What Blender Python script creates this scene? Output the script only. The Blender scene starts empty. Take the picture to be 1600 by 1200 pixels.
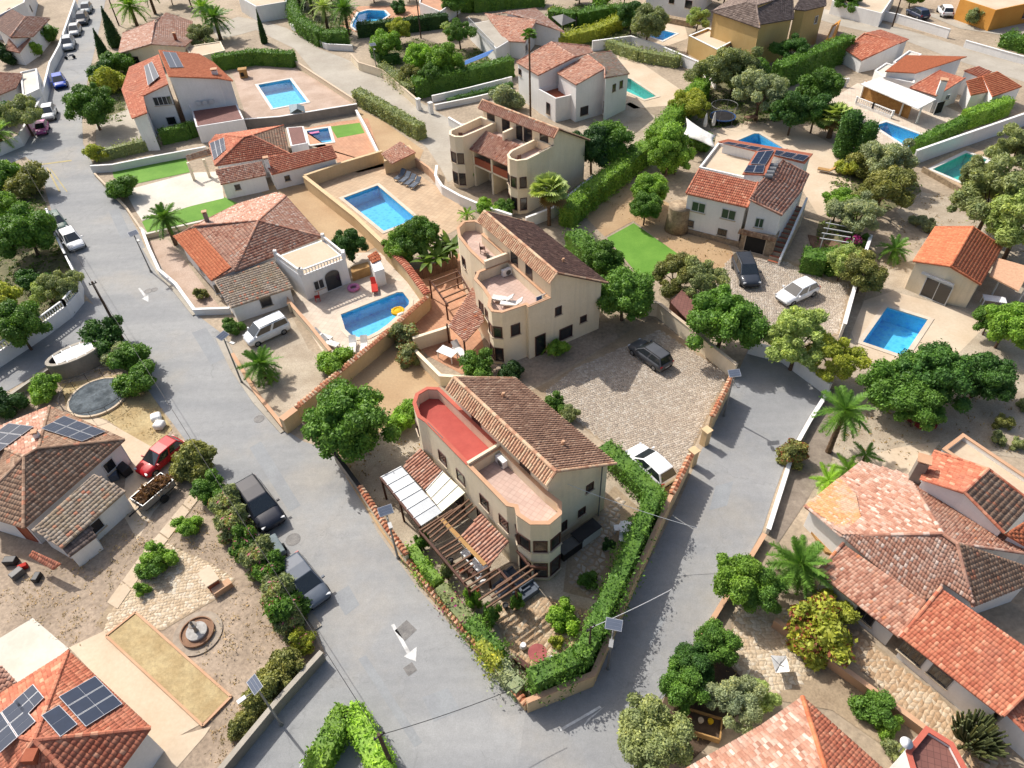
import bpy, math, random
import numpy as np
from mathutils import Matrix, Vector
from mathutils.geometry import tessellate_polygon

SC = bpy.context.scene
COL = SC.collection
RND = random.Random(7)
NR = np.random.default_rng(11)
R = math.radians

# ------------------------------------------------------------------ camera, sky, sun, exposure
cam_d = bpy.data.cameras.new('camera')
cam_d.sensor_width = 36.0
cam_d.lens = 36.0 * 1109 / 1600
cam_d.clip_start = 0.5
cam_d.clip_end = 3000
cam_o = bpy.data.objects.new('camera', cam_d)
COL.objects.link(cam_o)
right = Vector((0.99887786, -0.0327088, -0.03425142))
up = Vector((0.04736059, 0.68985824, 0.72239364))
back = Vector((0.0, -0.72320518, 0.69063323))
cm = Matrix.Identity(4)
for i in range(3):
    cm[i][0], cm[i][1], cm[i][2] = right[i], up[i], back[i]
cm[2][3] = 40.0
cam_o.matrix_world = cm
SC.camera = cam_o

SUN_EL, SUN_AZ = R(47.0), R(134.5)          # azimuth of the direction towards the sun, from +X
sun_dir = Vector((math.cos(SUN_EL) * math.cos(SUN_AZ), math.cos(SUN_EL) * math.sin(SUN_AZ), math.sin(SUN_EL)))
world = bpy.data.worlds.new('World')
SC.world = world
world.use_nodes = True
wn = world.node_tree
bg = wn.nodes['Background']
sky = wn.nodes.new('ShaderNodeTexSky')
sky.sky_type = 'NISHITA'
sky.sun_disc = False
sky.sun_elevation = SUN_EL
sky.sun_rotation = math.pi / 2 - SUN_AZ
sky.dust_density = 4.0
sky.air_density = 1.0
sky.ozone_density = 0.6
wn.links.new(sky.outputs[0], bg.inputs[0])
bg.inputs[1].default_value = 0.145
sun_d = bpy.data.lights.new('sun', 'SUN')
sun_d.energy = 4.4
sun_d.angle = R(0.55)
sun_d.color = (1.0, 0.965, 0.91)
sun_o = bpy.data.objects.new('sun', sun_d)
COL.objects.link(sun_o)
sun_o.rotation_euler = (-sun_dir).to_track_quat('-Z', 'Y').to_euler()
sun_o.location = (0, 0, 80)
SC.view_settings.view_transform = 'Standard'
SC.view_settings.look = 'None'
SC.view_settings.exposure = 0.19
SC.view_settings.gamma = 1.0
SC.view_settings.use_curve_mapping = False
SC.render.engine = 'CYCLES'
SC.cycles.max_bounces = 7
SC.cycles.diffuse_bounces = 4
SC.cycles.glossy_bounces = 3
SC.cycles.transmission_bounces = 3
SC.cycles.transparent_max_bounces = 8
SC.cycles.use_denoising = True
SC.cycles.caustics_reflective = False
SC.cycles.caustics_refractive = False
SC.cycles.sample_clamp_indirect = 6.0

# ------------------------------------------------------------------ materials
KALB = 0.66


def lin(v):
    v /= 255.0
    return v / 12.92 if v <= 0.04045 else ((v + 0.055) / 1.055) ** 2.4


def c(r, g_, b, k=None):
    k = KALB if k is None else k
    return tuple(min(0.86, lin(x) * k) for x in (r, g_, b)) + (1.0,)


MATS = {}


def nodes_of(name):
    m = bpy.data.materials.new(name)
    m.use_nodes = True
    nt = m.node_tree
    return m, nt, nt.nodes['Principled BSDF'], nt.nodes['Material Output']


def mixcol(nt, fac, a, b, mode='MIX'):
    n = nt.nodes.new('ShaderNodeMix')
    n.data_type = 'RGBA'
    n.blend_type = mode
    for sock, val in ((n.inputs[0], fac),(n.inputs[6], a),(n.inputs[7], b)):
        if isinstance(val, bpy.types.NodeSocket):
            nt.links.new(val, sock)
        elif isinstance(val, (int, float)):
            sock.default_value = val
        else:
            sock.default_value = val
    return n.outputs[2]


def noise(nt, vec, scale, detail=4, rough=0.55):
    n = nt.nodes.new('ShaderNodeTexNoise')
    n.inputs['Scale'].default_value = scale
    n.inputs['Detail'].default_value = detail
    n.inputs['Roughness'].default_value = rough
    nt.links.new(vec, n.inputs['Vector'])
    return n.outputs['Fac']


def ramp(nt, fac, stops):
    n = nt.nodes.new('ShaderNodeValToRGB')
    el = n.color_ramp.elements
    while len(el) < len(stops):
        el.new(0.5)
    for e, (p, col) in zip(el, stops):
        e.position = p
        e.color = col if len(col) == 4 else tuple(col) + (1.0,)
    nt.links.new(fac, n.inputs[0])
    return n.outputs[0]


def wpos(nt):
    return nt.nodes.new('ShaderNodeNewGeometry').outputs['Position']


def attr(nt, name):
    n = nt.nodes.new('ShaderNodeAttribute')
    n.attribute_name = name
    return n


def bump(nt, bsdf, h, strength, dist=0.05):
    b = nt.nodes.new('ShaderNodeBump')
    b.inputs['Strength'].default_value = strength
    b.inputs['Distance'].default_value = dist
    nt.links.new(h, b.inputs['Height'])
    nt.links.new(b.outputs[0], bsdf.inputs['Normal'])


def surf(name, col, col2=None, rough=0.85, big=0.12, fine=6.0, spread=0.22, streak=0.0, bmp=0.3, grain=0.12, metallic=0.0, spec=0.3):
    """plain weathered surface: two colours broken by large and fine noise"""
    if name in MATS:
        return MATS[name]
    m, nt, b, out = nodes_of(name)
    p = wpos(nt)
    d = col2 if col2 else tuple(x * (1 - spread) for x in col[:3]) + (1.0,)
    n1 = noise(nt, p, big, 5, 0.62)
    cc = ramp(nt, n1, [(0.36, d),(0.64, col)])
    n2 = noise(nt, p, fine, 3, 0.7)
    cc = mixcol(nt, 1.0, cc, ramp(nt, n2, [(0.25, (1 - grain,) * 3),(0.75, (1 + grain * .6,) * 3)]), 'MULTIPLY')
    if streak:
        mp = nt.nodes.new('ShaderNodeMapping')
        mp.inputs['Scale'].default_value = (2.2, 2.2, 0.18)
        nt.links.new(p, mp.inputs[0])
        n3 = noise(nt, mp.outputs[0], 1.3, 4, 0.6)
        cc = mixcol(nt, ramp(nt, n3, [(0.5, (0, 0, 0)),(0.8, (streak,) * 3)]), cc, tuple(x * 0.62 for x in col[:3]) + (1,))
    nt.links.new(cc, b.inputs['Base Color'])
    b.inputs['Roughness'].default_value = rough
    b.inputs['Metallic'].default_value = metallic
    b.inputs['Specular IOR Level'].default_value = spec
    if bmp:
        bump(nt, b, n2, bmp, 0.03)
    MATS[name] = m
    return m


def var_mat(name, stops, rough=0.85, lich=None, lich_at=(0.5, 0.7), big=0.35, fine=5.0, bmp=0.25):
    """colour picked per piece from attribute 'var', with patches of a second tone"""
    if name in MATS:
        return MATS[name]
    m, nt, b, out = nodes_of(name)
    p = wpos(nt)
    cc = ramp(nt, attr(nt, 'var').outputs['Fac'], stops)
    if lich:
        n1 = noise(nt, p, big, 6, 0.7)
        cc = mixcol(nt, ramp(nt, n1, [(lich_at[0], (0, 0, 0)),(lich_at[1], (0.8,) * 3)]), cc, lich)
    n2 = noise(nt, p, fine, 4, 0.7)
    cc = mixcol(nt, 1.0, cc, ramp(nt, n2, [(0.25, (0.72,) * 3),(0.75, (1.12,) * 3)]), 'MULTIPLY')
    nt.links.new(cc, b.inputs['Base Color'])
    b.inputs['Roughness'].default_value = rough
    b.inputs['Specular IOR Level'].default_value = 0.25
    if bmp:
        bump(nt, b, n2, bmp, 0.02)
    MATS[name] = m
    return m


def leaf_mat(name, flower=None, trans=0.28):
    """foliage: tint from the object's colour, light and dark leaves from attribute 'var'"""
    if name in MATS:
        return MATS[name]
    m, nt, b, out = nodes_of(name)
    oi = nt.nodes.new('ShaderNodeObjectInfo')
    v = attr(nt, 'var').outputs['Fac']
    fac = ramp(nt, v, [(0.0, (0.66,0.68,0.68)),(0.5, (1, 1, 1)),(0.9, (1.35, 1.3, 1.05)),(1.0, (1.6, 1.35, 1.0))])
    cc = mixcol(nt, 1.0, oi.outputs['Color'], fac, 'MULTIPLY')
    if flower:
        cc = mixcol(nt, attr(nt, 'flo').outputs['Fac'], cc, flower)
    n1 = noise(nt, wpos(nt), 0.9, 3)
    cc = mixcol(nt, 1.0, cc, ramp(nt, n1, [(0.3, (0.78,0.84,0.85)),(0.7, (1.2, 1.12, 0.95))]), 'MULTIPLY')
    nt.links.new(cc, b.inputs['Base Color'])
    b.inputs['Roughness'].default_value = 0.55
    b.inputs['Specular IOR Level'].default_value = 0.3
    t = nt.nodes.new('ShaderNodeBsdfTranslucent')
    nt.links.new(mixcol(nt, 1.0, cc, (1.08, 1.12, 0.6, 1), 'MULTIPLY'), t.inputs[0])
    mx = nt.nodes.new('ShaderNodeMixShader')
    mx.inputs[0].default_value = trans
    nt.links.new(b.outputs[0], mx.inputs[1])
    nt.links.new(t.outputs[0], mx.inputs[2])
    nt.links.new(mx.outputs[0], out.inputs[0])
    MATS[name] = m
    return m


def gloss(name, col, rough=0.25, metallic=0.0, coat=0.0, spec=0.5):
    if name in MATS:
        return MATS[name]
    m, nt, b, out = nodes_of(name)
    n1 = noise(nt, wpos(nt), 2.5, 4)
    nt.links.new(mixcol(nt, 1.0, col, ramp(nt, n1, [(0.3, (0.88,) * 3),(0.7, (1.05,) * 3)]), 'MULTIPLY'), b.inputs['Base Color'])
    b.inputs['Roughness'].default_value = rough
    b.inputs['Metallic'].default_value = metallic
    b.inputs['Coat Weight'].default_value = coat
    b.inputs['Coat Roughness'].default_value = 0.05
    b.inputs['Specular IOR Level'].default_value = spec
    MATS[name] = m
    return m


def brick_mat(name, col, col2, mortar, bw=0.4, bh=0.4, rot=0.0, rough=0.8, gap=0.03, offset=0.0):
    if name in MATS:
        return MATS[name]
    m, nt, b, out = nodes_of(name)
    p = wpos(nt)
    mp = nt.nodes.new('ShaderNodeMapping')
    mp.inputs['Rotation'].default_value = (0, 0, rot)
    nt.links.new(p, mp.inputs[0])
    br = nt.nodes.new('ShaderNodeTexBrick')
    br.offset = offset
    br.inputs['Scale'].default_value = 1.0
    br.inputs['Brick Width'].default_value = bw
    br.inputs['Row Height'].default_value = bh
    br.inputs['Mortar Size'].default_value = gap * 0.5
    br.inputs['Color1'].default_value = col
    br.inputs['Color2'].default_value = col2
    br.inputs['Mortar'].default_value = mortar
    nt.links.new(mp.outputs[0], br.inputs[0])
    n2 = noise(nt, p, 0.5, 5, 0.65)
    cc = mixcol(nt, 1.0, br.outputs[0], ramp(nt, n2, [(0.3, (0.82,) * 3),(0.7, (1.1,) * 3)]), 'MULTIPLY')
    nt.links.new(cc, b.inputs['Base Color'])
    b.inputs['Roughness'].default_value = rough
    MATS[name] = m
    return m


def water_mat(name, tint, deep=0.0, absorb=0.6):
    if name in MATS:
        return MATS[name]
    m, nt, b, out = nodes_of(name)
    nt.nodes.remove(b)
    tr = nt.nodes.new('ShaderNodeBsdfTransparent')
    tr.inputs[0].default_value = tint
    gl_ = nt.nodes.new('ShaderNodeBsdfGlossy')
    gl_.inputs['Roughness'].default_value = 0.04
    gl_.inputs[0].default_value = (1, 1, 1, 1)
    fr = nt.nodes.new('ShaderNodeFresnel')
    fr.inputs[0].default_value = 1.33
    mx = nt.nodes.new('ShaderNodeMixShader')
    bm = nt.nodes.new('ShaderNodeBump')
    bm.inputs['Strength'].default_value = 0.5
    bm.inputs['Distance'].default_value = 0.04
    nt.links.new(noise(nt, wpos(nt), 2.2, 3, 0.5), bm.inputs['Height'])
    nt.links.new(bm.outputs[0], gl_.inputs['Normal'])
    nt.links.new(bm.outputs[0], fr.inputs['Normal'])
    nt.links.new(fr.outputs[0], mx.inputs[0])
    nt.links.new(tr.outputs[0], mx.inputs[1])
    nt.links.new(gl_.outputs[0], mx.inputs[2])
    nt.links.new(mx.outputs[0], out.inputs[0])
    MATS[name] = m
    return m


def basin_mat(name, col, col2):
    """small mosaic tiles"""
    if name in MATS:
        return MATS[name]
    m, nt, b, out = nodes_of(name)
    p = wpos(nt)
    v = nt.nodes.new('ShaderNodeTexVoronoi')
    v.inputs['Scale'].default_value = 2.6
    w = nt.nodes.new('ShaderNodeMapping')
    nt.links.new(p, w.inputs[0])
    nt.links.new(mixcol(nt, 0.25, w.outputs[0], nt.nodes.new('ShaderNodeTexNoise').outputs[1]), v.inputs['Vector'])
    cc = ramp(nt, v.outputs['Distance'], [(0.05, col2),(0.5, col)])
    n2 = noise(nt, p, 7.0, 2)
    cc = mixcol(nt, 1.0, cc, ramp(nt, n2, [(0.3, (0.9,) * 3),(0.7, (1.08,) * 3)]), 'MULTIPLY')
    nt.links.new(cc, b.inputs['Base Color'])
    b.inputs['Roughness'].default_value = 0.4
    MATS[name] = m
    return m


def road_mat(name, col, col2, patch):
    if name in MATS:
        return MATS[name]
    m, nt, b, out = nodes_of(name)
    p = wpos(nt)
    mp = nt.nodes.new('ShaderNodeMapping')
    mp.inputs['Rotation'].default_value = (0, 0, R(62))
    mp.inputs['Scale'].default_value = (0.045, 0.32, 1)
    nt.links.new(p, mp.inputs[0])
    n1 = noise(nt, mp.outputs[0], 1.0, 5, 0.6)            # wear running along the lane
    cc = ramp(nt, n1, [(0.36, col2),(0.58, col)])
    n3 = noise(nt, p, 0.11, 6, 0.62)
    cc = mixcol(nt, ramp(nt, n3, [(0.50, (0, 0, 0)),(0.66, (0.75,) * 3)]), cc, patch)
    vo = nt.nodes.new('ShaderNodeTexVoronoi')
    vo.feature = 'DISTANCE_TO_EDGE'
    vo.inputs['Scale'].default_value = 0.13
    nz = nt.nodes.new('ShaderNodeTexNoise')
    nz.inputs['Scale'].default_value = 0.7
    nz.inputs['Detail'].default_value = 5
    nt.links.new(p, nz.inputs['Vector'])
    sc = nt.nodes.new('ShaderNodeVectorMath')
    sc.operation = 'MULTIPLY_ADD'
    sc.inputs[1].default_value = (3.2, 3.2, 0)
    nt.links.new(nz.outputs[1], sc.inputs[0])
    nt.links.new(p, sc.inputs[2])
    nt.links.new(sc.outputs[0], vo.inputs['Vector'])
    cc = mixcol(nt, ramp(nt, vo.outputs['Distance'], [(0.0, (0.28,) * 3),(0.004, (0, 0, 0))]), cc, tuple(x * 0.4 for x in col[:3]) + (1,))
    n4 = noise(nt, p, 1.6, 5, 0.75)
    cc = mixcol(nt, 1.0, cc, ramp(nt, n4, [(0.3, (0.9,) * 3),(0.7, (1.06,) * 3)]), 'MULTIPLY')
    n2 = noise(nt, p, 14, 3, 0.8)
    cc = mixcol(nt, 1.0, cc, ramp(nt, n2, [(0.25, (0.84,) * 3),(0.75, (1.1,) * 3)]), 'MULTIPLY')
    nt.links.new(cc, b.inputs['Base Color'])
    b.inputs['Roughness'].default_value = 0.9
    b.inputs['Specular IOR Level'].default_value = 0.2
    bump(nt, b, n2, 0.25, 0.02)
    MATS[name] = m
    return m


# ------------------------------------------------------------------ geometry helpers
class MB:
    """collects faces for one mesh object"""

    def __init__(s):
        s.v, s.f, s.var = [], [], []

    def add(s, vs, fs, var=0.5):
        o = len(s.v)
        s.v += [tuple(map(float, p)) for p in vs]
        for f in fs:
            s.f.append(tuple(i + o for i in f))
            s.var.append(var)
        return s

    def box(s, cx, cy, z0, sx, sy, sz, rz=0.0, var=0.5):
        ca, sa = math.cos(rz), math.sin(rz)
        vs = []
        for dz in (0, sz):
            for dx, dy in ((-1, -1),(1, -1),(1, 1),(-1, 1)):
                x, y = dx * sx / 2, dy * sy / 2
                vs.append((cx + x * ca - y * sa, cy + x * sa + y * ca, z0 + dz))
        return s.add(vs, [(3, 2, 1, 0),(4, 5, 6, 7),(0, 1, 5, 4),(1, 2, 6, 5),(2, 3, 7, 6),(3, 0, 4, 7)], var)

    def prism(s, poly, z0, z1, var=0.5):
        """z1 a number or one height per corner"""
        poly = ccw(poly)[0] if isinstance(z1, (int, float)) else poly
        n = len(poly)
        zt = [z1] * n if isinstance(z1, (int, float)) else z1
        vs = [(p[0], p[1], z0) for p in poly] + [(p[0], p[1], z) for p, z in zip(poly, zt)]
        fs = [(i, (i + 1) % n, n + (i + 1) % n, n + i) for i in range(n)]
        tri = tessellate_polygon([[Vector((p[0], p[1], 0)) for p in poly]])
        for t in tri:
            fs.append((n + t[0], n + t[1], n + t[2]))
            fs.append((t[2], t[1], t[0]))
        return s.add(vs, fs, var)

    def ring(s, outer, inner, z0, z1):
        n = len(outer)
        vs = [(p[0], p[1], z) for z in (z0, z1) for q in (outer, inner) for p in q]
        fs = []
        for i in range(n):
            j = (i + 1) % n
            fs += [(i, j, 2 * n + j, 2 * n + i),(n + j, n + i, 3 * n + i, 3 * n + j),(2 * n + i, 2 * n + j, 3 * n + j, 3 * n + i),(j, i, n + i, n + j)]
        return s.add(vs, fs)

    def tube(s, p0, p1, r0, r1=None, n=8, caps=True, var=0.5):
        r1 = r0 if r1 is None else r1
        p0, p1 = Vector(p0), Vector(p1)
        d = (p1 - p0)
        if d.length < 1e-6:
            return s
        q = d.normalized().to_track_quat('Z', 'Y')
        vs = []
        for p, r in ((p0, r0),(p1, r1)):
            for i in range(n):
                a = 2 * math.pi * i / n
                vs.append(p + q @ Vector((math.cos(a) * r, math.sin(a) * r, 0)))
        fs = [(i, (i + 1) % n, n + (i + 1) % n, n + i) for i in range(n)]
        if caps:
            fs += [tuple(range(n - 1, -1, -1)), tuple(range(n, 2 * n))]
        return s.add(vs, fs, var)

    def path(s, pts, r, n=6, var=0.5):
        for a, b in zip(pts[:-1], pts[1:]):
            ra = r if isinstance(r, (int, float)) else r
            s.tube(a, b, ra, n=n, var=var)
        return s

    def lathe(s, prof, cx=0, cy=0, cz=0, n=16, var=0.5):
        """prof: list of (radius, z)"""
        vs, fs = [], []
        for r, z in prof:
            for i in range(n):
                a = 2 * math.pi * i / n
                vs.append((cx + r * math.cos(a), cy + r * math.sin(a), cz + z))
        for k in range(len(prof) - 1):
            for i in range(n):
                j = (i + 1) % n
                fs.append((k * n + i, k * n + j, (k + 1) * n + j, (k + 1) * n + i))
        fs.append(tuple(range(n - 1, -1, -1)))
        fs.append(tuple(range((len(prof) - 1) * n, len(prof) * n)))
        return s.add(vs, fs, var)

    def bar(s, p0, p1, w, h, var=0.5):
        """rectangular bar between two points, h measured vertically"""
        p0, p1 = Vector(p0), Vector(p1)
        d = p1 - p0
        n = Vector((-d.y, d.x, 0))
        n = n.normalized() * (w / 2) if n.length > 1e-6 else Vector((w / 2, 0, 0))
        u = Vector((0, 0, h / 2))
        vs = [p + a * n + b * u for p in (p0, p1) for a, b in ((-1, -1),(1, -1),(1, 1),(-1, 1))]
        return s.add(vs, [(0, 1, 2, 3),(7, 6, 5, 4),(0, 4, 5, 1),(1, 5, 6, 2),(2, 6, 7, 3),(3, 7, 4, 0)], var)


def ccw(poly):
    a = sum(p[0] * q[1] - q[0] * p[1] for p, q in zip(poly, poly[1:] + poly[:1]))
    return (list(poly), False) if a > 0 else (list(poly)[::-1], True)


def inset(poly, d):
    """offset a ccw polygon inwards, d a number or one value per edge (i -> i+1)"""
    n = len(poly)
    dd = [d] * n if isinstance(d, (int, float)) else d
    L = []
    for i in range(n):
        a, b = poly[i], poly[(i + 1) % n]
        ex, ey = b[0] - a[0], b[1] - a[1]
        l = math.hypot(ex, ey) or 1e-9
        nx, ny = -ey / l, ex / l
        L.append((a[0] + nx * dd[i], a[1] + ny * dd[i], ex / l, ey / l))
    out = []
    for i in range(n):
        x0, y0, ux, uy = L[i - 1]
        x1, y1, vx, vy = L[i]
        den = ux * vy - uy * vx
        if abs(den) < 0.05:
            out.append((x1, y1))
        else:
            t = ((x1 - x0) * vy - (y1 - y0) * vx) / den
            out.append((x0 + ux * t, y0 + uy * t))
    return out


def inside(p, poly):
    r = False
    for a, b in zip(poly, poly[1:] + poly[:1]):
        if (a[1] > p[1]) != (b[1] > p[1]) and p[0] < (b[0] - a[0]) * (p[1] - a[1]) / (b[1] - a[1]) + a[0]:
            r = not r
    return r


def np_mesh(name, V, F, var=None, flo=None):
    """fast mesh from arrays; F an (n,3) or (n,4) array"""
    me = bpy.data.meshes.new(name)
    V = np.asarray(V, np.float32)
    F = np.asarray(F, np.int32)
    k = F.shape[1]
    me.vertices.add(len(V))
    me.vertices.foreach_set('co', V.ravel())
    me.loops.add(F.size)
    me.loops.foreach_set('vertex_index', F.ravel())
    me.polygons.add(len(F))
    me.polygons.foreach_set('loop_start', np.arange(0, F.size, k, dtype=np.int32))
    me.update(calc_edges=True)
    for nm, arr in (('var', var),('flo', flo)):
        if arr is not None:
            at = me.attributes.new(nm, 'FLOAT', 'FACE')
            at.data.foreach_set('value', np.asarray(arr, np.float32))
    return me


def mesh_from(mb, name, off=(0, 0, 0)):
    me = bpy.data.meshes.new(name)
    me.from_pydata([(p[0] - off[0], p[1] - off[1], p[2] - off[2]) for p in mb.v], [], mb.f)
    at = me.attributes.new('var', 'FLOAT', 'FACE')
    at.data.foreach_set('value', mb.var)
    return me


def thing(name, label, cat, loc=(0, 0, 0), rz=0.0, group=None):
    o = bpy.data.objects.new(name, None)
    o.empty_display_size = 0.3
    COL.objects.link(o)
    o.location = (loc[0], loc[1], loc[2] if len(loc) > 2 else 0)
    o.rotation_euler = (0, 0, rz)
    tag(o, label, cat, group)
    return o


def tag(o, label=None, cat=None, group=None, kind=None):
    if label:
        o['label'] = label
    if cat:
        o['category'] = cat
    if group:
        o['group'] = group
    if kind:
        o['kind'] = kind
    return o


def root_loc(p):
    """world location of an unrotated parent chain"""
    x = Vector((0, 0, 0))
    while p:
        x = x + Vector(p.location)
        p = p.parent
    return x


def part(name, geo, mat, parent=None, local=False, smooth=False, bev=0.0, kind=None, label=None, color=None):
    """link one mesh; geo a MB (world coordinates unless local) or a ready mesh"""
    if isinstance(geo, MB):
        me = mesh_from(geo, name, (0, 0, 0) if (local or parent is None) else root_loc(parent))
    else:
        me = geo
    o = bpy.data.objects.new(name, me)
    COL.objects.link(o)
    if parent:
        o.parent = parent
    if mat and not me.materials:
        me.materials.append(mat)
    if smooth:
        me.polygons.foreach_set('use_smooth', [True] * len(me.polygons))
    if bev:
        b = o.modifiers.new('bevel', 'BEVEL')
        b.width = bev
        b.segments = 3
        b.limit_method = 'ANGLE'
    if kind:
        o['kind'] = kind
    if label:
        o['label'] = label
    if color:
        o.color = color
    return o


def copy_tree(o, parent=None):
    k = o.copy()
    COL.objects.link(k)
    if parent:
        k.parent = parent
    for ch in o.children:
        copy_tree(ch, k)
    return k


def place(proto, used, loc, rz, label, scale=None, color=None):
    """first call moves the prototype itself, later calls copy it with its parts"""
    o = copy_tree(proto) if used.get(proto.name) else proto
    used[proto.name] = True
    o.location = (loc[0], loc[1], loc[2] if len(loc) > 2 else 0)
    o.rotation_euler = (0, 0, rz)
    o['label'] = label
    if scale:
        o.scale = (scale,) * 3 if isinstance(scale, (int, float)) else scale
    return o


USED = {}


def sheet(name, poly, z, mat, holes=(), kind='structure', parent=None):
    """flat ground sheet with optional holes"""
    loops = [[Vector((p[0], p[1], 0)) for p in poly]] + [[Vector((p[0], p[1], 0)) for p in h] for h in holes]
    tri = tessellate_polygon(loops)
    vs = [(p.x, p.y, z) for l in loops for p in l]
    mb = MB()
    fs = []
    for t in tri:
        a, b, d = (Vector(vs[i]) for i in t)
        fs.append(tuple(t) if (b - a).cross(d - a).z > 0 else tuple(t)[::-1])
    mb.add(vs, fs)
    o = part(name, mb, mat, parent)
    if parent is None:
        o['kind'] = kind
    return o


def stones(poly, z, cell, gap, parent, mat, name='paving_stones', jit=0.3, h=0.025, rot=0.0, holes=()):
    """irregular flat stones with open joints, each with its own edges"""
    xs = [p[0] for p in poly]
    ys = [p[1] for p in poly]
    cx, cy = sum(xs) / len(xs), sum(ys) / len(ys)
    rad = max(math.hypot(x - cx, y - cy) for x, y in poly) + cell
    n = int(2 * rad / cell) + 2
    gi = np.arange(n + 1)
    X, Y = np.meshgrid(gi * cell - rad, gi * cell - rad, indexing='ij')
    X = X + (NR.random(X.shape) - .5) * 2 * jit * cell + (gi[None, :] % 2) * cell * .5
    Y = Y + (NR.random(Y.shape) - .5) * 2 * jit * cell
    ca, sa = math.cos(rot), math.sin(rot)
    X, Y = X * ca - Y * sa + cx, X * sa + Y * ca + cy
    V, F, var = [], [], []
    for i in range(n):
        for j in range(n):
            q = [(X[i, j], Y[i, j]),(X[i + 1, j], Y[i + 1, j]),(X[i + 1, j + 1], Y[i + 1, j + 1]),(X[i, j + 1], Y[i, j + 1])]
            mx, my = sum(a[0] for a in q) / 4, sum(a[1] for a in q) / 4
            if not inside((mx, my), poly) or any(inside((mx, my), hh) for hh in holes):
                continue
            s = 1 - gap / cell
            hz = h * RND.uniform(.6, 1.2)
            o = len(V)
            V += [(mx + (a[0] - mx) * s, my + (a[1] - my) * s, z) for a in q]
            s2 = s - .05
            V += [(mx + (a[0] - mx) * s2, my + (a[1] - my) * s2, z + hz) for a in q]
            r = RND.random()
            for f in ((4, 5, 6, 7),(0, 1, 5, 4),(1, 2, 6, 5),(2, 3, 7, 6),(3, 0, 4, 7)):
                F.append([o + k for k in f])
                var.append(r)
    if not V:
        return None
    off = root_loc(parent)
    V = np.array(V) - np.array(off)
    return part(name, np_mesh(name, V, F, var), mat, parent, kind='stuff')


# ------------------------------------------------------------------ roofs and houses
def plane_fit(P):
    A = np.array([(p[0], p[1], 1.0) for p in P])
    s, *_ = np.linalg.lstsq(A, np.array([p[2] for p in P]), rcond=None)
    return s                                  # z = a x + b y + c


def tile_mesh(P, pl, w, L, off, barrel=False):
    """rows of barrel tiles over a sloping polygon, each tile its own piece"""
    a, b, c0 = pl
    m = math.hypot(a, b)
    down = np.array([-a, -b]) / m if m > 1e-4 else np.array([0, -1.0])
    uax = np.array([-down[1], down[0]])
    cosl = 1 / math.sqrt(1 + m * m)
    U = [np.dot(uax, p[:2]) for p in P]
    Vv = [np.dot(down, p[:2]) / cosl for p in P]
    V, F, var = [], [], []
    ks = np.arange(math.ceil(min(U) / w) * w + w * .2, max(U), w)
    r = w * (.40 if barrel else .485)
    rise, step = (.75, .03) if barrel else (.24, .045)
    ang = [math.pi, math.pi * .72, math.pi * .5, math.pi * .28, 0]
    ca = [math.cos(t) * r for t in ang]
    sa = [math.sin(t) * r * rise for t in ang]
    nrm = np.array([-a, -b, 1.0]) * cosl
    d3 = np.array([down[0] * cosl, down[1] * cosl, -m * cosl])
    u3 = np.array([uax[0], uax[1], 0.0])
    for u in ks:
        hit = []
        for i in range(len(P)):
            j = (i + 1) % len(P)
            if (U[i] > u) != (U[j] > u):
                t = (u - U[i]) / (U[j] - U[i])
                hit.append(Vv[i] + t * (Vv[j] - Vv[i]))
        if len(hit) < 2:
            continue
        v0, v1 = min(hit), max(hit)
        if v1 - v0 < .1:
            continue
        v1 += 0.04
        n = max(1, int(math.ceil((v1 - v0) / L - .25)))
        for k in range(n):
            lo, hi = v1 - k * L, max(v0, v1 - (k + 1) * L)
            if k == n - 1:
                hi = v0
            rr = NR.random()
            rr = rr if rr > .93 or rr < .04 else .5 + (rr - .5) * .72
            du = (NR.random() - .5) * .03
            base = len(V)
            for v, sc, lift in ((lo, 1.0, step),(hi, .93 if barrel else .99, 0.0)):
                x = uax * u + down * (v * cosl)
                o3 = np.array([x[0], x[1], a * x[0] + b * x[1] + c0]) + nrm * lift - off
                for q in range(5):
                    V.append(o3 + u3 * (ca[q] * sc + du) + nrm * (sa[q] * sc))
            for q in range(4):
                F.append((base + q, base + q + 1, base + 6 + q, base + 5 + q))
                var.append(rr)
            if not barrel:                      # front edge of the tile: the step of the course
                for q in range(5):
                    V.append(V[base + q] - nrm * (step + sa[q] + .01))
                for q in range(4):
                    F.append((base + 10 + q, base + 11 + q, base + q + 1, base + q))
                    var.append(rr)
    return V, F, var


def ridge_caps(mb, p, q, r=0.12, step=0.33):
    p, q = Vector(p), Vector(q)
    L = (q - p).length
    n = max(1, int(L / step))
    d = (q - p) / n
    side = Vector((-d.y, d.x, 0))
    if side.length < 1e-6:
        return
    side.normalize()
    upv = d.cross(side).normalized()
    if upv.z < 0:
        upv = -upv
    for i in range(n):
        a0, a1 = p + d * i - d * .06, p + d * (i + 1) + d * .06
        vs = []
        for o, rr in ((a0, r),(a1, r * 1.12)):
            for t in (180, 135, 90, 45, 0):
                vs.append(o + side * (math.cos(R(t)) * rr) + upv * (math.sin(R(t)) * rr * .9 + .02))
        mb.add(vs, [(k, k + 1, 6 + k, 5 + k) for k in range(4)] + [(4, 3, 2, 1, 0),(5, 6, 7, 8, 9)], RND.random())


ROOFS = []


class House:
    def __init__(s, name, label, cat, xy):
        s.t = thing(name, label, cat, (xy[0], xy[1], 0))
        s.seg = []


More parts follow.
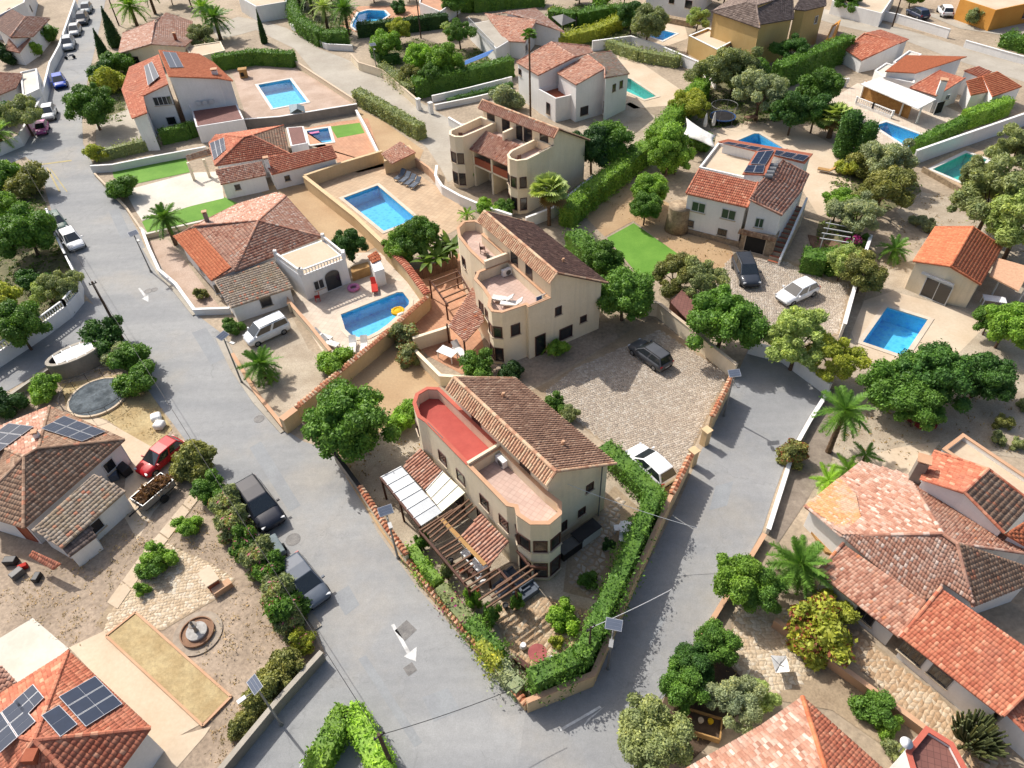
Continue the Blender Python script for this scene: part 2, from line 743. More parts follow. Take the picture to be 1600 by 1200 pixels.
def add_roof(h, pts, planes, tile, wall, over=0.35, tw=0.3, L=0.42, base=0.0, thick=0.12, caps=True, verge=True, walls=True, wedge=None, barrel=False):
    """roof planes given by named corners; walls are carried up under every plane"""
    edge_n = {}
    for pl in planes:
        for a, b in zip(pl, pl[1:] + pl[0]):
            edge_n[frozenset((a, b))] = edge_n.get(frozenset((a, b)), 0) + 1
    wmb, cmb = MB(), MB()
    off = np.array(root_loc(h.t))
    done = set()
    for pl in planes:
        names = list(pl)
        P, rev = ccw([pts[k] for k in names])
        if rev:
            names = names[::-1]
        fit = plane_fit(P)
        zf = lambda x, y: fit[0] * x + fit[1] * y + fit[2]
        ROOFS.append(([p[:2] for p in P], fit))
        slab = MB()
        n = len(P)
        vs = [(p[0], p[1], zf(p[0], p[1])) for p in P] + [(p[0], p[1], zf(p[0], p[1]) - thick) for p in P]
        fs = [tuple(range(n)), tuple(range(2 * n - 1, n - 1, -1))] + [(n + i, n + (i + 1) % n, (i + 1) % n, i) for i in range(n)]
        slab.add(vs, fs, 0.4)
        tm_ = tile.get(pl, tile.get('*')) if isinstance(tile, dict) else tile
        ro = part('roof', slab, tm_, h.t)
        if tw:
            V, F, var = tile_mesh([np.array(v) for v in vs[:n]], fit, tw * .8 if barrel else tw * .62, L * .76, off, barrel)
            if V:
                part('roof_tiles', np_mesh('roof_tiles', V, F, var), tm_, ro, kind='stuff')
        if walls:
            dd = []
            for i in range(n):
                e = frozenset((names[i], names[(i + 1) % n]))
                dd.append(-0.004 if edge_n[e] > 1 else over)
            q = inset([p[:2] for p in P], dd)
            wmb.prism(q, base, [zf(x, y) - thick - .02 for x, y in q])
            for i in range(n):
                if dd[i] > 0:
                    h.seg.append((q[i], q[(i + 1) % n]))
        for i in range(n):
            j = (i + 1) % n
            e = frozenset((names[i], names[j]))
            if e in done or not caps:
                continue
            dz = abs(P[i][2] - P[j][2])
            dl = math.hypot(P[i][0] - P[j][0], P[i][1] - P[j][1])
            if edge_n[e] > 1:
                done.add(e)
                mid = ((P[i][0] + P[j][0]) / 2, (P[i][1] + P[j][1]) / 2, (P[i][2] + P[j][2]) / 2)
                if wedge and ''.join(sorted(e)) in wedge:
                    continue
                ridge_caps(cmb, P[i], P[j])
            elif verge and dz > 0.12 * dl and dz > .25:
                done.add(e)
                ridge_caps(cmb, P[i], P[j], 0.10)
    if wmb.v:
        part('wall', wmb, wall, h.t)
    if cmb.v:
        part('ridge_tiles', cmb, tile['*'] if isinstance(tile, dict) else tile, h.t, kind='stuff')
    return h


def flat_block(h, poly, zf, ph, wall, floor, base=0.0, t=0.2, cap=None, capw=0.03, name='parapet', low=None):
    """walls up to a flat roof with a parapet; low: indices of edges whose parapet is left out"""
    poly, rev = ccw(poly)
    mb = MB().prism(poly, base, zf)
    part('wall', mb, wall, h.t)
    inn = inset(poly, t)
    fm = MB().prism(inset(poly, t + .004), zf + .002, zf + .03)
    part('terrace_floor', fm, floor, h.t)
    if ph:
        pm = MB().ring(poly, inn, zf, zf + ph)
        part(name, pm, wall, h.t)
        if cap:
            cp = MB().ring(inset(poly, -capw), inset(poly, t + capw), zf + ph + .002, zf + ph + .07)
            part('coping', cp, cap, h.t)
    n = len(poly)
    for i in range(n):
        h.seg.append((poly[i], poly[(i + 1) % n]))
    return h


def snap(h, xy):
    best = None
    for p, q in h.seg:
        dx, dy = q[0] - p[0], q[1] - p[1]
        l2 = dx * dx + dy * dy
        if l2 < .2:
            continue
        t = max(0.05, min(.95, ((xy[0] - p[0]) * dx + (xy[1] - p[1]) * dy) / l2))
        x, y = p[0] + t * dx, p[1] + t * dy
        d = math.hypot(x - xy[0], y - xy[1])
        if best is None or d < best[0]:
            best = (d, (x, y), math.atan2(dy, dx))
    return best[1], best[2]


def window(h, xy, z, w, hh, frame=None, glass=None, kind='window', panes=2, sill=True, shutter=None, bars=False, arch=False):
    """a window or door set on the nearest wall: frame, panes and sill, standing slightly proud of the wall"""
    (x, y), a = snap(h, xy)
    frame = frame or MATS['frame_brown']
    glass = glass or MATS['glass_dark']
    ux, uy = math.cos(a), math.sin(a)
    nx, ny = uy, -ux                          # walls run ccw: outside lies to the right
    def P(u, v, z_):
        return (x + ux * u + nx * v, y + uy * u + ny * v, z_)
    def slab(mb, u0, u1, z0, z1, v0, v1):
        vs = [P(u, v, zz) for zz in (z0, z1) for u, v in ((u0, v0),(u1, v0),(u1, v1),(u0, v1))]
        mb.add(vs, [(3, 2, 1, 0),(4, 5, 6, 7),(0, 1, 5, 4),(1, 2, 6, 5),(2, 3, 7, 6),(3, 0, 4, 7)])
    fm = MB()
    t = .07
    slab(fm, -w / 2, w / 2, z - hh / 2 - t, z - hh / 2, -.02, .06)
    slab(fm, -w / 2, w / 2, z + hh / 2, z + hh / 2 + t, -.02, .06)
    slab(fm, -w / 2 - t, -w / 2, z - hh / 2 - t, z + hh / 2 + t, -.02, .06)
    slab(fm, w / 2, w / 2 + t, z - hh / 2 - t, z + hh / 2 + t, -.02, .06)
    for k in range(1, panes):
        u = -w / 2 + w * k / panes
        slab(fm, u - .03, u + .03, z - hh / 2, z + hh / 2, .0, .05)
    if bars:
        nb = max(3, int(w / .16))
        for k in range(1, nb):
            u = -w / 2 + w * k / nb
            slab(fm, u - .012, u + .012, z - hh / 2, z + hh / 2, .052, .075)
    fo = part(kind, fm, frame, h.t)
    for k in range(panes):
        g0 = MB()
        slab(g0, -w / 2 + w * k / panes + .003, -w / 2 + w * (k + 1) / panes - .003, z - hh / 2, z + hh / 2, -.01, .02)
        part('pane', g0, glass, fo)
    if sill and kind == 'window':
        s0 = MB()
        slab(s0, -w / 2 - .14, w / 2 + .14, z - hh / 2 - t - .07, z - hh / 2 - t - .002, -.02, .13)
        part('sill', s0, MATS['sill'], fo)
    return fo


def wall_line(name, label, pts, hgt, mat, t=0.2, closed=False, cap=None, cap_over=0.05, cap_h=0.06, base=0.0, cat='wall', tiles=None, balus=None, group=None, hole=None):
    """boundary wall along a line of points; tiles = material of a sloping barrel-tile coping, balus = turned balustrade on top"""
    P = [Vector((p[0], p[1], 0)) for p in pts]
    o = thing(name, label, cat, (pts[0][0], pts[0][1], 0), group=group)
    n = len(P)
    def offs(d):
        out = []
        for i in range(n):
            e0 = (P[i] - P[i - 1]).normalized() if i > 0 else None
            e1 = (P[i + 1] - P[i]).normalized() if i < n - 1 else None
            if e0 is None: e0 = e1
            if e1 is None: e1 = e0
            n0, n1 = Vector((-e0.y, e0.x, 0)), Vector((-e1.y, e1.x, 0))
            b = (n0 + n1)
            b = b / max(.35, b.dot(n0)) if b.length > 1e-6 else n0
            out.append(P[i] + b * d)
        return out
    def strip(mb, d0, d1, z0, z1):
        A, B = offs(d0), offs(d1)
        vs = []
        for q in range(n):
            h0 = z1 if isinstance(z1, (int, float)) else z1[q]
            b0 = z0 if isinstance(z0, (int, float)) else z0[q]
            vs += [(A[q].x, A[q].y, b0),(B[q].x, B[q].y, b0),(B[q].x, B[q].y, h0),(A[q].x, A[q].y, h0)]
        fs = [(3, 2, 1, 0), tuple(4 * (n - 1) + k for k in range(4))]
        for q in range(n - 1):
            a = 4 * q
            fs += [(a + k, a + (k + 1) % 4, a + 4 + (k + 1) % 4, a + 4 + k) for k in range(4)]
        mb.add(vs, fs)
    hs = hgt if isinstance(hgt, (int, float)) else list(hgt)
    mb = MB()
    strip(mb, -t / 2, t / 2, base, hs)
    part('wall_body', mb, mat, o)
    top = (lambda q: hs if isinstance(hs, (int, float)) else hs[q])
    if cap:
        cm_ = MB()
        z0 = hs + .002 if isinstance(hs, (int, float)) else [z + .002 for z in hs]
        z1 = hs + cap_h if isinstance(hs, (int, float)) else [z + cap_h for z in hs]
        strip(cm_, -t / 2 - cap_over, t / 2 + cap_over, z0, z1)
        part('coping', cm_, cap, o)
    if tiles:
        tm = MB()
        for q in range(n - 1):
            a, b = P[q], P[q + 1]
            za, zb = top(q), top(q + 1)
            L = (b - a).length
            e = (b - a) / L
            nn = Vector((-e.y, e.x, 0))
            k = max(1, int(L / .3))
            for i in range(k):
                s = (i + .5) / k
                ctr = a + (b - a) * s
                z = za + (zb - za) * s
                for sg in (-1, 1):
                    vs = []
                    for dist, zz, rr in ((0.0, .14, .10),(t / 2 + .12, .03, .12)):
                        for tt in (180, 130, 90, 50, 0):
                            vs.append(ctr + nn * sg * dist + e * (math.cos(R(tt)) * rr) + Vector((0, 0, z + zz + math.sin(R(tt)) * rr * .7)))
                    tm.add(vs, [(j, j + 1, 6 + j, 5 + j) for j in range(4)] + [(5, 6, 7, 8, 9)], RND.random())
            vs = [a - nn * (t / 2 + .1), a + Vector((0, 0, .13)), a + nn * (t / 2 + .1), b - nn * (t / 2 + .1), b + Vector((0, 0, .13)), b + nn * (t / 2 + .1)]
            vs = [v + Vector((0, 0, (za if i < 3 else zb) + .012)) for i, v in enumerate(vs)]
            tm.add(vs, [(0, 1, 4, 3),(1, 2, 5, 4),(0, 3, 5, 2),(0, 2, 1),(3, 4, 5)], .1)
        part('coping_tiles', tm, tiles, o, kind='stuff')
    if balus:
        bm_, rm = MB(), MB()
        for q in range(n - 1):
            a, b = P[q], P[q + 1]
            za, zb = top(q), top(q + 1)
            L = (b - a).length
            k = max(1, int(L / .27))
            for i in range(k):
                s = (i + .5) / k
                ctr = a + (b - a) * s
                z = za + (zb - za) * s
                bm_.lathe([(.05, 0),(.05, .05),(.035, .1),(.075, .25),(.04, .42),(.05, .55)], ctr.x, ctr.y, z, 6)
            rm.bar((a.x, a.y, za + .60),(b.x, b.y, zb + .60), .17, .1)
            for s_ in (a, b):
                rm.box(s_.x, s_.y, za, .24, .24, .72)
        part('balusters', bm_, balus, o, kind='stuff')
        part('handrail', rm, balus, o)
    return o


# ------------------------------------------------------------------ material palette
ASPH = road_mat('asphalt', c(184, 184, 182), c(168, 169, 169), c(192, 186, 176))
ASPH2 = road_mat('asphalt_grey', c(176, 176, 175), c(163, 164, 165), c(182, 177, 168))
CONC = surf('concrete', c(205, 196, 180), c(186, 176, 160), big=.2, fine=3)
EARTH = surf('dry_earth', c(206, 186, 160), c(178, 160, 136), big=.16, fine=2.6, grain=.35, bmp=.6)
DRYG = surf('dry_grass_soil', c(204, 182, 158), c(174, 154, 132), big=.35, fine=3.5, grain=.4, bmp=.8)
STRAW = surf('straw_gravel', c(216, 194, 146), c(194, 168, 120), big=.6, fine=5, grain=.3, bmp=.6)
SAND = surf('sand', c(214, 183, 142), c(198, 164, 124), big=.2, fine=5, grain=.14)
GRAVEL = surf('pale_gravel', c(216, 200, 176), c(190, 172, 148), big=.5, fine=9, grain=.3, bmp=.6)
PINKG = surf('pink_gravel', c(222, 196, 176), c(200, 172, 150), big=.4, fine=8, grain=.25)
SLABW = surf('white_slab', c(246, 240, 226), c(232, 222, 204), big=.25, fine=4, grain=.06, bmp=.1)
SLABC = surf('cream_slab', c(238, 218, 190), c(226, 202, 172), big=.25, fine=4, grain=.08, bmp=.1)
DECK = brick_mat('deck_tiles', c(222, 192, 156), c(212, 180, 144), c(186, 156, 124), .5, .5, R(30))
DECKW = brick_mat('pale_deck_tiles', c(240, 224, 202), c(232, 212, 190), c(214, 192, 168), .5, .5, R(20))
DECKP = brick_mat('peach_deck_tiles', c(224, 168, 128), c(212, 154, 116), c(196, 140, 106), .4, .4, R(-30))
TERRT = brick_mat('pink_terrace_tiles', c(232, 202, 186), c(222, 190, 174), c(204, 172, 158), .33, .33, R(-54))
REDT = surf('red_terrace_paint', c(212, 104, 92), c(196, 90, 80), big=.5, fine=3, grain=.1, bmp=.1)
BROWNT = brick_mat('brown_tiles', c(150, 100, 88), c(138, 90, 80), c(112, 72, 64), .3, .3, R(20))
LAWN = surf('artificial_lawn', c(126, 176, 66), c(108, 160, 54), big=.4, fine=12, grain=.18, bmp=.5)
JOINT = surf('paving_joint', c(196, 174, 144), c(174, 152, 124), big=.6, fine=8, grain=.3)
STONE1 = var_mat('yard_stone', [(0, c(186, 172, 156)),(.35, c(203, 187, 168)),(.7, c(214, 198, 178)),(1, c(226, 214, 198))], lich=c(200, 180, 158), big=.25)
STONE2 = var_mat('cream_stone', [(0, c(214, 190, 158)),(.5, c(236, 214, 182)),(1, c(248, 234, 210))], lich=c(226, 194, 156), big=.5)
STONE3 = var_mat('warm_stone', [(0, c(196, 162, 126)),(.5, c(222, 188, 150)),(1, c(240, 220, 190))], lich=c(216, 172, 128), big=.5)

WHITE = surf('white_stucco', c(248, 246, 242, .84), c(238, 235, 230, .84), big=.3, fine=6, grain=.06, streak=.25, bmp=.12)
WHITEP = surf('white_paint', c(250, 250, 248, .84), big=.3, spread=.04, fine=6, grain=.04, bmp=.05, rough=.6)
CREAM = surf('cream_stucco', c(246, 230, 202, .86), c(238, 220, 188, .86), big=.35, fine=6, grain=.07, streak=.35, bmp=.12)
CREAM2 = surf('tan_stucco', c(234, 206, 162, .76), c(222, 192, 148, .76), big=.35, fine=6, grain=.08, streak=.4, bmp=.12)
YELLOW = surf('ochre_stucco', c(236, 200, 136), c(226, 188, 122), big=.35, fine=6, grain=.06, streak=.2, bmp=.12)
ORANGEST = surf('orange_stucco', c(244, 176, 84), c(232, 160, 70), big=.35, fine=6, grain=.06, bmp=.12)
PEACH = surf('peach_coping', c(232, 188, 152), c(222, 174, 136), big=.5, fine=5, grain=.06, bmp=.1)
REDCOP = surf('red_coping', c(222, 122, 100), c(206, 108, 90), big=.5, fine=5, grain=.06, bmp=.1)
TERRAC = surf('terracotta_band', c(196, 112, 80), c(176, 98, 70), big=.5, fine=5, grain=.1)
GREYR = surf('grey_render', c(176, 166, 154), c(156, 146, 134), big=.4, fine=4, grain=.12, streak=.3)
STONEW = surf('rubble_stone', c(206, 182, 150), c(160, 138, 112), big=2.2, fine=6, grain=.35, bmp=1.0)
WOOD = surf('dark_wood', c(112, 70, 52), c(88, 54, 42), big=1.5, fine=7, grain=.2, rough=.6)
WOODB = surf('weathered_wood', c(158, 124, 100), c(130, 98, 78), big=1.5, fine=7, grain=.2)
WOODO = surf('orange_wood', c(208, 164, 106), c(190, 146, 90), big=1.5, fine=7, grain=.15)
METAL = surf('galvanised_metal', c(176, 176, 174), c(150, 150, 150), big=1.0, fine=9, grain=.06, rough=.45, metallic=.5, bmp=0)
DARKM = surf('dark_metal', c(58, 56, 58), c(44, 42, 44), big=1.0, fine=9, grain=.06, rough=.5, bmp=0)
GREYM = surf('grey_metal', c(120, 116, 112), c(100, 98, 96), big=1.0, fine=9, grain=.06, rough=.5, bmp=0)
POLEW = surf('timber_pole', c(104, 84, 70), c(80, 64, 54), big=1.2, fine=8, grain=.2)
FRAMEB = gloss('frame_brown', c(92, 52, 42), .5)
FRAMEW = gloss('frame_white', c(240, 240, 238), .4)
GLASSD = gloss('glass_dark', (0.018, 0.02, 0.024, 1), .12, spec=.8)
GLASSG = gloss('shutter_green', c(58, 92, 66), .5)
DARKIN = surf('dark_interior', (0.02, 0.018, 0.016, 1), big=1, fine=5, bmp=0)  # near-black colour stands for the shade inside openings; panels are solid
gloss('sill', c(226, 206, 176), .6)
PLASW = gloss('white_plastic', c(246, 246, 244, .84), .4)
FABW = surf('white_fabric', c(246, 244, 238, .84), c(232, 228, 220), big=1.5, fine=9, grain=.06)
FABR = surf('red_fabric', c(220, 62, 48), c(196, 48, 40), big=1.5, fine=9, grain=.1)
FABB = surf('blue_fabric', c(66, 104, 160), c(54, 88, 142), big=1.5, fine=9, grain=.1)
FABG = surf('grey_fabric', c(120, 128, 140), c(98, 106, 118), big=1.5, fine=9, grain=.1)
PINKF = surf('pink_vinyl', c(236, 150, 190), c(220, 130, 176), big=1.5, fine=9, grain=.05)
YELV = surf('yellow_vinyl', c(246, 200, 30), c(236, 182, 20), big=1.5, fine=9, grain=.05)
PAINT = surf('road_paint', c(244, 244, 240, .8), c(212, 210, 206), big=1.6, fine=7, grain=.2, bmp=0)
PAINTY = surf('yellow_road_paint', c(214, 196, 132), c(196, 180, 140), big=1.6, fine=7, grain=.25, bmp=0)
IRON = surf('manhole_iron', c(150, 146, 141), c(128, 125, 122), big=3, fine=12, grain=.25, rough=.6)
SOIL = surf('dark_soil', c(112, 92, 74), c(92, 74, 58), big=.6, fine=5, grain=.3)
TARP = surf('grey_tarp', c(142, 156, 158), c(118, 130, 134), big=.9, fine=4, grain=.1)



def rc(r, g_, b):
    m = (r + g_ + b) / 3
    return c(*(min(255, (x * .8 + m * .2) * 1.1 + 8) for x in (r, g_, b)))


ROOF_BROWN = var_mat('roof_brown', [(0, rc(136, 96, 74)),(.3, rc(164, 118, 90)),(.7, rc(184, 138, 108)),(1, rc(204, 162, 128))], lich=rc(150, 110, 86), big=.3)
ROOF_DARK = var_mat('roof_dark_brown', [(0, rc(88, 60, 50)),(.4, rc(112, 78, 66)),(.8, rc(132, 94, 78)),(1, rc(150, 112, 94))], lich=rc(104, 76, 68), big=.4)
ROOF_PALE = var_mat('roof_pale_edge', [(0, rc(196, 132, 96)),(.4, rc(222, 164, 122)),(1, rc(240, 196, 152))], big=.5)
ROOF_OR = var_mat('roof_new_orange', [(0, rc(206, 98, 56)),(.5, rc(224, 116, 68)),(1, rc(236, 134, 82))], big=.4)
ROOF_ORP = var_mat('roof_orange_patch', [(0, rc(222, 140, 82)),(.7, rc(236, 158, 96)),(1, rc(214, 176, 150))], lich=rc(206, 168, 140), lich_at=(.52, .6), big=.5)
ROOF_RED = var_mat('roof_red_orange', [(0, rc(190, 92, 62)),(.5, rc(212, 112, 76)),(.85, rc(226, 136, 96)),(1, rc(236, 160, 120))], lich=rc(196, 120, 92), big=.3)
ROOF_MIX = var_mat('roof_mixed', [(0, rc(150, 88, 66)),(.3, rc(188, 120, 92)),(.6, rc(204, 142, 112)),(.82, rc(214, 164, 136)),(.93, rc(222, 126, 76)),(1, rc(206, 186, 166))], lich=rc(178, 136, 114), big=.25)
ROOF_PINK = var_mat('roof_pink_grey', [(0, rc(168, 108, 84)),(.35, rc(190, 128, 100)),(.6, rc(202, 146, 118)),(.85, rc(206, 172, 152)),(1, rc(226, 196, 176))], lich=rc(198, 168, 148), big=.22)
ROOF_OLD = var_mat('roof_old_brown', [(0, rc(140, 102, 78)),(.35, rc(168, 126, 96)),(.7, rc(186, 146, 114)),(.9, rc(200, 166, 136)),(.94, rc(218, 132, 90)),(1, rc(224, 142, 104))], lich=rc(160, 128, 102), big=.3)
ROOF_GREY = var_mat('roof_grey_lichen', [(0, rc(150, 124, 100)),(.4, rc(178, 152, 126)),(.75, rc(198, 176, 150)),(.86, rc(206, 184, 160)),(.9, rc(224, 132, 92)),(1, rc(220, 140, 106))], lich=rc(182, 156, 112), big=.3)
ROOF_SLATE = var_mat('roof_grey_brown', [(0, rc(96, 78, 70)),(.5, rc(128, 106, 94)),(1, rc(156, 134, 120))], big=.4)
COPT = var_mat('coping_barrel', [(0, c(196, 116, 84)),(.5, c(224, 164, 124)),(1, c(244, 214, 180))], big=.5)

BLUEW = water_mat('pool_water', (0.60, 0.89, 0.98, 1))
TEALW = water_mat('teal_water', (0.5, 0.88, 0.86, 1))
PALEW = water_mat('pale_pool_water', (0.62, 0.93, 0.99, 1))
BASIN = basin_mat('pool_mosaic', c(140, 212, 246, 1), c(92, 182, 236, 1))
BASIN2 = basin_mat('pool_teal', c(140, 214, 204, .95), c(104, 190, 182, .95))
POOLCOP = surf('pool_coping', c(244, 228, 206), c(230, 210, 186), big=.6, fine=5, grain=.06, bmp=.1)
POOLCW = surf('white_pool_coping', c(250, 246, 238), c(238, 232, 222), big=.6, fine=5, grain=.05, bmp=.1)

# ------------------------------------------------------------------ pools (each cuts a hole through ground and deck)
POOLS = dict(
    community=[(-18.27,73.86),(-14.59,76.5),(-9.51,68.58),(-12.84,66.27)],
    roman=[(-15.48,52.18),(-10.48,55.24),(-9.93,55.19),(-9.22,53.83),(-9.23,53.14),(-10.89,50.43),(-11.76,49.4),(-12.5,48.83),(-13.4,48.72),(-14.13,49.13),(-14.76,49.99),(-15.08,51.02)],
    right=[(33.81,49.52),(36.54,47.48),(32.46,42.96),(29.79,44.95)],
    tower=[(-36.09,109.62),(-31.6,111.35),(-27.34,102.13),(-31.84,100.42)],
    small=[(-25.72,92.43),(-22.93,93.11),(-21.75,88.74),(-24.54,88.11)],
    hedge=[(-25.35,137.79),(-25.07,142.9),(-23.44,144.18),(-20.38,143.33),(-19.29,140.52),(-22.4,132.15),(-24.19,133.09),(-25.21,134.95)],
    teal=[(17.97,106.4),(19.45,104.97),(21.99,98.32),(20.15,97.43),(16.55,102.91)],
    far=[(24.58,126.4),(27.41,125.99),(29.78,123.4),(26.9,120.4),(24.63,123.5)],
    sail=[(29.16,83.48),(31.92,85.37),(32.54,85.3),(34.28,81),(31.3,78.27)],
    villa=[(47.31,85.92),(49.23,86.86),(52.35,82.06),(48.78,79.64)],
    green=[(49.13,74.06),(54.87,77.65),(56.36,75.7),(50.87,71.02)],
)
POOLS = {k: ccw(v)[0] for k, v in POOLS.items()}

gx = 900
sheet('ground', [(-gx, -gx),(gx, -gx),(gx, gx),(-gx, gx)], 0.0, EARTH, holes=list(POOLS.values()))


def pool(key, label, water, basin, cop, depth=1.4, lvl=-.14, cw=.38):
    P = POOLS[key]
    cx, cy = sum(p[0] for p in P) / len(P), sum(p[1] for p in P) / len(P)
    t = thing('swimming_pool', label, 'pool', (cx, cy, 0), group='swimming pools')
    n = len(P)
    mb = MB()
    vs = [(p[0], p[1], 0.07) for p in P] + [(p[0], p[1], -depth) for p in P]
    mb.add(vs, [((i + 1) % n, i, n + i, n + (i + 1) % n) for i in range(n)])
    for tr in tessellate_polygon([[Vector((p[0], p[1], 0)) for p in P]]):
        q = [n + k for k in tr]
        mb.add([], [])
        a, b, d = (Vector(mb.v[i]) for i in q)
        mb.f.append(tuple(q) if (b - a).cross(d - a).z > 0 else tuple(q)[::-1])
        mb.var.append(.5)
    part('basin', mb, basin, t)
    sheet('water', inset(P, .01), lvl, water, parent=None).parent = t
    w = t.children[-1]
    w.data.transform(Matrix.Translation((-cx, -cy, 0)))
    w['kind'] = ''
    del w['kind']
    out = inset(P, -cw)
    part('coping', MB().ring(out, inset(P, .03), -.02, .075), cop, t)
    lad = None
    return t


def deck(name, pts, mat, z=.02, holes=()):
    return sheet(name, pts, z, mat, [POOLS[h] for h in holes])


# ------------------------------------------------------------------ roads
deck('road', [(-77.99,159.2),(-69.2,131.82),(-64.42,116.5),(-59.28,101.37),(-55.2,91.74),(-52.39,87.21),(-50.03,82.85),(-46.63,78.06),(-43.28,74.03),(-40.03,68.94),(-37.77,64.96),(-35.39,61.24),(-33.36,58.32),(-31.07,55.54),(-29.23,53.42),(-26.03,50.37),(-24.13,46.76),(-21.5,42.6),(-19.78,40.28),(-17.72,37.92),(-16.05,36.62),(-14.46,35.88),(-13.06,34.53),(-11.26,31.46),(-9.1,27.99),(-7.17,25.28),(-6.27,23.98),(-4.57,21.58),(-2.8,19.46),(-0.81,17),(-0.07,16.01),(1.21,15.1),(6.33,14.53),(5.39,10.89),(-17.32,11.85),(-11.75,19.63),(-12.5,21.15),(-14.86,24.3),(-16.64,26.9),(-18.99,29.6),(-21.63,32.83),(-24.52,36.38),(-26.87,39.2),(-29.39,42.23),(-33.29,47.24),(-36.26,51.59),(-39.19,55.17),(-41.64,57.92),(-44.09,61.39),(-46.82,65.98),(-50.4,71.88),(-54.4,78.8),(-58.1,85.35),(-61.42,88.68),(-63.36,85.88),(-66.19,88.27),(-65.38,90),(-63.23,92.59),(-64.79,99.83),(-66.43,105.56),(-71.41,119.57),(-73.43,127.68),(-80.82,151.37),(-85.44,164.82),(-79.79,163.9)], ASPH, .02)
deck('side_road', [(-39.27,55.37),(-36.26,51.59),(-36.57,50.7),(-39.7,47.87),(-41.06,45.34),(-42.58,43.42),(-44.4,40.83),(-46.4,44.6),(-44.51,47.37),(-42.66,50.7),(-40.55,56.28)], ASPH2, .024)
deck('lane', [(-0.07,15.91),(3.7,17.08),(7.46,23.57),(11.05,29.32),(13.98,34.41),(17.72,40.67),(19.98,44.58),(22.37,44.08),(24.71,39.31),(22.34,36.47),(20.11,33.58),(17.96,30.01),(15.99,26.58),(13.45,23.34),(10.14,19.29),(7.71,16.35),(5.38,13.92),(5.39,10.89),(-1.01,11.16)], ASPH2, .024)
deck('upper_road', [(-51.11,138.71),(-47.57,144.03),(-42.3,140.65),(-36.94,135.96),(-29.1,124.15),(-24.17,119.07),(-19.38,112.94),(-12.73,102.69),(-7.39,95.04),(-5.14,91.15),(-3.01,83.51),(-3.76,79.38),(-6.35,76.47),(-7.4,80.24),(-9.24,85.58),(-11.84,90.32),(-21.45,102.58),(-28.46,114.09),(-33.51,125.05),(-42.34,135.7),(-44.94,133.35),(-48.02,131.47)], CONC, .02)
deck('top_road', [(55.92,134.2),(59.73,129.31),(65.29,121.8),(70.92,111.97),(75.9,103.28),(80.01,97.88),(76.22,91.64),(72.64,97.4),(67.93,105.85),(63.77,115.86),(57.36,122.95),(53.86,128.12)], CONC, .02)

# kerb and edge strips of the main road
def strip(name, pts, w, z0, z1, mat, kind='structure'):
    P = [Vector((p[0], p[1], 0)) for p in pts]
    mb = MB()
    for a, b in zip(P[:-1], P[1:]):
        n = Vector((-(b - a).y, (b - a).x, 0)).normalized() * (w / 2)
        q = [(a - n)[:2], (b - n)[:2], (b + n)[:2], (a + n)[:2]]
        mb.prism([tuple(v) for v in q], z0, z1)
    o = part(name, mb, mat)
    o['kind'] = kind
    return o

strip('pavement_edge', [(-37.85,65.21),(-34.63,60.27),(-32.29,57.49),(-29.05,53.21)], .7, .0, .12, CONC)
strip('pavement_edge', [(-25.84,49.64),(-23.46,45.39),(-20.55,41.2),(-17.7,37.79)], .8, .0, .1, CONC)
strip('pavement_edge', [(-12.16,33.14),(-9.12,28.2),(-6.27,24.07),(-2.92,19.74),(-0.06,16.26)], .5, .0, .09, SAND)
strip('pavement_edge', [(-23.97,36.15),(-20.94,32.32),(-17.94,28.49),(-15.43,25.11),(-12.4,21.27)], .45, .0, .1, CONC)

PATCH = surf('asphalt_repair', c(172, 175, 176), c(162, 164, 166), big=.8, fine=10, grain=.14)
for q in ([(-28.69,50.57),(-27.6,51.22),(-24.7,46.8),(-25.71,46.04)], [(-11.88,23.47),(-10.95,24.09),(-10.09,22.71),(-10.87,22.02)], [(-5.85,16.81),(-4.43,17.28),(-3.68,16.01),(-5.14,15.46)], [(-44.89,73.47),(-43.9,73.95),(-40.37,67.93),(-41.16,67.24)], [(13.9,30.54),(15.25,30.91),(14.28,28.86),(12.98,28.51)], [(-20.11,36.23),(-19.37,36.83),(-15.19,30.58),(-15.9,30.07)], [(7.85,21.15),(8.57,20.86),(7.14,18.85),(6.45,19.2)], [(-9.74,19.22),(-9.31,19.43),(-5.71,14.42),(-6.11,14.18)]):
    deck('asphalt_patch', q, PATCH, .0262)
DUST = surf('road_edge_dust', c(206, 190, 168), c(188, 176, 160), big=.5, fine=6, grain=.2)
for q in ([(-11.98,32.78),(-11.51,32.75),(-8.86,28.19),(-5.94,23.96),(-2.54,19.56),(-0.8,17.43),(-1.16,17.45),(-3.14,19.52),(-6.58,23.72),(-9.53,28.02)], [(-20.77,31.69),(-20.46,31.89),(-17.3,27.94),(-14.23,23.59),(-12.34,20.93),(-12.66,20.95),(-14.85,23.84),(-17.87,27.82)]):
    deck('edge_dust', q, DUST, .0255)
GARD = surf('garden_ground', c(150, 140, 104), c(112, 112, 74), big=.5, fine=4, grain=.4, bmp=.8)
deck('garden', [(-17.23,111.09),(-19.18,120.43),(-13.41,127.28),(-4.67,119.94),(2.72,125.01),(2.24,110.18),(-11.77,102.12)], GARD, .012)
deck('garden', [(27.55,95.68),(33.35,106.73),(39.82,104.64),(38.31,96.6),(44.65,95.84),(43.3,83.04),(38.17,89.27),(26.96,87.6)], GARD, .012)
deck('garden', [(-41.38,153.4),(-27.96,151.27),(-25.31,135.66),(-24.45,125.04),(-33.67,131.76)], GARD, .012)
deck('garden', [(8.42,130.74),(14.98,141.32),(27.41,138.62),(23.56,122.09),(15.82,118.63),(10.84,120.2)], GARD, .012)
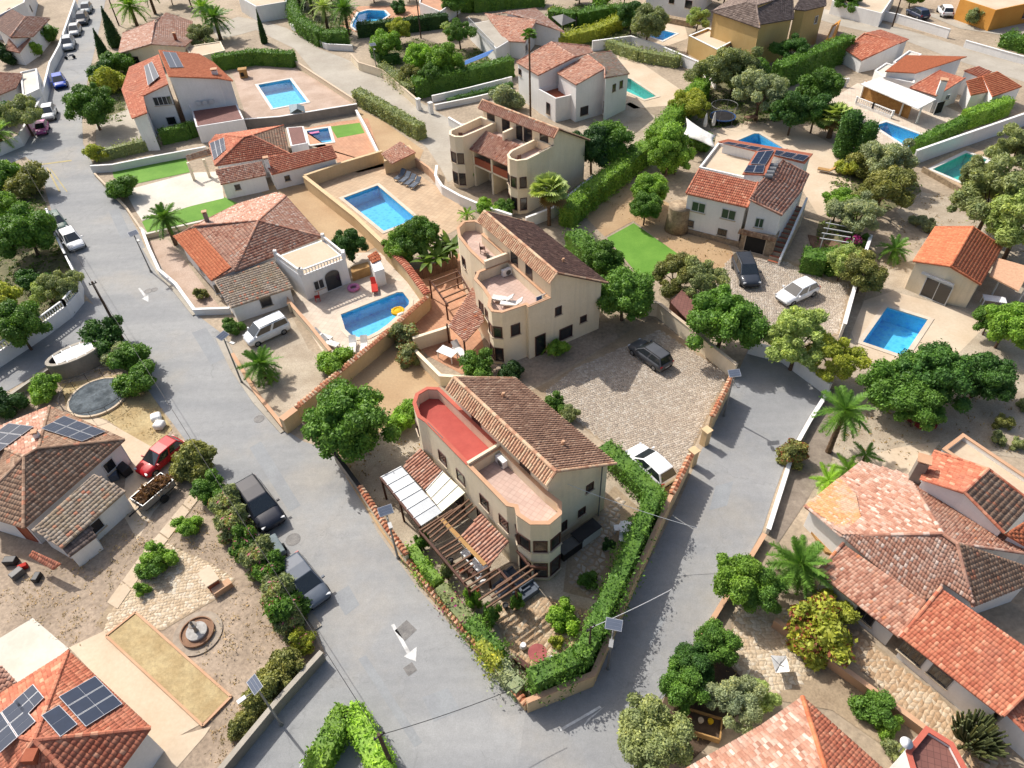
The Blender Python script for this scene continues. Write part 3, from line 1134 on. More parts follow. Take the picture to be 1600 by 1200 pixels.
deck('garden', [(38.37,75.93),(47.6,76.6),(45.77,69.2),(40.75,65.58),(35.88,63.44),(32.87,64.35),(30.42,59.12),(33.3,56.63),(35.04,58.72),(35.79,68.75)], GARD, .013)
deck('garden', [(-62.59,79.59),(-56.09,80.53),(-41.64,57.92),(-41.58,52.92),(-44.94,48.24),(-48.21,50.21)], GARD, .018)
deck('garden', [(-65.98,122.25),(-63.32,127.86),(-54.61,117.97),(-55.01,107.75),(-52.57,98.46),(-56.3,98.88)], GARD, .012)

# ------------------------------------------------------------------ plots
deck('sand_plot', [(-16.73,39.02),(-13.56,43.59),(-11.53,47.11),(-8.88,49.1),(-7.16,46.8),(-7.54,45.57),(-5.27,43.02),(-7.79,39.48),(-10.02,37.43),(-13.08,34.66),(-14.48,36.01)], SAND, .016)
deck('front_garden', [(-12.22,33.57),(-10.02,37.43),(-7.79,39.48),(-5.14,39.31),(-1.2,33.8),(2.37,31.22),(6.15,32.45),(9.03,33.17),(10.55,30.17),(7.54,24.02),(3.73,17.36),(-0.06,16.26),(-2.81,19.66),(-6.27,24.07),(-9.12,28.2)], GRAVEL, .016)
deck('pergola_terrace', [(-9.43,31.36),(-7.42,35.44),(-5.01,35.28),(-2.17,29.28),(1.44,23.89),(0.56,22.6),(-3.01,21.71),(-4.66,24.44),(-7.3,26.98)], GRAVEL, .028)
yard = deck('courtyard', [(-0.06,40.04),(3.7,42.39),(9.33,46.88),(11.6,48.91),(13.03,49.26),(17.79,41.95),(14.27,36.13),(10.92,30.43),(10.38,30.46),(8.39,33.51),(6.49,35.2),(3.88,38.36)], JOINT, .02)
stones([(2.54,40.82),(5.38,43.45),(10.63,46.35),(13.13,47.9),(17.55,41.82),(14.18,36.14),(10.88,30.72),(10.44,30.74),(8.42,33.7),(6.51,35.32),(3.9,38.57)], .02, .19, .011, yard, STONE1, jit=.27, h=.014, rot=R(20))
bedb = deck('planting_bed', [(-1.81,43.95),(4.29,49.92),(9.35,49.08),(9.35,47.05),(3.45,42.57),(-0.05,40.4)], DRYG, .024)
gp = deck('garden_patio', [(-2.02,22.3),(0.58,23.03),(4.21,21.55),(3.77,19.33),(2.14,17.88),(0.66,17.58),(-1.11,19.57)], JOINT, .03)
stones([(-1.91,22.29),(0.58,22.9),(4.08,21.43),(3.66,19.34),(2.08,17.96),(0.67,17.77),(-0.99,19.65)], .03, .24, .02, gp, STONE3, jit=.28, h=.01, rot=R(50))
gw = deck('garden_walk', [(3.33,26.89),(6.87,30.96),(8.52,28.66),(7.32,25.2),(4.87,22.15),(2.57,22.93)], JOINT, .032)
stones([(2.81,23.36),(3.87,25.87),(5.7,28.82),(6.97,30.11),(7.33,29.54),(6.01,26.24),(4.5,22.39)], .03, .4, .12, gw, STONE1, jit=.3, rot=R(-40))

deck('patio', [(-8.93,58.5),(-4.57,61.53),(-2.07,45.18),(-4.1,43.32),(-7.11,45.87),(-8.88,49.1),(-7.53,53.7)], DECKP, .02)
deck('pool_terrace', [(-23.13,77.33),(-17.43,81.25),(-13.71,83.23),(-11.14,80.61),(-6.26,73.45),(-3.66,68.99),(-2.95,66.94),(-4.99,66.09),(-9.17,62.27),(-12.48,62.55),(-16.85,68.18)], DECK, .02, ['community'])
dd_ = deck('driveway', [(-25.55,48.56),(-24.12,52.08),(-20.38,53.13),(-17.62,47.55),(-15.13,45.13),(-16.93,40.09),(-18.06,38.62),(-20.5,41.19)], GRAVEL, .02)
deck('pool_patio', [(-20.69,54.73),(-19.96,56.72),(-17.4,60.31),(-15.09,62.42),(-11.65,62.13),(-7.45,54.49),(-13.58,43.75),(-15.09,44.89)], DECKW, .024, ['roman'])
deck('front_gravel', [(-38.15,66.47),(-36.06,66.79),(-33.98,64.03),(-27,54.03),(-29.17,53.22),(-32.29,57.49),(-34.83,60.51)], PINKG, .02)
deck('side_strip', [(-29.53,77.95),(-23.13,77.33),(-16.85,68.18),(-13.23,63.45),(-15.02,61.83),(-19.21,65.57)], SAND, .018)

deck('lawn', [(-48.56,84.22),(-40.22,86.49),(-37.85,82.3),(-44.17,79.69),(-47.35,81.6)], LAWN, .03)
deck('lawn', [(-43.77,77.48),(-37.18,79.48),(-30.26,73.83),(-29.83,72.08),(-38.81,68.44),(-40.14,70.68),(-38.88,72.92)], LAWN, .026)
deck('white_path', [(-44.78,78.19),(-37.92,81.98),(-34.38,81.96),(-32.22,75.18),(-35.5,73.74),(-40.24,70.96),(-41.73,73.18)], SLABW, .034)
deck('lawn', [(-22.73,93.49),(-18.87,94.27),(-17.79,90.97),(-21.25,89.81)], LAWN, .03)
deck('poolside', [(-26.61,93.12),(-21.74,95.01),(-17.9,95.61),(-14.31,81.26),(-17.26,79.92),(-19.8,81.49),(-21.31,86.31)], DECKP, .02, ['small'])
deck('sloping_garden', [(-19.63,99),(-15.59,94.32),(-9.69,85.09),(-10.36,80.53),(-15.37,83.92),(-19.4,95.78)], SAND, .018)
deck('pool_terrace', [(-41.61,115.77),(-33.83,118.63),(-20.43,101.77),(-21.3,98.11),(-32.96,94.62),(-34.95,97.53)], PINKG, .02, ['tower'])
deck('villa_yard', [(-56.3,98.88),(-52.24,103.91),(-45.53,90.71),(-51.56,86.77)], CONC, .02)

deck('lawn', [(10.47,62.97),(13.65,65.57),(17.97,57.92),(13.14,54.58)], LAWN, .03)
deck('sand_garden', [(8.19,68.58),(13.94,74.48),(18.38,69),(22.49,60.38),(22.53,58.09),(19.72,53.04),(17.78,57.93),(13.73,66.08),(10.3,63.23)], SAND, .02)
fy = deck('forecourt', [(18.85,52.61),(21.47,57.62),(22.73,58.86),(27.43,57.68),(30.39,53.7),(32.13,53.56),(28.34,46.16),(24.39,44.51),(20.08,44.58),(19.2,49.71)], JOINT, .024)
stones([(18.85,52.61),(21.47,57.62),(22.68,58.64),(27.26,57.14),(30.31,53.5),(32.02,53.57),(28.29,46.34),(24.52,44.92),(20.42,44.8),(19.2,49.71)], .024, .2, .012, fy, STONE1, jit=.27, h=.014, rot=R(-15))
deck('sail_terrace', [(24.36,79.82),(26.74,86.68),(31.85,89),(37.35,87.99),(41.71,78.86),(37.81,68.56),(33.09,64.97),(33.2,70.41)], SLABC, .02, ['sail'])
deck('pool_deck', [(29.37,46.26),(32.17,50.59),(35.28,51.8),(39.88,48.58),(41.43,46.66),(36.34,42.44),(32.95,40.74),(28.92,42.97)], SLABC, .024, ['right'])
deck('gravel_yard', [(24.39,38.4),(29.37,46.26),(33.87,53.42),(41.32,59.33),(41.4,65.52),(45.77,69.2),(54.28,64.33),(55.55,64.21),(36.94,31.45),(31.32,33.01),(26.59,30.63),(20.65,29.03),(18.88,29.68),(22.23,36.14)], GRAVEL, .016, ['right'])
deck('plank_path', [(24.89,39.81),(25.8,39.24),(22.71,32.33),(19.4,28.56),(16.77,25.65),(16.44,26.66),(19.81,31.91)], surf('grey_planks', c(170, 156, 140), c(146, 132, 118), big=1.2, fine=5, grain=.2), .028)
deck('villa_terrace', [(43.91,93.76),(50.5,99.68),(57.1,94.35),(60.22,86.78),(53.05,80.22),(47.93,78.21),(44.82,82.87)], DECKW, .02, ['villa'])
deck('green_pool_deck', [(48.21,74.62),(55.75,79.42),(58.07,75.85),(50.45,68.75)], DECK, .02, ['green'])
deck('teal_terrace', [(17.11,112.79),(20.13,116.59),(26.39,98.47),(23.49,95.08),(18.2,94.63),(14.75,101.71)], SLABC, .02, ['teal'])
deck('gravel_drive', [(10.5,91.39),(18.1,96.79),(21.05,91.21),(17.73,83.98),(13.84,81.76),(9.02,80.56)], GRAVEL, .02)
deck('far_terrace', [(24.59,131.79),(31.97,127.3),(31.18,121.02),(26.31,117.2),(23.04,122.16)], SLABC, .02, ['far'])
deck('brick_terrace', [(-27.62,136),(-25.56,146.84),(-13.41,145.75),(-13.85,133.99),(-21.72,129.09)], DECKP, .02, ['hedge'])
deck('far_forecourt', [(72.31,128.1),(77.59,125.58),(86.6,122.56),(81.81,113.92),(74.61,119.5)], CONC, .03)

# lower left plots
deck('dry_garden', [(-40.39,43.88),(-35.87,48.88),(-32.9,46.14),(-28.68,40.87),(-24.37,35.86),(-18.2,28.1),(-14.72,23.61),(-11.88,19.71),(-14.04,16.49),(-17.32,11.85),(-28.68,12.33),(-44.71,43.41)], DRYG, .012)
tp = deck('stone_terrace', [(-25.21,25.31),(-23.76,27.9),(-20.28,26.23),(-18.36,24.94),(-18.81,23.83),(-20.5,22.69),(-21.95,21.62),(-25.65,21.6),(-25.7,23.3)], JOINT, .03)
stones([(-25.3,25.31),(-23.67,27.89),(-20.25,26.13),(-18.45,24.95),(-18.84,23.92),(-20.54,22.82),(-21.99,21.75),(-25.53,21.6),(-25.7,23.3)], .03, .22, .012, tp, STONE2, jit=.28, h=.008, rot=R(10))
sp = deck('slab_path', [(-24.73,28.2),(-23.29,32.18),(-22.56,31.57),(-23.81,27.4),(-24.75,24.36),(-25.73,21.81),(-26.3,22.26),(-25.42,25.32)], JOINT, .026)
for q in ([(-23.29,32.18),(-22.58,31.62),(-22.93,30.64),(-23.63,31.18)], [(-23.64,31.07),(-22.94,30.53),(-23.34,29.48),(-24.08,30)], [(-24.09,29.89),(-23.35,29.37),(-23.72,28.3),(-24.51,28.86)], [(-24.52,28.76),(-23.73,28.2),(-24.14,27.22),(-24.94,27.81)], [(-24.95,27.71),(-24.15,27.12),(-24.54,25.88),(-25.34,26.5)], [(-25.35,26.41),(-24.55,25.79),(-24.92,24.6),(-25.71,25.19)], [(-25.72,25.1),(-24.93,24.51),(-25.3,23.2),(-26.13,23.68)]):
    part('paving_slab', MB().prism([(p[0] , p[1]) for p in q], .027, .07), SLABC, sp)
deck('cream_terrace', [(-27.34,20.79),(-25.53,21.8),(-19.63,15.21),(-17.42,15.78),(-17.63,15.29),(-19.27,12.82),(-20.96,12.9),(-20.94,15.77)], SLABC, .03)
deck('cream_terrace', [(-25.53,21.8),(-24.93,21.77),(-18.08,15.88),(-19.58,15.05),(-19.79,14.4),(-20.94,15.77),(-27.34,20.79)], SLABC, .034)
deck('white_yard_slab', [(-32.44,21.12),(-30.44,22.85),(-27.31,20.71),(-29.11,18.56),(-31.82,19.9)], SLABW, .05)
strip('raised_bed_edge', [(-25.29,21.38),(-24.03,22.87),(-16.68,17.32),(-17.85,15.8),(-25.29,21.38)], .14, .0, .16, PEACH)
deck('raised_bed', [(-25.2,21.33),(-23.98,22.74),(-16.79,17.32),(-17.92,15.94)], STRAW, .1)
deck('concrete_yard', [(-36.11,41.36),(-32.76,40.07),(-27.55,36.7),(-24.21,33.69),(-25.53,30.63),(-25.83,28.27),(-27.83,30.76),(-29.09,35.52)], SLABC, .022)
deck('soil_strip', [(-33.47,24.82),(-31.59,26.12),(-27.83,30.76),(-25.26,29.8),(-26.27,25.36),(-28.37,23.44),(-32.16,22.14)], DRYG, .02)
deck('pale_soil', [(-37.97,44.49),(-31.9,45.66),(-26.69,38.63),(-27.44,36.37),(-32.5,40.05),(-36.11,41.36)], STRAW, .018)

# lower right plots
rp = deck('stone_yard', [(12.98,21.52),(15.15,22.27),(17.56,19.04),(19.86,15.6),(21.84,13.83),(18.98,12.69),(16.51,15.07),(12.93,15.93),(11.37,18.19)], JOINT, .03)
stones([(13.02,21.39),(15.11,22.14),(16.73,19.68),(17.66,18.26),(16.07,16.85),(13.3,15.98),(11.55,18.18)], .03, .23, .012, rp, STONE2, jit=.28, h=.008)
ry = deck('side_yard', [(18.28,20),(19.62,19.53),(22.61,15.47),(24.33,12.76),(24.81,11.22),(21.01,11.38),(20.84,13.87),(18.6,17.83)], JOINT, .034)
stones([(18.31,19.88),(19.57,19.41),(22.58,15.41),(24.25,12.61),(24.78,11.28),(21.08,11.53),(20.87,13.94),(18.6,17.83)], .034, .23, .012, ry, STONE3, jit=.28, h=.008, rot=R(40))
deck('shaded_bed', [(7.71,16.35),(10.22,19.29),(12.4,19.3),(12.58,15.94),(10.84,14.66),(8.38,12.84),(5.68,12.65)], SOIL, .028)
deck('pale_yard', [(21.27,29.54),(24.06,32.24),(27.7,33.23),(31.15,33.64),(27.35,30.3),(23.43,29.41)], SLABC, .024)
deck('left_street_garden', [(-62.59,79.59),(-59.34,81.65),(-56.09,80.53),(-47.34,66.39),(-41.3,57.37),(-41.48,53.39),(-44.94,48.24),(-48.21,50.21)], EARTH, .016)

# ------------------------------------------------------------------ pools themselves
pool('community', 'large rectangular blue pool in the walled tan terrace at the centre', BLUEW, BASIN, POOLCOP, 1.5)
pool('roman', 'blue pool with a rounded end beside the arched white porch', BLUEW, BASIN, POOLCOP, 1.3)
pool('right', 'bright blue rectangular pool in front of the orange roofed pool house', BLUEW, BASIN, POOLCOP, 1.5)
pool('tower', 'pale turquoise rectangular pool beside the white house with four round vents', PALEW, BASIN, POOLCW, 1.3)
pool('small', 'small blue pool with pink float next to a brown flat roof', BLUEW, BASIN, POOLCW, 1.2)
pool('hedge', 'blue pool on orange terrace behind the tall hedge at the top', BLUEW, BASIN, POOLCW, 1.3)
pool('teal', 'long teal pool behind the white two storey house', TEALW, BASIN2, POOLCOP, 1.4)
pool('far', 'deep blue pool below the white house at the top edge', BLUEW, BASIN, POOLCW, 1.4)
pool('sail', 'blue pool behind the house roof near the white shade sail', BLUEW, BASIN, POOLCOP, 1.4)
pool('villa', 'bright blue pool below the villa with white balustrades', BLUEW, BASIN, POOLCW, 1.4)
pool('green', 'sea green pool under the tall grey white wall at right', TEALW, BASIN2, POOLCW, 1.4)


# ------------------------------------------------------------------ houses
def LF(ox, oy, ang):
    ca, sa = math.cos(R(ang)), math.sin(R(ang))
    return lambda x, y: (ox + x * ca - y * sa, oy + x * sa + y * ca)


def L3(f, d):
    return {k: f(v[0], v[1]) + (v[2],) for k, v in d.items()}


def chimney(h, xy, z0, z1, w=.5, mat=None, d=None, cap=True, rz=0.3):
    d = d or w
    mb = MB().box(xy[0], xy[1], z0, w, d, z1 - z0, rz)
    ch = part('chimney', mb, mat or WHITE, h.t)
    if cap:
        cp = MB().box(xy[0], xy[1], z1 + .14, w * 1.25, d * 1.25, .07, rz)
        for sx in (-1, 1):
            for sy in (-1, 1):
                a = (sx * w * .38, sy * d * .38)
                cp.box(xy[0] + a[0] * math.cos(rz) - a[1] * math.sin(rz), xy[1] + a[0] * math.sin(rz) + a[1] * math.cos(rz), z1, w * .2, d * .2, .145, rz)
        part('chimney_cap', cp, PEACH, ch)
    return ch


def railing(h, p, q, z, mat, hgt=.95, name='railing', gap=.16):
    mb = MB()
    p, q = Vector((p[0], p[1], z)), Vector((q[0], q[1], z))
    mb.bar(p + Vector((0, 0, hgt)), q + Vector((0, 0, hgt)), .05, .05)
    mb.bar(p + Vector((0, 0, .1)), q + Vector((0, 0, .1)), .04, .04)
    n = max(2, int((q - p).length / gap))
    for i in range(n + 1):
        a = p + (q - p) * i / n
        mb.box(a.x, a.y, z, .025, .025, hgt)
    return part(name, mb, mat, h.t)


def solar_array(label, corners, nx, ny, lift=.12, skip=(), gapc=.03):
    """grid of panels over four roof corners a b c d (a->b along nx, a->d along ny)"""
    mx, my = sum(p[0] for p in corners) / 4, sum(p[1] for p in corners) / 4
    fit = None
    for poly, f_ in ROOFS:
        if inside((mx, my), poly):
            fit = f_
    if fit is None:
        fit = plane_fit(corners)
    A, B, C_, D = [Vector((p[0], p[1], fit[0] * p[0] + fit[1] * p[1] + fit[2])) for p in corners]
    t = thing('solar_array', label, 'solar panels', tuple((A + B + C_ + D) / 4), group='rooftop solar arrays')
    off = (A + B + C_ + D) / 4
    nrm = (B - A).cross(D - A).normalized()
    if nrm.z < 0:
        nrm = -nrm
    def P(u, v, w):
        return A * (1 - u) * (1 - v) + B * u * (1 - v) + C_ * u * v + D * (1 - u) * v + nrm * w - off
    for i in range(nx):
        for j in range(ny):
            if (i, j) in skip:
                continue
            e = .012
            u0, u1, v0, v1 = i / nx + e / 2, (i + 1) / nx - e / 2, j / ny + e / 2, (j + 1) / ny - e / 2
            mb = MB()
            vs = [P(u, v, w) for w in (lift - .035, lift) for u, v in ((u0, v0),(u1, v0),(u1, v1),(u0, v1))]
            mb.add(vs, [(3, 2, 1, 0),(4, 5, 6, 7),(0, 1, 5, 4),(1, 2, 6, 5),(2, 3, 7, 6),(3, 0, 4, 7)])
            po = part('panel', mb, MATS['panel_frame'], t, local=True)
            du, dv = .03 / max(.3, (B - A).length), .03 / max(.3, (D - A).length)
            ce = MB()
            nu, nv = (1, 2) if (D - A).length / ny > (B - A).length / nx else (2, 1)
            for a in range(nu):
                for b in range(nv):
                    uu0 = u0 + du + (u1 - u0 - 2 * du) * a / nu + (du * .4 if a else 0)
                    uu1 = u0 + du + (u1 - u0 - 2 * du) * (a + 1) / nu
                    vv0 = v0 + dv + (v1 - v0 - 2 * dv) * b / nv + (dv * .4 if b else 0)
                    vv1 = v0 + dv + (v1 - v0 - 2 * dv) * (b + 1) / nv
                    ce.add([P(uu0, vv0, lift + .004), P(uu1, vv0, lift + .004), P(uu1, vv1, lift + .004), P(uu0, vv1, lift + .004)], [(0, 1, 2, 3)])
            part('cells', ce, MATS['panel_cells'], po, local=True)
    return t


gloss('panel_frame', c(214, 216, 220), .4, metallic=.3)
gloss('panel_cells', (0.022, 0.034, 0.062, 1), .3, spec=.35)
gloss('lamp_cells', (0.11, 0.13, 0.17, 1), .3, spec=.5)  # paler than the roof panels: reflection put into the cell colour
gloss('panel_blue', (0.06, 0.11, 0.19, 1), .2, spec=.6)

# ---- front cream building with the red terrace
f1 = LF(-3.66, 34.19, -53.9)
b1 = House('terraced_house', 'cream building with red painted roof terrace and brown tiled roof in the foreground', 'house', f1(5, 1))
add_roof(b1, L3(f1, dict(a=(-.25, 0, 8.0), b=(10.1, 0, 8.0), c=(10.1, -.68, 7.3), d=(-.25, -.68, 7.3), e=(10.1, 5.05, 4.85), f=(-.25, 5.05, 4.85))),
         ['abcd', 'abef'], {'abcd': ROOF_PALE, 'abef': ROOF_BROWN, '*': ROOF_PALE}, CREAM, over=.36, tw=.27, L=.5, barrel=True)
PA = [f1(*p) for p in ((4.98, -.33),(4.98,-2.85),(.25, -2.85),(-.5, -3.0),(-1.8, -2.55),(-2.45, -1.9),(-2.5, -.95),(-1.9, -.33))]
flat_block(b1, PA, 5.1, .9, CREAM, REDT, cap=REDCOP)
PB = [f1(*p) for p in ((9.73, -.33),(10.85, -.2),(11.5, -.75),(11.6, -1.75),(10.9, -2.6),(9.9, -2.8),(9.4, -2.55),(9.0, -2.853),(5.0, -2.853),(5.0, -.33))]
flat_block(b1, PB, 5.1, .9, CREAM, TERRT, cap=PEACH)
dv = MB().prism([f1(*p) for p in ((4.9, -.34),(5.1, -.34),(5.1, -2.8),(4.9, -2.8))], 5.12, 6.25)
part('dividing_wall', dv, CREAM, b1.t)
for x in (1.9, 4.0, 6.6, 8.6):
    window(b1, f1(x, -2.9), 3.9, .75, .95, panes=1)
for x in (1.5, 3.4, 6.2):
    window(b1, f1(x, -2.9), 1.2, 1.1, 2.1, panes=2, kind='door')
for p in ((9.65,-2.68),(10.45, -2.7),(11.25,-2.15),(11.55,-1.25)):
    window(b1, f1(*p), 3.8, .62 if p[0] < 10 else .72, 1.0, panes=1)
for p in ((10.45, -2.7),(11.25,-2.15),(11.55,-1.25)):
    window(b1, f1(*p), 1.2, .75, 1.4, panes=1)
for y, z, w, hh in ((.9, 1.3, .7, .8),(2.6, 1.5, .5, .6),(3.2, 3.6, .5, .6)):
    window(b1, f1(9.8, y), z, w, hh, panes=1)
window(b1, f1(-1.6, -2.7), 3.9, .6, .9, panes=1)
window(b1, f1(-2.5, -1.4), 3.9, .6, .9, panes=1)
for x, wd in ((2.5, .9),(7.6, .9)):
    window(b1, f1(x, -.36), 6.15, wd, 1.9, panes=1, kind='door')
railing(b1, f1(.4, -2.78), f1(2.2, -2.78), 5.12, GREYM)
for x, y in ((2.2, 2.2),(7.8, 2.6)):
    p = f1(x, y)
    z = 8 - .62 * y
    part('roof_vent', MB().tube((p[0], p[1], z - .1),(p[0], p[1], z + .35), .1).tube((p[0], p[1], z + .3),(p[0], p[1], z + .42), .16, .1), PEACH, b1.t)
dp = f1(9.95, 4.0)
part('downpipe', MB().tube((dp[0], dp[1], 0.0),(dp[0], dp[1], 5.2), .05), METAL, b1.t)

# ---- second cream building
f2 = LF(-1.58, 55.39, -60.3)
b2 = House('terraced_house', 'cream building with white loungers on its roof terrace and dark brown roof', 'house', f2(5, 1))
add_roof(b2, L3(f2, dict(a=(-.25, 0, 8.0), b=(11.1, 0, 8.0), c=(11.1, -.7, 7.3), d=(-.25, -.7, 7.3), e=(11.1, 5.1, 5.0), f=(-.25, 5.1, 5.0))),
         ['abcd', 'abef'], {'abcd': ROOF_PALE, 'abef': ROOF_DARK, '*': ROOF_PALE}, CREAM, over=.36, tw=.28, L=.5, barrel=True)
PA = [f2(*p) for p in ((4.2, -.35),(4.2, -2.7),(1.6, -2.7),(-1.0, -2.4),(-2.3, -1.85),(-3.0, -.8),(-2.5, .2),(-1.5, .5),(0.1, .3),(.1, -.35))]
flat_block(b2, PA, 4.95, .95, CREAM, TERRT, cap=PEACH)
PB = [f2(*p) for p in ((4.2, -.35),(10.75, -.35),(10.75, -2.5),(10.4, -2.5),(10.2, -4.6),(9.6, -5.2),(8.8, -5.1),(8.0, -4.5),(6.5, -4.25),(5.0, -4.2),(4.2, -3.4))]
flat_block(b2, PB, 4.55, .95, CREAM, TERRT, cap=PEACH)
dv = MB().prism([f2(*p) for p in ((4.08, -.37),(4.32, -.37),(4.32, -2.7),(4.08, -2.7))], 4.98, 6.3)
part('dividing_wall', dv, CREAM, b2.t)
for p in ((9.9, -4.9),(9.2, -5.2),(8.4, -4.85)):
    window(b2, f2(*p), 3.5, .62, 1.0, panes=1)
    window(b2, f2(*p), 1.1, .62, 1.3, panes=1)
window(b2, f2(10.3, -3.5), 3.4, .7, 1.0, panes=1)
for y, z, w, hh in ((.4, 3.9, .5, .7),(1.2, 1.2, 1.2, 1.1),(3.0, 1.9, .55, .55)):
    window(b2, f2(10.8, y), z, w, hh, panes=1)
window(b2, f2(10.78, -1.4), 1.1, .9, 2.0, panes=1, kind='door')
for x, z in ((-.2, 3.7),(2.8, 3.7),(6.0, 3.3),(7.2, 3.3)):
    window(b2, f2(x, -2.8 if x < 4 else -4.3), z, .6, .9, panes=1)
window(b2, f2(5.2, -.4), 5.75, 1.0, 2.0, panes=1, kind='door', frame=MATS['frame_brown'])
window(b2, f2(7.5, -.4), 5.75, .9, 2.0, panes=1, kind='door')
railing(b2, f2(10.65, -2.4), f2(10.65, -.5), 4.6, GREYM)
p = f2(8.5, 2.4)
part('roof_vent', MB().tube((p[0], p[1], 6.3),(p[0], p[1], 6.95), .1).tube((p[0], p[1], 6.9),(p[0], p[1], 7.02), .16, .1), PEACH, b2.t)

# ---- third cream building with two round bays and balconies
f3 = LF(-1.65, 79.86, -47.0)
b3 = House('terraced_house', 'cream building with two bay towers and a tiled balcony roof, behind the fan palm', 'house', f3(5, 1))
add_roof(b3, L3(f3, dict(a=(-.25, 0, 8.0), b=(11.4, 0, 8.0), c=(11.4, -.7, 7.3), d=(-.25, -.7, 7.3), e=(11.4, 5.1, 5.0), f=(-.25, 5.1, 5.0))),
         ['abcd', 'abef'], {'abcd': ROOF_MIX, 'abef': ROOF_DARK, '*': ROOF_PALE}, CREAM, over=.36, tw=.3, L=.5, barrel=True)
PA = [f3(*p) for p in ((2.2, -.35),(2.2, -3.6),(2.1, -5.3),(1.4, -5.85),(.5, -5.85),(-.2, -5.2),(-.3, -.35))]
flat_block(b3, PA, 5.3, .85, CREAM, TERRT, cap=CREAM)
PB = [f3(*p) for p in ((11.1, -.35),(11.1, -4.5),(10.5, -5.4),(9.6, -5.55),(8.8, -5.1),(8.4, -4.2),(8.4, -.35))]
flat_block(b3, PB, 5.3, .85, CREAM, TERRT, cap=CREAM)
PM = [f3(*p) for p in ((2.21, -.35),(8.39, -.35),(8.39, -2.2),(2.21, -2.2))]
flat_block(b3, PM, 5.28, .0, CREAM, TERRT)
add_roof(b3, L3(f3, dict(a=(2.0, -1.9, 5.75), b=(8.5, -1.9, 5.75), c=(8.5, -4.5, 4.55), d=(2.0, -4.5, 4.55))), ['abcd'], ROOF_MIX, CREAM, walls=False, tw=.3, caps=False, barrel=True)
part('balcony_slab', MB().prism([f3(*p) for p in ((2.22, -2.2),(8.38, -2.2),(8.38, -4.2),(2.22, -4.2))], 2.55, 2.75), CREAM, b3.t)
for x in (2.35, 5.3, 8.25):
    part('balcony_pier', MB().prism([f3(x - .14, -4.2), f3(x + .14, -4.2), f3(x + .14, -2.2), f3(x - .14, -2.2)], 0, 4.5), CREAM, b3.t)
for x0, x1 in ((2.5, 5.15),(5.45, 8.1)):
    part('balcony_front', MB().prism([f3(x0, -4.18), f3(x1, -4.18), f3(x1, -4.05), f3(x0, -4.05)], 2.75, 3.6), TERRAC, b3.t)
    window(b3, f3((x0 + x1) / 2, -2.25), 3.8, 1.7, 1.9, panes=2, kind='door', frame=FRAMEB)
    window(b3, f3((x0 + x1) / 2, -2.25), 1.1, 1.7, 2.0, panes=2, kind='door', frame=FRAMEB)
dv = MB().prism([f3(*p) for p in ((5.1, -.37),(5.4, -.37),(5.4, -2.2),(5.1, -2.2))], 5.3, 6.6)
part('dividing_wall', dv, CREAM, b3.t)
for p in ((.15, -5.5),(.95, -5.85),(1.75,-5.55),(9.1, -5.3),(10.05, -5.5),(10.85, -4.9)):
    window(b3, f3(*p), 3.7, .62, 1.1, panes=1)
    window(b3, f3(*p), 1.2, .62, 1.3, panes=1)
for x in (1.4, 3.8, 7.2, 9.6):
    window(b3, f3(x, -.38), 6.2, 1.1, 1.5, panes=2, frame=FRAMEB)
window(b3, f3(5.9, -.38), 6.1, .8, 1.9, panes=1, kind='door')
railing(b3, f3(11.0, -2.6), f3(11.0, -.4), 5.35, GREYM)

# ---- house with pyramid roof and white arched porch (left of centre)
h = House('villa', 'villa with pyramid tiled roof, bright orange tile patch and arched white porch', 'house', (-25.67,62.73))
H4 = {'a': (-24.23,62.61,4.1), 'w': (-33.22,62.84,2.55), 'r': (-31.03,63.43,3.4), 'n': (-23.37,70.07,2.6), 'm': (-24.8,71.51,2.5), 'k': (-28.44,68.95,2.5), 'e': (-18.13,61.56,2.6), 's': (-25.43,56.2,2.6), 't': (-27.48,55.28,2.5)}
add_roof(h, H4, ['wrast', 'rkmna', 'ane', 'aes'], {'wrast': ROOF_MIX, 'ane': ROOF_PINK, 'rkmna': ROOF_PINK, '*': ROOF_MIX}, WHITE, tw=.32)
add_roof(h, {'a': (-33.15,62.72,2.62), 'b': (-30.98,63.32,3.46), 'c': (-25.74,56.43,2.75), 'd': (-27.43,55.16,2.58)}, ['abcd'], ROOF_OR, WHITE, walls=False, tw=.24, L=.36, caps=False, thick=.05)
add_roof(h, {'a': (-27.17,55.09,2.4), 'b': (-22.2,58.04,2.4), 'c': (-19.75,54.18,1.9), 'd': (-24.86,51.49,1.9)}, ['abcd'], ROOF_GREY, WHITE, tw=.34, over=.25, caps=False)
pb = [(-21.99,58.04),(-17.79,60.82),(-15.16,57.24),(-18.92,54.63)]
flat_block(h, pb, 2.75, 0, WHITE, SLABC)
window(h, (-22.29,53.26), 1.2, .9, .9, frame=GREYM, panes=1)
dr = window(h, (-16.54,56.23), .85, 1.5, 1.5, frame=FRAMEW, kind='door', panes=1)
(x, y), a = snap(h, (-16.54,56.23))
nx, ny = math.sin(a), -math.cos(a)
for rr_, m_, dd in ((.82, FRAMEW, .062),(.75, GLASSD, .068)):
    fan = [(x + nx * dd + math.cos(a) * math.cos(R(t)) * rr_, y + ny * dd + math.sin(a) * math.cos(R(t)) * rr_, 1.6 + math.sin(R(t)) * rr_ * .75) for t in range(0, 181, 15)]
    part('arch_head' if m_ is FRAMEW else 'arch_pane', MB().add(fan, [tuple(range(len(fan)))]), m_, h.t)
window(h, (-17.97,55.79), 1.2, .9, .9, frame=FRAMEW, panes=2)
window(h, (-30.06,58.9), 1.3, .9, 1.0, frame=FRAMEW, panes=2)
window(h, (-27.7,54.94), 1.1, .8, 1.0, frame=FRAMEW, panes=2)
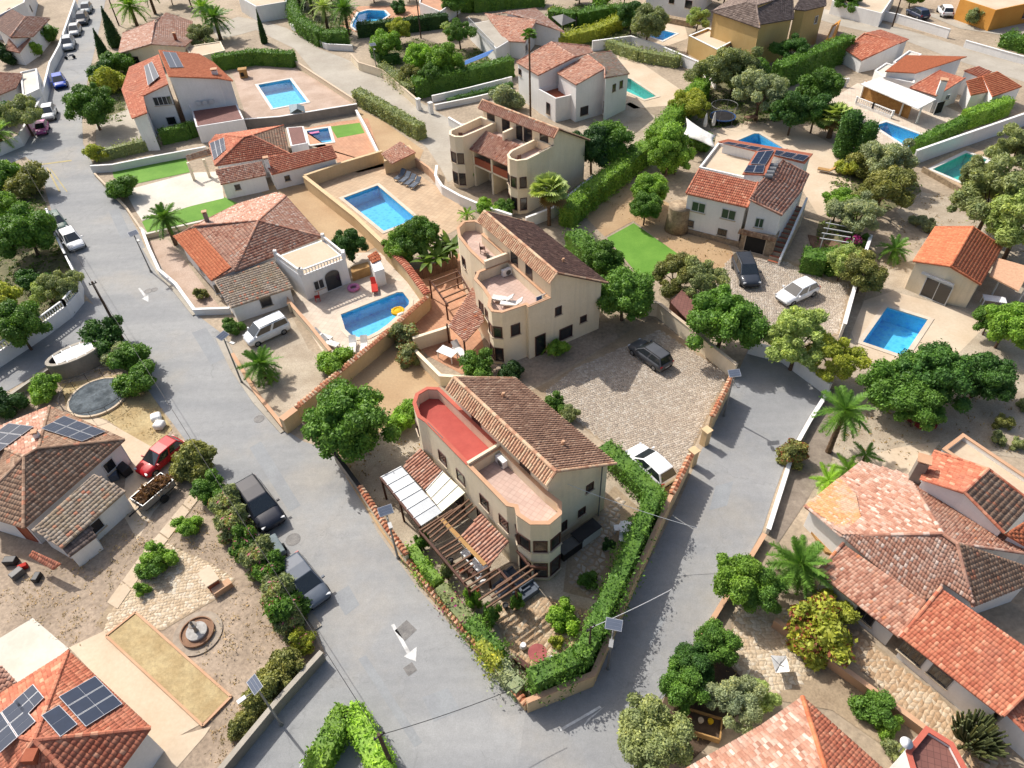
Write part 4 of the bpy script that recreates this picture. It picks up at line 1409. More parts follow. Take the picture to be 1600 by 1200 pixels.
chimney(h, (-30,64.31), 2.4, 4.3, .4, GREYR)
for seg in (([(-21.86,58.03),(-18.96,54.84)]), [(-17.75,60.59),(-15.31,57.47)], [(-18.84,54.83),(-15.27,57.15)]):
    bmm, rmm = MB(), MB()
    a, b = Vector(seg[0] + (2.78,)), Vector(seg[1] + (2.78,))
    k = int((b - a).length / .3)
    for i in range(k):
        p = a + (b - a) * (i + .5) / k
        bmm.lathe([(.05, 0),(.03, .1),(.07, .25),(.04, .45)], p.x, p.y, 2.78, 6)
    rmm.bar(a + Vector((0, 0, .5)), b + Vector((0, 0, .5)), .18, .1)
    for p in (a, b):
        rmm.box(p.x, p.y, 2.78, .3, .3, .75)
    bo = part('balustrade', rmm, WHITE, h.t)
    part('balusters', bmm, WHITE, bo, kind='stuff')

# ---- low villa with brown flat roof and solar panel (upper left of centre)
h = House('villa', 'low villa with striped orange tile roofs and a small solar panel, below the four vents', 'house', (-29.47,82.8))
add_roof(h, {'a': (-30.52,82.45,3.9), 'b': (-29.63,82.88,3.9), 'c': (-33.26,78.25,2.55), 'd': (-25.03,80.4,2.6), 'f': (-27.33,88.46,2.6), 'q': (-35.33,86.55,2.6), 'l': (-35.84,84.84,2.5)}, ['cabd', 'bfd', 'abfq', 'aqlc'],
         {'cabd': ROOF_RED, 'bfd': ROOF_OLD, 'abfq': ROOF_RED, 'aqlc': ROOF_RED, '*': ROOF_RED}, WHITE, tw=.34, over=.25)
add_roof(h, {'a': (-32.97,77.38,2.5), 'b': (-27.99,78.94,2.5), 'c': (-27.08,76.52,2), 'd': (-31.83,74.72,2)}, ['abcd'], ROOF_MIX, WHITE, tw=.34, over=.15, caps=False)
add_roof(h, {'a': (-27.87,79.39,2.75), 'b': (-24.73,80.22,2.75), 'c': (-20.31,81.95,2.75), 'd': (-19.42,79.69,2.1), 'e': (-26.44,76.42,2.1)}, ['abcde'], ROOF_RED, WHITE, tw=.34, over=.15, caps=False)
flat_block(h, [(-26.92,88.04),(-24.76,88.18),(-23.34,83.29),(-25.31,82.63)], 2.5, 0, WHITE, BROWNT)
chimney(h, (-27.02,77.68), 1.9, 3.4, .5, WHITE)
window(h, (-30.19,75.01), 1.2, .5, .5, frame=GREYM, panes=1)
window(h, (-24.89,76.96), 1.1, .5, .5, frame=GREYM, panes=1)
for a, b in (([(-37.65,80.66),(-34.38,82.67)], 0),):
    add_roof(h, {'a': (-37.45,80.98,2.7), 'b': (-35.08,82.59,2.7), 'c': (-34.83,82.04,2.3), 'd': (-37.2,80.45,2.3)}, ['abcd'], ROOF_PALE, WHITE, walls=False, tw=.3, caps=False)
for q in ((-37.01,79.94),(-35.33,80.58)):
    part('porch_column', MB().box(q[0], q[1], 0, .3, .3, 2.3, .3), CREAM, h.t)
solar_array('small solar array on the pink slope of the low villa', [(-35.57,84.45,2.75),(-33.64,84.5,3.2),(-32.49,81.01,3),(-33.68,79.44,2.7)], 3, 2)

# ---- white two storey house with solar water panels (upper left)
h = House('villa', 'white two storey house with orange roof, arched window and four round vents', 'house', (-44.93,99.73))
add_roof(h, {'a': (-47.08,105.3,7), 'f': (-42.37,94.98,7), 'e': (-36.97,97.2,5.6), 'd': (-35.08,97.1,5.3), 'c': (-39.39,103.61,5.6), 'b': (-42.13,106.37,5.9)}, ['afedcb'], ROOF_OR, WHITE, tw=.3, over=.2, caps=False)
add_roof(h, {'a': (-47.45,105.9,6.3), 'b': (-42.4,94.26,6.3), 'g': (-45.81,88.47,4.4), 'k': (-43.68,88.53,5), 'm': (-45.92,93.76,5.1), 'w': (-50.91,98.78,4.3), 'v': (-52.19,105.89,4.6)}, ['abmwv', 'mkgw'], {'abmwv': ROOF_RED, 'mkgw': ROOF_RED, '*': ROOF_RED}, WHITE, tw=.3, over=.2, caps=False)
flat_block(h, [(-41.18,95.52),(-35.45,96.97),(-33.29,91.96),(-39.06,90.26)], 2.2, .0, WHITE, BROWNT)
window(h, (-43.82,93.68), 4.2, 2.2, 1.0, frame=FRAMEW, panes=4)
window(h, (-47.11,94), 1.5, 1.5, 1.2, frame=FRAMEW, panes=2, bars=True)
window(h, (-43.86,95.06), 1.5, 1.1, 1.0, frame=FRAMEW, panes=1)
for i in range(4):
    q = ((-40.56,94.79),(-39.89,95.13),(-39.07,95.25),(-38.22,95.57))[i]
    (x, y), a = snap(h, q)
    nx, ny = math.sin(a), -math.cos(a)
    part('round_vent', MB().tube((x, y, 3.0),(x + nx * .12, y + ny * .12, 3.0), .33, n=14), FRAMEW, h.t)
    part('vent_shade', MB().tube((x + nx * .1, y + ny * .1, 3.0),(x + nx * .14, y + ny * .14, 3.0), .24, n=14), DARKIN, h.t)
chimney(h, (-37.76,98.71), 2.5, 6.2, .7, WHITE, rz=.2)
window(h, (-37.96,99.67), 3.6, .6, 1.0, frame=FRAMEW, panes=1)
solar_array('two dark blue solar collectors on the right orange slope of the white house', [(-46.22,104.47,6.9),(-44.59,104.88,6.6),(-41.79,99.09,6.3),(-43.18,98.1,6.8)], 2, 1, .15)
solar_array('two tilted blue solar collectors on the left roof of the white house', [(-48.63,102.95,6),(-47.52,103.41,6.3),(-44.36,97,6.1),(-45.58,95.53,5.8)], 2, 1, .3)

# ---- pink-brown gable roof at the top left
h = House('house', 'house with faded pink brown gable roof among palms at upper left', 'house', (-58.18,128.72))
add_roof(h, {'a': (-57.23,130.77,3.7), 'b': (-53.82,118.68,3.7), 'c': (-59.61,119.05,2.4), 'd': (-62.6,129.2,2.4), 'e': (-49.31,120.25,2.5), 'f': (-49.36,124.48,2.4), 'k': (-52.6,134.81,2.4), 'm': (-57.93,137.76,2.6)}, ['abcd', 'abefkm'], {'abcd': ROOF_PINK, 'abefkm': ROOF_PINK, '*': ROOF_PINK}, CREAM, tw=.34)
window(h, (-57.44,119.69), 1.3, 1.1, .9, panes=2)
window(h, (-58.41,117.58), 1.3, .7, .9, panes=1)
chimney(h, (-51.38,122.59), 2.4, 3.9, .45, TERRAC)
flat_block(h, [(-50.23,122.5),(-44.97,124.2),(-43.09,119.76),(-47.56,116.94)], 1.8, .15, CREAM, SLABC)

# ---- roofs at the left edge
h = House('house', 'white house with brown tiled roofs cut by the upper left edge', 'house', (-85.11,137.33))
add_roof(h, {'a': (-80.35,134.23,4.3), 'b': (-78.3,137.66,3), 'c': (-76.54,127.35,3), 'd': (-77.81,123.44,4.3), 'e': (-88.56,144.43,3.2), 'f': (-86.32,134,3.2)}, ['abcd', 'adfe'], {'abcd': ROOF_PINK, 'adfe': ROOF_DARK, '*': ROOF_PINK}, WHITE, tw=.34)
add_roof(h, {'a': (-80.92,128.29,3), 'b': (-76.69,126.75,3), 'c': (-77.04,122.56,2.2), 'd': (-80.09,124.16,2.2)}, ['abcd'], ROOF_MIX, WHITE, tw=.34, caps=False)
window(h, (-78.29,127.54), 1.4, .7, .9, panes=1, frame=GREYM)
window(h, (-79.99,135.23), 1.5, .7, .9, panes=1, frame=GREYM)
h = House('house', 'white house with striped terracotta roof by the parked blue car', 'house', (-75.5,112.68))
add_roof(h, {'a': (-77.05,111.45,3.2), 'b': (-70.53,110.62,3.2), 'c': (-70.07,108.18,2.6), 'd': (-69.76,106.29,2.2), 'e': (-73.05,102.51,2.2)}, ['abcde'], ROOF_MIX, WHITE, tw=.34, caps=False)
flat_block(h, [(-72.01,112.5),(-70.09,113.82),(-65.87,105.3),(-67.04,102.66)], 2.3, .25, WHITE, SLABW)
window(h, (-70.03,109.4), 1.2, .6, .8, panes=1, frame=GREYM)
h = House('house', 'white walled house in the top left corner', 'house', (-97.09,160.07))
flat_block(h, [(-109.05,166.33),(-91.38,158.79),(-86.64,146.39),(-87.9,136.97),(-94.81,139.41)], 3.0, .5, WHITE, SLABC)
window(h, (-91.58,148.22), 1.6, .8, .9, panes=1, frame=GREYM)

# ---- lower left villa with two solar arrays
h = House('villa', 'villa with weathered brown hip roof and two solar arrays at left', 'house', (-33.45,33.36))
add_roof(h, {'a': (-33.66,32.86,3.9), 'b': (-33.01,33.57,3.9), 'c': (-28.35,35.5,2.35), 'd': (-32.2,27.99,2.4), 'n': (-35.51,39.37,2.35), 'w': (-39.85,36.54,2.35), 'v': (-36.41,29.51,2.4)}, ['abcd', 'bcn', 'abnw', 'adv', 'awv'],
         {'abcd': ROOF_OLD, 'bcn': ROOF_OLD, 'abnw': ROOF_PINK, 'adv': ROOF_OLD, 'awv': ROOF_OLD, '*': ROOF_OLD}, WHITE, tw=.36, over=.3)
add_roof(h, {'a': (-29.38,32.42,2.25), 'b': (-26.81,31.03,2.05), 'c': (-29.38,26.64,1.85), 'd': (-31.75,28.02,2.25)}, ['abcd'], ROOF_GREY, WHITE, tw=.38, over=.15, caps=False)
add_roof(h, {'a': (-28.43,28.52,1.7), 'b': (-27.78,27.72,1.5), 'c': (-28.92,26.22,1.5), 'd': (-29.5,26.75,1.7)}, ['abcd'], ROOF_SLATE, WHITE, tw=.3, over=.1, caps=False)
add_roof(h, {'a': (-31.42,26.77,1.6), 'b': (-29.18,25.7,1.6), 'c': (-29.73,25.47,1.35), 'd': (-31.74,26.57,1.35)}, ['abcd'], ROOF_RED, WHITE, walls=False, tw=.3, caps=False)
window(h, (-33.28,27.76), 1.0, .9, 1.5, frame=TERRAC, glass=TERRAC, kind='door', panes=1)
window(h, (-28.44,28.86), 1.2, .8, .9, panes=1, frame=FRAMEW)
window(h, (-29.13,33.91), 1.2, .8, .9, panes=1, frame=FRAMEW)
chimney(h, (-33.95,35.09), 2.6, 3.9, .35, WHITE)
solar_array('solar array nearer the red car on the brown hip roof', [(-33.72,37.92,2.75),(-29.95,36.19,2.6),(-30.76,34.63,3.15),(-34.19,35.95,3.3)], 3, 2, .16)
solar_array('solar array cut by the left edge on the brown hip roof', [(-37.66,37.51,2.9),(-35.01,36.49,2.9),(-36.09,33.52,3.5),(-38.55,34.39,3.5)], 2, 3, .16)

# ---- bottom left villa
h = House('villa', 'villa with brown hip roof and large panels in the bottom left corner', 'house', (-25.25,15.97))
add_roof(h, {'a': (-23.97,13.74,4.5), 'b': (-25.27,19.03,2.95), 'c': (-19.25,14.67,2.95), 'e': (-20.71,11.31,2.95), 'f': (-26.1,10.59,3), 'w': (-29.6,15.39,2.95), 'k': (-24.83,12.68,4.5)}, ['abc', 'ace', 'abw', 'aef', 'awf'],
         {'abc': ROOF_RED, 'ace': ROOF_RED, 'abw': ROOF_RED, '*': ROOF_RED}, WHITE, tw=.33, over=.3)
solar_array('largest group of panels on the bottom left roof', [(-23.15,17.46,3.5),(-21.07,15.86,3.15),(-22.1,14.46,3.7),(-24.18,16.07,3.95)], 3, 1, .16)
solar_array('single panel beside the hip of the bottom left roof', [(-23.9,15.61,4),(-22.52,14.59,3.8),(-22.92,13.86,4.2),(-24.36,14.97,4.25)], 1, 1, .16)
solar_array('panel group at the left edge of the bottom left roof', [(-26.07,17.03,3.7),(-24.81,16.06,3.8),(-25.24,15.05,4.3),(-26.62,16.09,4.1)], 2, 1, .16)
solar_array('lower panel group at the left edge of the bottom left roof', [(-26.45,16.19,4),(-24.41,14.7,4.3),(-25.42,13.17,4.4),(-27.45,14.9,4)], 2, 2, .16)
part('roof_vent', MB().box(*(-23.93,13.09), 3.9, .6, .6, .6), TERRAC, h.t)
add_roof(h, {'a': (-30.58,18.83,2.6), 'b': (-28.96,18.57,2.6), 'c': (-27.4,17.41,2.5), 'd': (-28.4,16.37,2.4), 'e': (-29.36,16.25,2.4)}, ['abcde'], ROOF_PINK, WHITE, tw=.33, caps=False)

# ---- white two storey house near the top centre
h = House('villa', 'white two storey house with recessed balcony and faded tile roofs, top centre', 'house', (10.02,99.98))
add_roof(h, {'a': (7.62,103.32,6.2), 'b': (10.31,97.26,6.2), 'c': (5.33,94.77,4.95), 'd': (2.68,99.97,4.95), 'e': (12.99,103.48,5.4), 'f': (13.14,100.93,5.4)}, ['abcd', 'abfe'], {'abcd': ROOF_MIX, 'abfe': ROOF_MIX, '*': ROOF_MIX}, WHITE, tw=.34, over=.15)
add_roof(h, {'a': (12.13,98.32,6), 'b': (13.79,93.24,6), 'c': (9.91,91.08,4.9), 'd': (7.9,95.47,4.9), 'e': (15.79,101.67,5.2), 'f': (17.19,94.4,4.7), 'k': (13.51,90.89,5.6)}, ['abcd', 'aefkb'], {'abcd': ROOF_MIX, 'aefkb': ROOF_GREY, '*': ROOF_MIX}, WHITE, tw=.34, over=.12)
bb = [(5.32,94.92),(7.36,91.5),(10.04,92.64),(8.09,96.56)]
flat_block(h, bb, 2.6, .55, WHITE, TERRAC)
window(h, (6.71,96.45), 3.7, 1.6, 1.6, panes=2, kind='door')
window(h, (9.2,93.72), 3.6, 1.0, 1.6, panes=1, kind='door', frame=WOODB, glass=WOODB)
window(h, (3.33,99.55), 3.8, .6, .7, panes=1)
window(h, (6.19,92.7), 1.3, .7, 1.4, panes=1)
window(h, (11.05,92.14), 1.2, 1.1, 1.0, panes=1)
window(h, (14.41,93.38), 1.3, 1.1, 1.1, panes=1)
window(h, (14.54,92.97), 3.8, .5, .8, panes=1)
window(h, (15.89,93.67), 3.8, .5, .8, panes=1)

# ---- tiled house by the gazebo at the top
h = House('house', 'low house with faded tile roofs and grey flat roof behind the blue awning', 'house', (2.72,125.01))
add_roof(h, {'a': (1.83,125.6,3.8), 'b': (6.58,120.97,3.8), 'c': (10.82,118.1,2.6), 'd': (7.04,131.07,2.7), 'e': (-1.58,128.91,2.6), 'f': (1.54,116.44,2.6), 'k': (4.42,114.31,2.6)}, ['abcd', 'abkfe'], {'*': ROOF_PINK, 'abcd': ROOF_PINK, 'abkfe': ROOF_MIX}, WHITE, tw=.36)
flat_block(h, [(-4.22,125.3),(-0.31,126.7),(3.39,118.25),(-0.01,112.94)], 2.5, 0, WHITE, CONC)
railing(h, (-4.34,125.65),(-0.31,112.45), 2.5, FRAMEW)
window(h, (3.7,116.65), 1.3, 1.2, .9, panes=2, frame=FRAMEW)

# ---- white two storey house with stairs and roof terrace (right of centre)
h = House('villa', 'white two storey house with roof terrace, outside stairs and arched garage', 'house', (25.2,65.69))
add_roof(h, {'a': (19.91,66.08,5.6), 'b': (24.86,62.8,5.6), 'c': (23.31,60.19,4.45), 'd': (18.15,63.41,4.45)}, ['abcd'], ROOF_RED, WHITE, tw=.33, over=.15, caps=True)
add_roof(h, {'a': (25,62.72,5.7), 'b': (28.49,66.95,5.7), 'c': (31.08,65.69,4.6), 'd': (29.32,62.63,4.5), 'e': (26.17,58.5,4.45), 'f': (23.17,59.78,5.5)}, ['abcdef'], ROOF_MIX, WHITE, tw=.36, over=.15)
flat_block(h, [(20.51,68.34),(23.85,73.83),(29.48,69.29),(25.81,64.92)], 4.3, .35, WHITE, SLABC)
add_roof(h, {'a': (24.23,71.94,6), 'b': (31.65,67.28,6), 'c': (30.84,66.76,5.4), 'd': (23.28,72.11,5.4)}, ['abcd'], ROOF_RED, WHITE, tw=.0, over=.12, caps=False)
add_roof(h, {'a': (25.75,67.36,6.6), 'b': (27.84,67.43,6.6), 'c': (25.88,63.88,5.8), 'd': (23.7,64.23,5.8)}, ['abcd'], ROOF_RED, WHITE, tw=.0, over=.15, caps=False)
solar_array('long dark collector strip on the back roof above the sail pool', [(24.22,71.63,6),(31.35,67.17,6),(30.72,66.93,5.6),(23.58,71.8,5.6)], 7, 1, .12)
solar_array('two dark panels on the tilted roof beside the water tanks', [(25.9,67.16,6.55),(27.55,67.24,6.5),(26.18,65.2,6.2),(24.73,65.49,6.2)], 2, 1, .12)
solar_array('pale collector strip below the dark panels beside the water tanks', [(24.44,65.31,6.1),(26.12,65.14,6.1),(25.67,64.07,5.85),(23.8,64.38,5.85)], 2, 1, .12)
for i, q in enumerate(((27.28,65.79),(26.9,65.07),(26.52,64.36),(26.15,63.67))):
    tk = part('water_tank', MB().tube((q[0] - .35, q[1] + .1, 5.7),(q[0] + .35, q[1] - .1, 5.7), .28, n=14), METAL, None)
    tag(tk, ('topmost', 'second from the top', 'third from the top', 'lowest')[i] + ' silver water tank beside the dark roof panels', 'tank', 'rooftop water tanks')
for xy, w in (((19.45,62.81), 1.3),((22.05,61.21), 1.3)):
    window(h, xy, 3.2, w, .95, frame=FRAMEW, glass=GLASSG, panes=2)
window(h, (24.62,59.59), 3.2, .7, .9, frame=FRAMEW, glass=GLASSG, panes=2)
window(h, (21.66,61.11), 1.1, .8, .6, frame=GREYM, panes=1, bars=True)
window(h, (18.56,62.84), 1.2, 1.0, .6, frame=GREYM, panes=1)
part('stone_plinth', MB().prism([(18.11,63.53),(23.53,59.94),(24.02,61.31),(18.86,65.23)], 0, .55), STONEW, h.t)
gp_ = [(23.25,59.85),(26.06,58.13),(26.97,59.87),(24.09,61.54)]
part('garage_front', MB().prism(gp_, 0, 2.15), STONEW, h.t)
h.seg.append((gp_[0], gp_[1]))
window(h, (24.28,58.78), .95, 1.9, 1.8, frame=SLABC, glass=DARKIN, kind='garage_door', panes=1)
add_roof(h, {'a': (22.79,59.46,2.6), 'b': (25.76,57.59,2.6), 'c': (25.66,57.57,2.2), 'd': (22.66,59.43,2.2)}, ['abcd'], ROOF_OLD, WHITE, walls=False, tw=.3, caps=False)
n = 13
for i in range(n):
    t = i / (n - 1)
    a, b = Vector((25.96,57.14) + (0,)), Vector((29.99,63.72) + (0,))
    p = a + (b - a) * t * .92
    d = (b - a).normalized()
    mb = MB().box(p.x, p.y, 0, .26, 1.25, .16 + 2.3 * t, math.atan2(d.y, d.x))
    part('stair_step', mb, SLABC, h.t)
    part('stair_tread', MB().box(p.x - d.x * .02, p.y - d.y * .02, .165 + 2.3 * t, .2, 1.2, .03, math.atan2(d.y, d.x)), TERRAC, h.t)
a, b = (26.25,56.68),(30.57,63.67)
A_, B_ = Vector(a + (0,)), Vector(b + (0,))
nn = Vector((-(B_ - A_).y, (B_ - A_).x, 0)).normalized() * .09
vs = [tuple(v)[:2] + (z,) for v, z in ((A_ - nn, 0),(B_ - nn, 0),(B_ + nn, 0),(A_ + nn, 0),(A_ - nn, .7),(B_ - nn, 3.2),(B_ + nn, 3.2),(A_ + nn, .7))]
sm = MB().add(vs, [(3, 2, 1, 0),(4, 5, 6, 7),(0, 1, 5, 4),(1, 2, 6, 5),(2, 3, 7, 6),(3, 0, 4, 7)])
part('stair_wall', sm, WHITE, h.t)
tw_ = (17.95,64.04)
part('round_tower', MB().lathe([(1.35, 0),(1.2, 1.5),(1.15, 2.6),(1.18,2.75)], tw_[0], tw_[1], 0, 18), STONEW, h.t, smooth=True)

# ---- pool house with bright orange gable roof (right)
h = House('pool_house', 'small pool house with bright orange gable roof beside the right hand pool', 'house', (41.25,53.85))
add_roof(h, {'a': (43,55.75,3.9), 'b': (38.11,49.85,3.9), 'c': (36.19,52.06,3.05), 'd': (40.59,57.36,3.05), 'e': (40.57,48.62,2.7), 'f': (45.36,54.09,2.7)}, ['abcd', 'abef'], {'abcd': ROOF_OR, 'abef': ROOF_OR, '*': ROOF_OR}, CREAM, tw=.26, L=.38, over=.22)
add_roof(h, {'a': (44.18,52.67,2.6), 'b': (46.29,50.88,2.6), 'c': (43.87,48.21,2.2), 'd': (42.53,50.5,2.2)}, ['abcd'], ROOF_PALE, CREAM, tw=.0, walls=False, caps=False)
for q in ((43.63,50.46),(44.95,48.84),(47.74,51.8)):
    part('porch_post', MB().box(q[0], q[1], 0, .12, .12, 2.2), FRAMEW, h.t)
window(h, (38.65,50.65), 1.05, 2.2, 1.9, frame=FRAMEW, kind='door', panes=2)
(x, y), a = snap(h, (38.9,51.23))
part('awning_box', MB().box(x + math.sin(a) * .12, y - math.cos(a) * .12, 2.2, 2.8, .2, .18, a), FRAMEW, h.t)

# ---- big villa top right: garage, orange monopitch, canopy
h = House('garage', 'garage with red orange gable roof by the tall hedge at top right', 'garage', (58.05,112.88))
add_roof(h, {'a': (54.53,109.96,3.2), 'b': (57.86,105.35,3.2), 'c': (51.94,103.26,1.9), 'd': (50.89,107.31,1.9), 'e': (60.26,107.92,2.7), 'f': (58.13,112.79,2.7)}, ['abcd', 'abef'], {'*': ROOF_RED, 'abcd': ROOF_RED, 'abef': ROOF_RED}, WHITE, tw=.3, over=.12)
h = House('villa', 'white villa with orange roofs, chimney and white canopy at top right', 'house', (61.56,98.31))
add_roof(h, {'a': (54.78,97.33,4.4), 'b': (61.84,95.32,4.6), 'c': (55.53,94.92,2.9), 'd': (51.92,96.07,2.9)}, ['abcd'], ROOF_OR, WHITE, tw=.0, over=.1, caps=False)
add_roof(h, {'a': (58.52,94.63,3.2), 'b': (60.37,91.71,3.2), 'c': (55.74,88.95,2.2), 'd': (53.7,91.93,2.2)}, ['abcd'], ROOF_RED, WHITE, tw=.3, over=.1)
add_roof(h, {'a': (61.63,94.51,3.1), 'b': (64.23,95.79,3.1), 'c': (65.35,94.41,2.8), 'd': (63.18,92.66,2.8)}, ['abcd'], ROOF_RED, WHITE, tw=.3, over=.1, caps=False)
add_roof(h, {'a': (60.61,91.61,2.9), 'b': (63.23,92.82,2.9), 'c': (63.01,89.74,2.2), 'd': (60,88.65,2.2)}, ['abcd'], ROOF_OR, WHITE, tw=.36, over=.1, caps=False)
add_roof(h, {'a': (63.07,92.52,3.1), 'b': (65.72,93.76,3.1), 'c': (67.45,90.42,2.3), 'd': (62.24,87.72,2.3)}, ['abcd'], ROOF_OR, WHITE, tw=.42, over=.1, caps=False)
flat_block(h, [(51.81,98.62),(54.45,101.18),(57.05,97.71),(55.07,93.64),(52.07,96.26)], 1.9, .2, WHITE, SLABW)
flat_block(h, [(55.15,100.72),(59.15,104.76),(60.22,103.07),(55.99,99.15)], 2.1, .25, WHITE, SLABW)
add_roof(h, {'a': (51.07,95.26,2.4), 'b': (55,87.52,2.4), 'c': (51.87,85.41,2.2), 'd': (47.96,93.94,2.2)}, ['abcd'], FABW, WHITE, tw=0, walls=False, caps=False, thick=.1)
for q in ((48.92,94.67),(50.33,92.16),(51.59,88.55),(52.65,86.09)):
    part('canopy_post', MB().box(q[0], q[1], 0, .16, .16, 2.15), WHITE, h.t)
part('reed_screen', MB().prism([(49,94.88),(52.21,87.49),(52.37,87.87),(49.33,95.28)], .0, 2.05), surf('reed', c(206, 156, 92), c(176, 128, 72), big=2.5, fine=9, grain=.25), h.t)
chimney(h, (56.19,89.26), .0, 4.0, .75, WHITE, rz=-.4)
h.seg.append(((56.33,88.6),(60.25,90.17)))
window(h, (56.9,87.51), .8, 1.3, 1.5, frame=FRAMEW, glass=DARKIN, kind='doorway', panes=1)
window(h, (57.19,89.08), 2.0, .6, .5, frame=FRAMEW, panes=2)

# ---- ochre house at the top
h = House('villa', 'tall ochre house with grey brown hip roofs at the top', 'house', (42.67,119.41))
add_roof(h, {'a': (36.85,111.84,7.6), 'b': (37.69,110.18,7.6), 'c': (32.48,114.25,5.9), 'd': (37.3,105.95,5.9), 'e': (43.53,110.16,5.9), 'f': (45.72,118.35,6.5), 'k': (39.25,122.58,6.2)}, ['abdc', 'bdef', 'abfk', 'ack'],
         {'*': ROOF_SLATE, 'abdc': ROOF_SLATE, 'bdef': ROOF_SLATE, 'abfk': ROOF_SLATE, 'ack': ROOF_SLATE}, YELLOW, tw=.38, over=.3)
add_roof(h, {'a': (44.21,112.89,6.3), 'b': (48.1,120.07,6.3), 'c': (46.1,112.91,5.6), 'd': (50.23,115.71,5.6), 'e': (51.98,121.26,6)}, ['acdeb'], ROOF_SLATE, YELLOW, tw=.38, over=.2, caps=False)
add_roof(h, {'a': (32.87,109.39,2.2), 'b': (36.09,112.29,2.2), 'c': (37.88,106.79,1.5), 'd': (34.89,105.37,1.5)}, ['abcd'], ROOF_SLATE, YELLOW, tw=.36, over=.15, caps=False)
flat_block(h, [(29.52,114.31),(33.17,117.36),(36.09,111.67),(32.26,107.8)], 2.3, .3, YELLOW, SLABC, cap=WHITE)
window(h, (37.16,111.15), 3.7, .5, .9, panes=1, frame=FRAMEW)
window(h, (48.27,116.02), 3.8, .6, 1.0, panes=1, frame=FRAMEW)
flat_block(h, [(49.92,112.18),(53.08,118.28),(55.53,121.09),(51.42,113.12)], 1.6, .2, ORANGEST, SLABC)

# ---- white house and yellow house on the top edge
h = House('house', 'white house with two dark windows on the top edge', 'house', (31.54,136.12))
flat_block(h, [(26.63,135.33),(32.98,128.98),(39.17,138.81),(33.41,148.54)], 4.6, .3, WHITE, SLABC)
window(h, (27.24,128.63), 2.8, .9, .9, panes=1)
window(h, (30.26,126.08), 2.7, 1.2, 1.1, panes=1)
part('stone_plinth', MB().prism([(26.21,131.55),(32.95,125.84),(33.44,127.09),(26.66,132.89)], 0, .9), STONEW, h.t)
h = House('house', 'orange yellow house in the top right corner', 'house', (85.22,127.87))
flat_block(h, [(75.73,124.17),(78.1,117.78),(89.09,122.06),(99.26,139.55),(84.71,137.89)], 2.8, .3, ORANGEST, SLABC)
window(h, (84.38,122.7), 1.5, 1.4, 1.1, panes=2)
window(h, (80.01,125.12), 1.1, 1.0, 1.9, panes=1, kind='door')
h = House('house', 'white house at the top edge above the upper road', 'house', (-45.27,154.01))
flat_block(h, [(-47.5,146.79),(-42.57,139.8),(-37.51,142.05),(-40.13,156.63),(-50.47,163.03)], 2.4, .3, WHITE, SLABC)
h = House('house', 'white terrace house with outside stair behind the hedge pool', 'house', (-10.96,144.58))
flat_block(h, [(-13.29,138.58),(-9.3,132.85),(-5.92,140.47),(-8.61,152.48),(-13.33,148.95)], 2.1, .3, WHITE, DECKP)
h = House('house', 'white house behind the wall on the top road', 'house', (64.03,134.79))
flat_block(h, [(57.13,129.7),(62.42,121.99),(69.03,132.22),(64.6,140.85)], 1.9, .2, WHITE, SLABC)

# ---- big villa complex at the right edge
h = House('villa', 'large villa with patchy pink and orange roofs and chimney at the right edge', 'house', (25.51,25.16))
add_roof(h, {'a': (18.5,27.06,2.1), 'b': (23.54,30.53,2.2), 'c': (25.69,28.61,2.5), 'e': (24.81,23.25,4), 'f': (19.71,24.37,2.5), 'i': (25.35,22.51,4), 'd': (26.31,28.12,2.6), 'x': (30.54,22.36,2.6), 'y': (29.39,21.18,4), 'k': (25.43,19.48,2.3), 'm': (24.29,20.76,2.5), 'l': (22.84,20.01,2.3), 'o': (30.55,20.9,2.4)},
         ['abcef', 'ecdxi', 'feikml', 'ikoy'], {'abcef': ROOF_PINK, 'ecdxi': ROOF_MIX, 'feikml': ROOF_PINK, 'ikoy': ROOF_OLD, '*': ROOF_PINK}, WHITE, tw=.27, L=.36, over=.3)
add_roof(h, {'a': (18.55,27.03,2.2), 'b': (21.39,28.97,2.24), 'c': (21.75,27.36,2.66), 'd': (21.31,25.55,2.86), 'e': (20.02,24.46,2.62)}, ['abcde'], ROOF_ORP, WHITE, walls=False, tw=.26, L=.36, caps=False, thick=.04)
add_roof(h, {'a': (19.78,24,2.3), 'b': (22.89,19.97,2.3), 'c': (20.79,18.09,1.95), 'd': (17.77,22.4,1.75)}, ['abcd'], ROOF_MIX, WHITE, tw=.27, L=.36, over=.3)
add_roof(h, {'a': (29.39,27.36,4.6), 'b': (27.06,25.7,4.6), 'c': (25.55,27.5,3.7), 'd': (27.48,29.73,3.7), 'e': (28.68,23.39,3.6), 'f': (31.49,25.43,3.6)}, ['abcd', 'abef'], {'abcd': ROOF_RED, 'abef': ROOF_OLD, '*': ROOF_RED}, WHITE, tw=.33, over=.15)
add_roof(h, {'a': (28.78,23.37,3.5), 'b': (30.35,24.15,3.5), 'c': (31.51,23.06,3), 'd': (30.46,22.23,3)}, ['abcd'], ROOF_OR, WHITE, tw=.33, over=.15, caps=False)
flat_block(h, [(28.7,30.55),(30.71,31.82),(33.73,26.55),(31.88,25.42)], 2.5, .35, WHITE, SLABC, cap=PEACH)
add_roof(h, {'a': (23.41,20.04,3.6), 'b': (20.74,17.93,2.2), 'c': (23.84,13.49,2.5), 'd': (26.82,15.3,3.7)}, ['abcd'], ROOF_RED, WHITE, tw=.27, L=.36, over=.3)
add_roof(h, {'a': (25.24,14.76,2.6), 'b': (27.51,15.83,2.6), 'c': (25.41,11.72,2), 'd': (24.16,13.74,2.3)}, ['abcd'], ROOF_RED, WHITE, tw=.27, L=.36, over=.2)
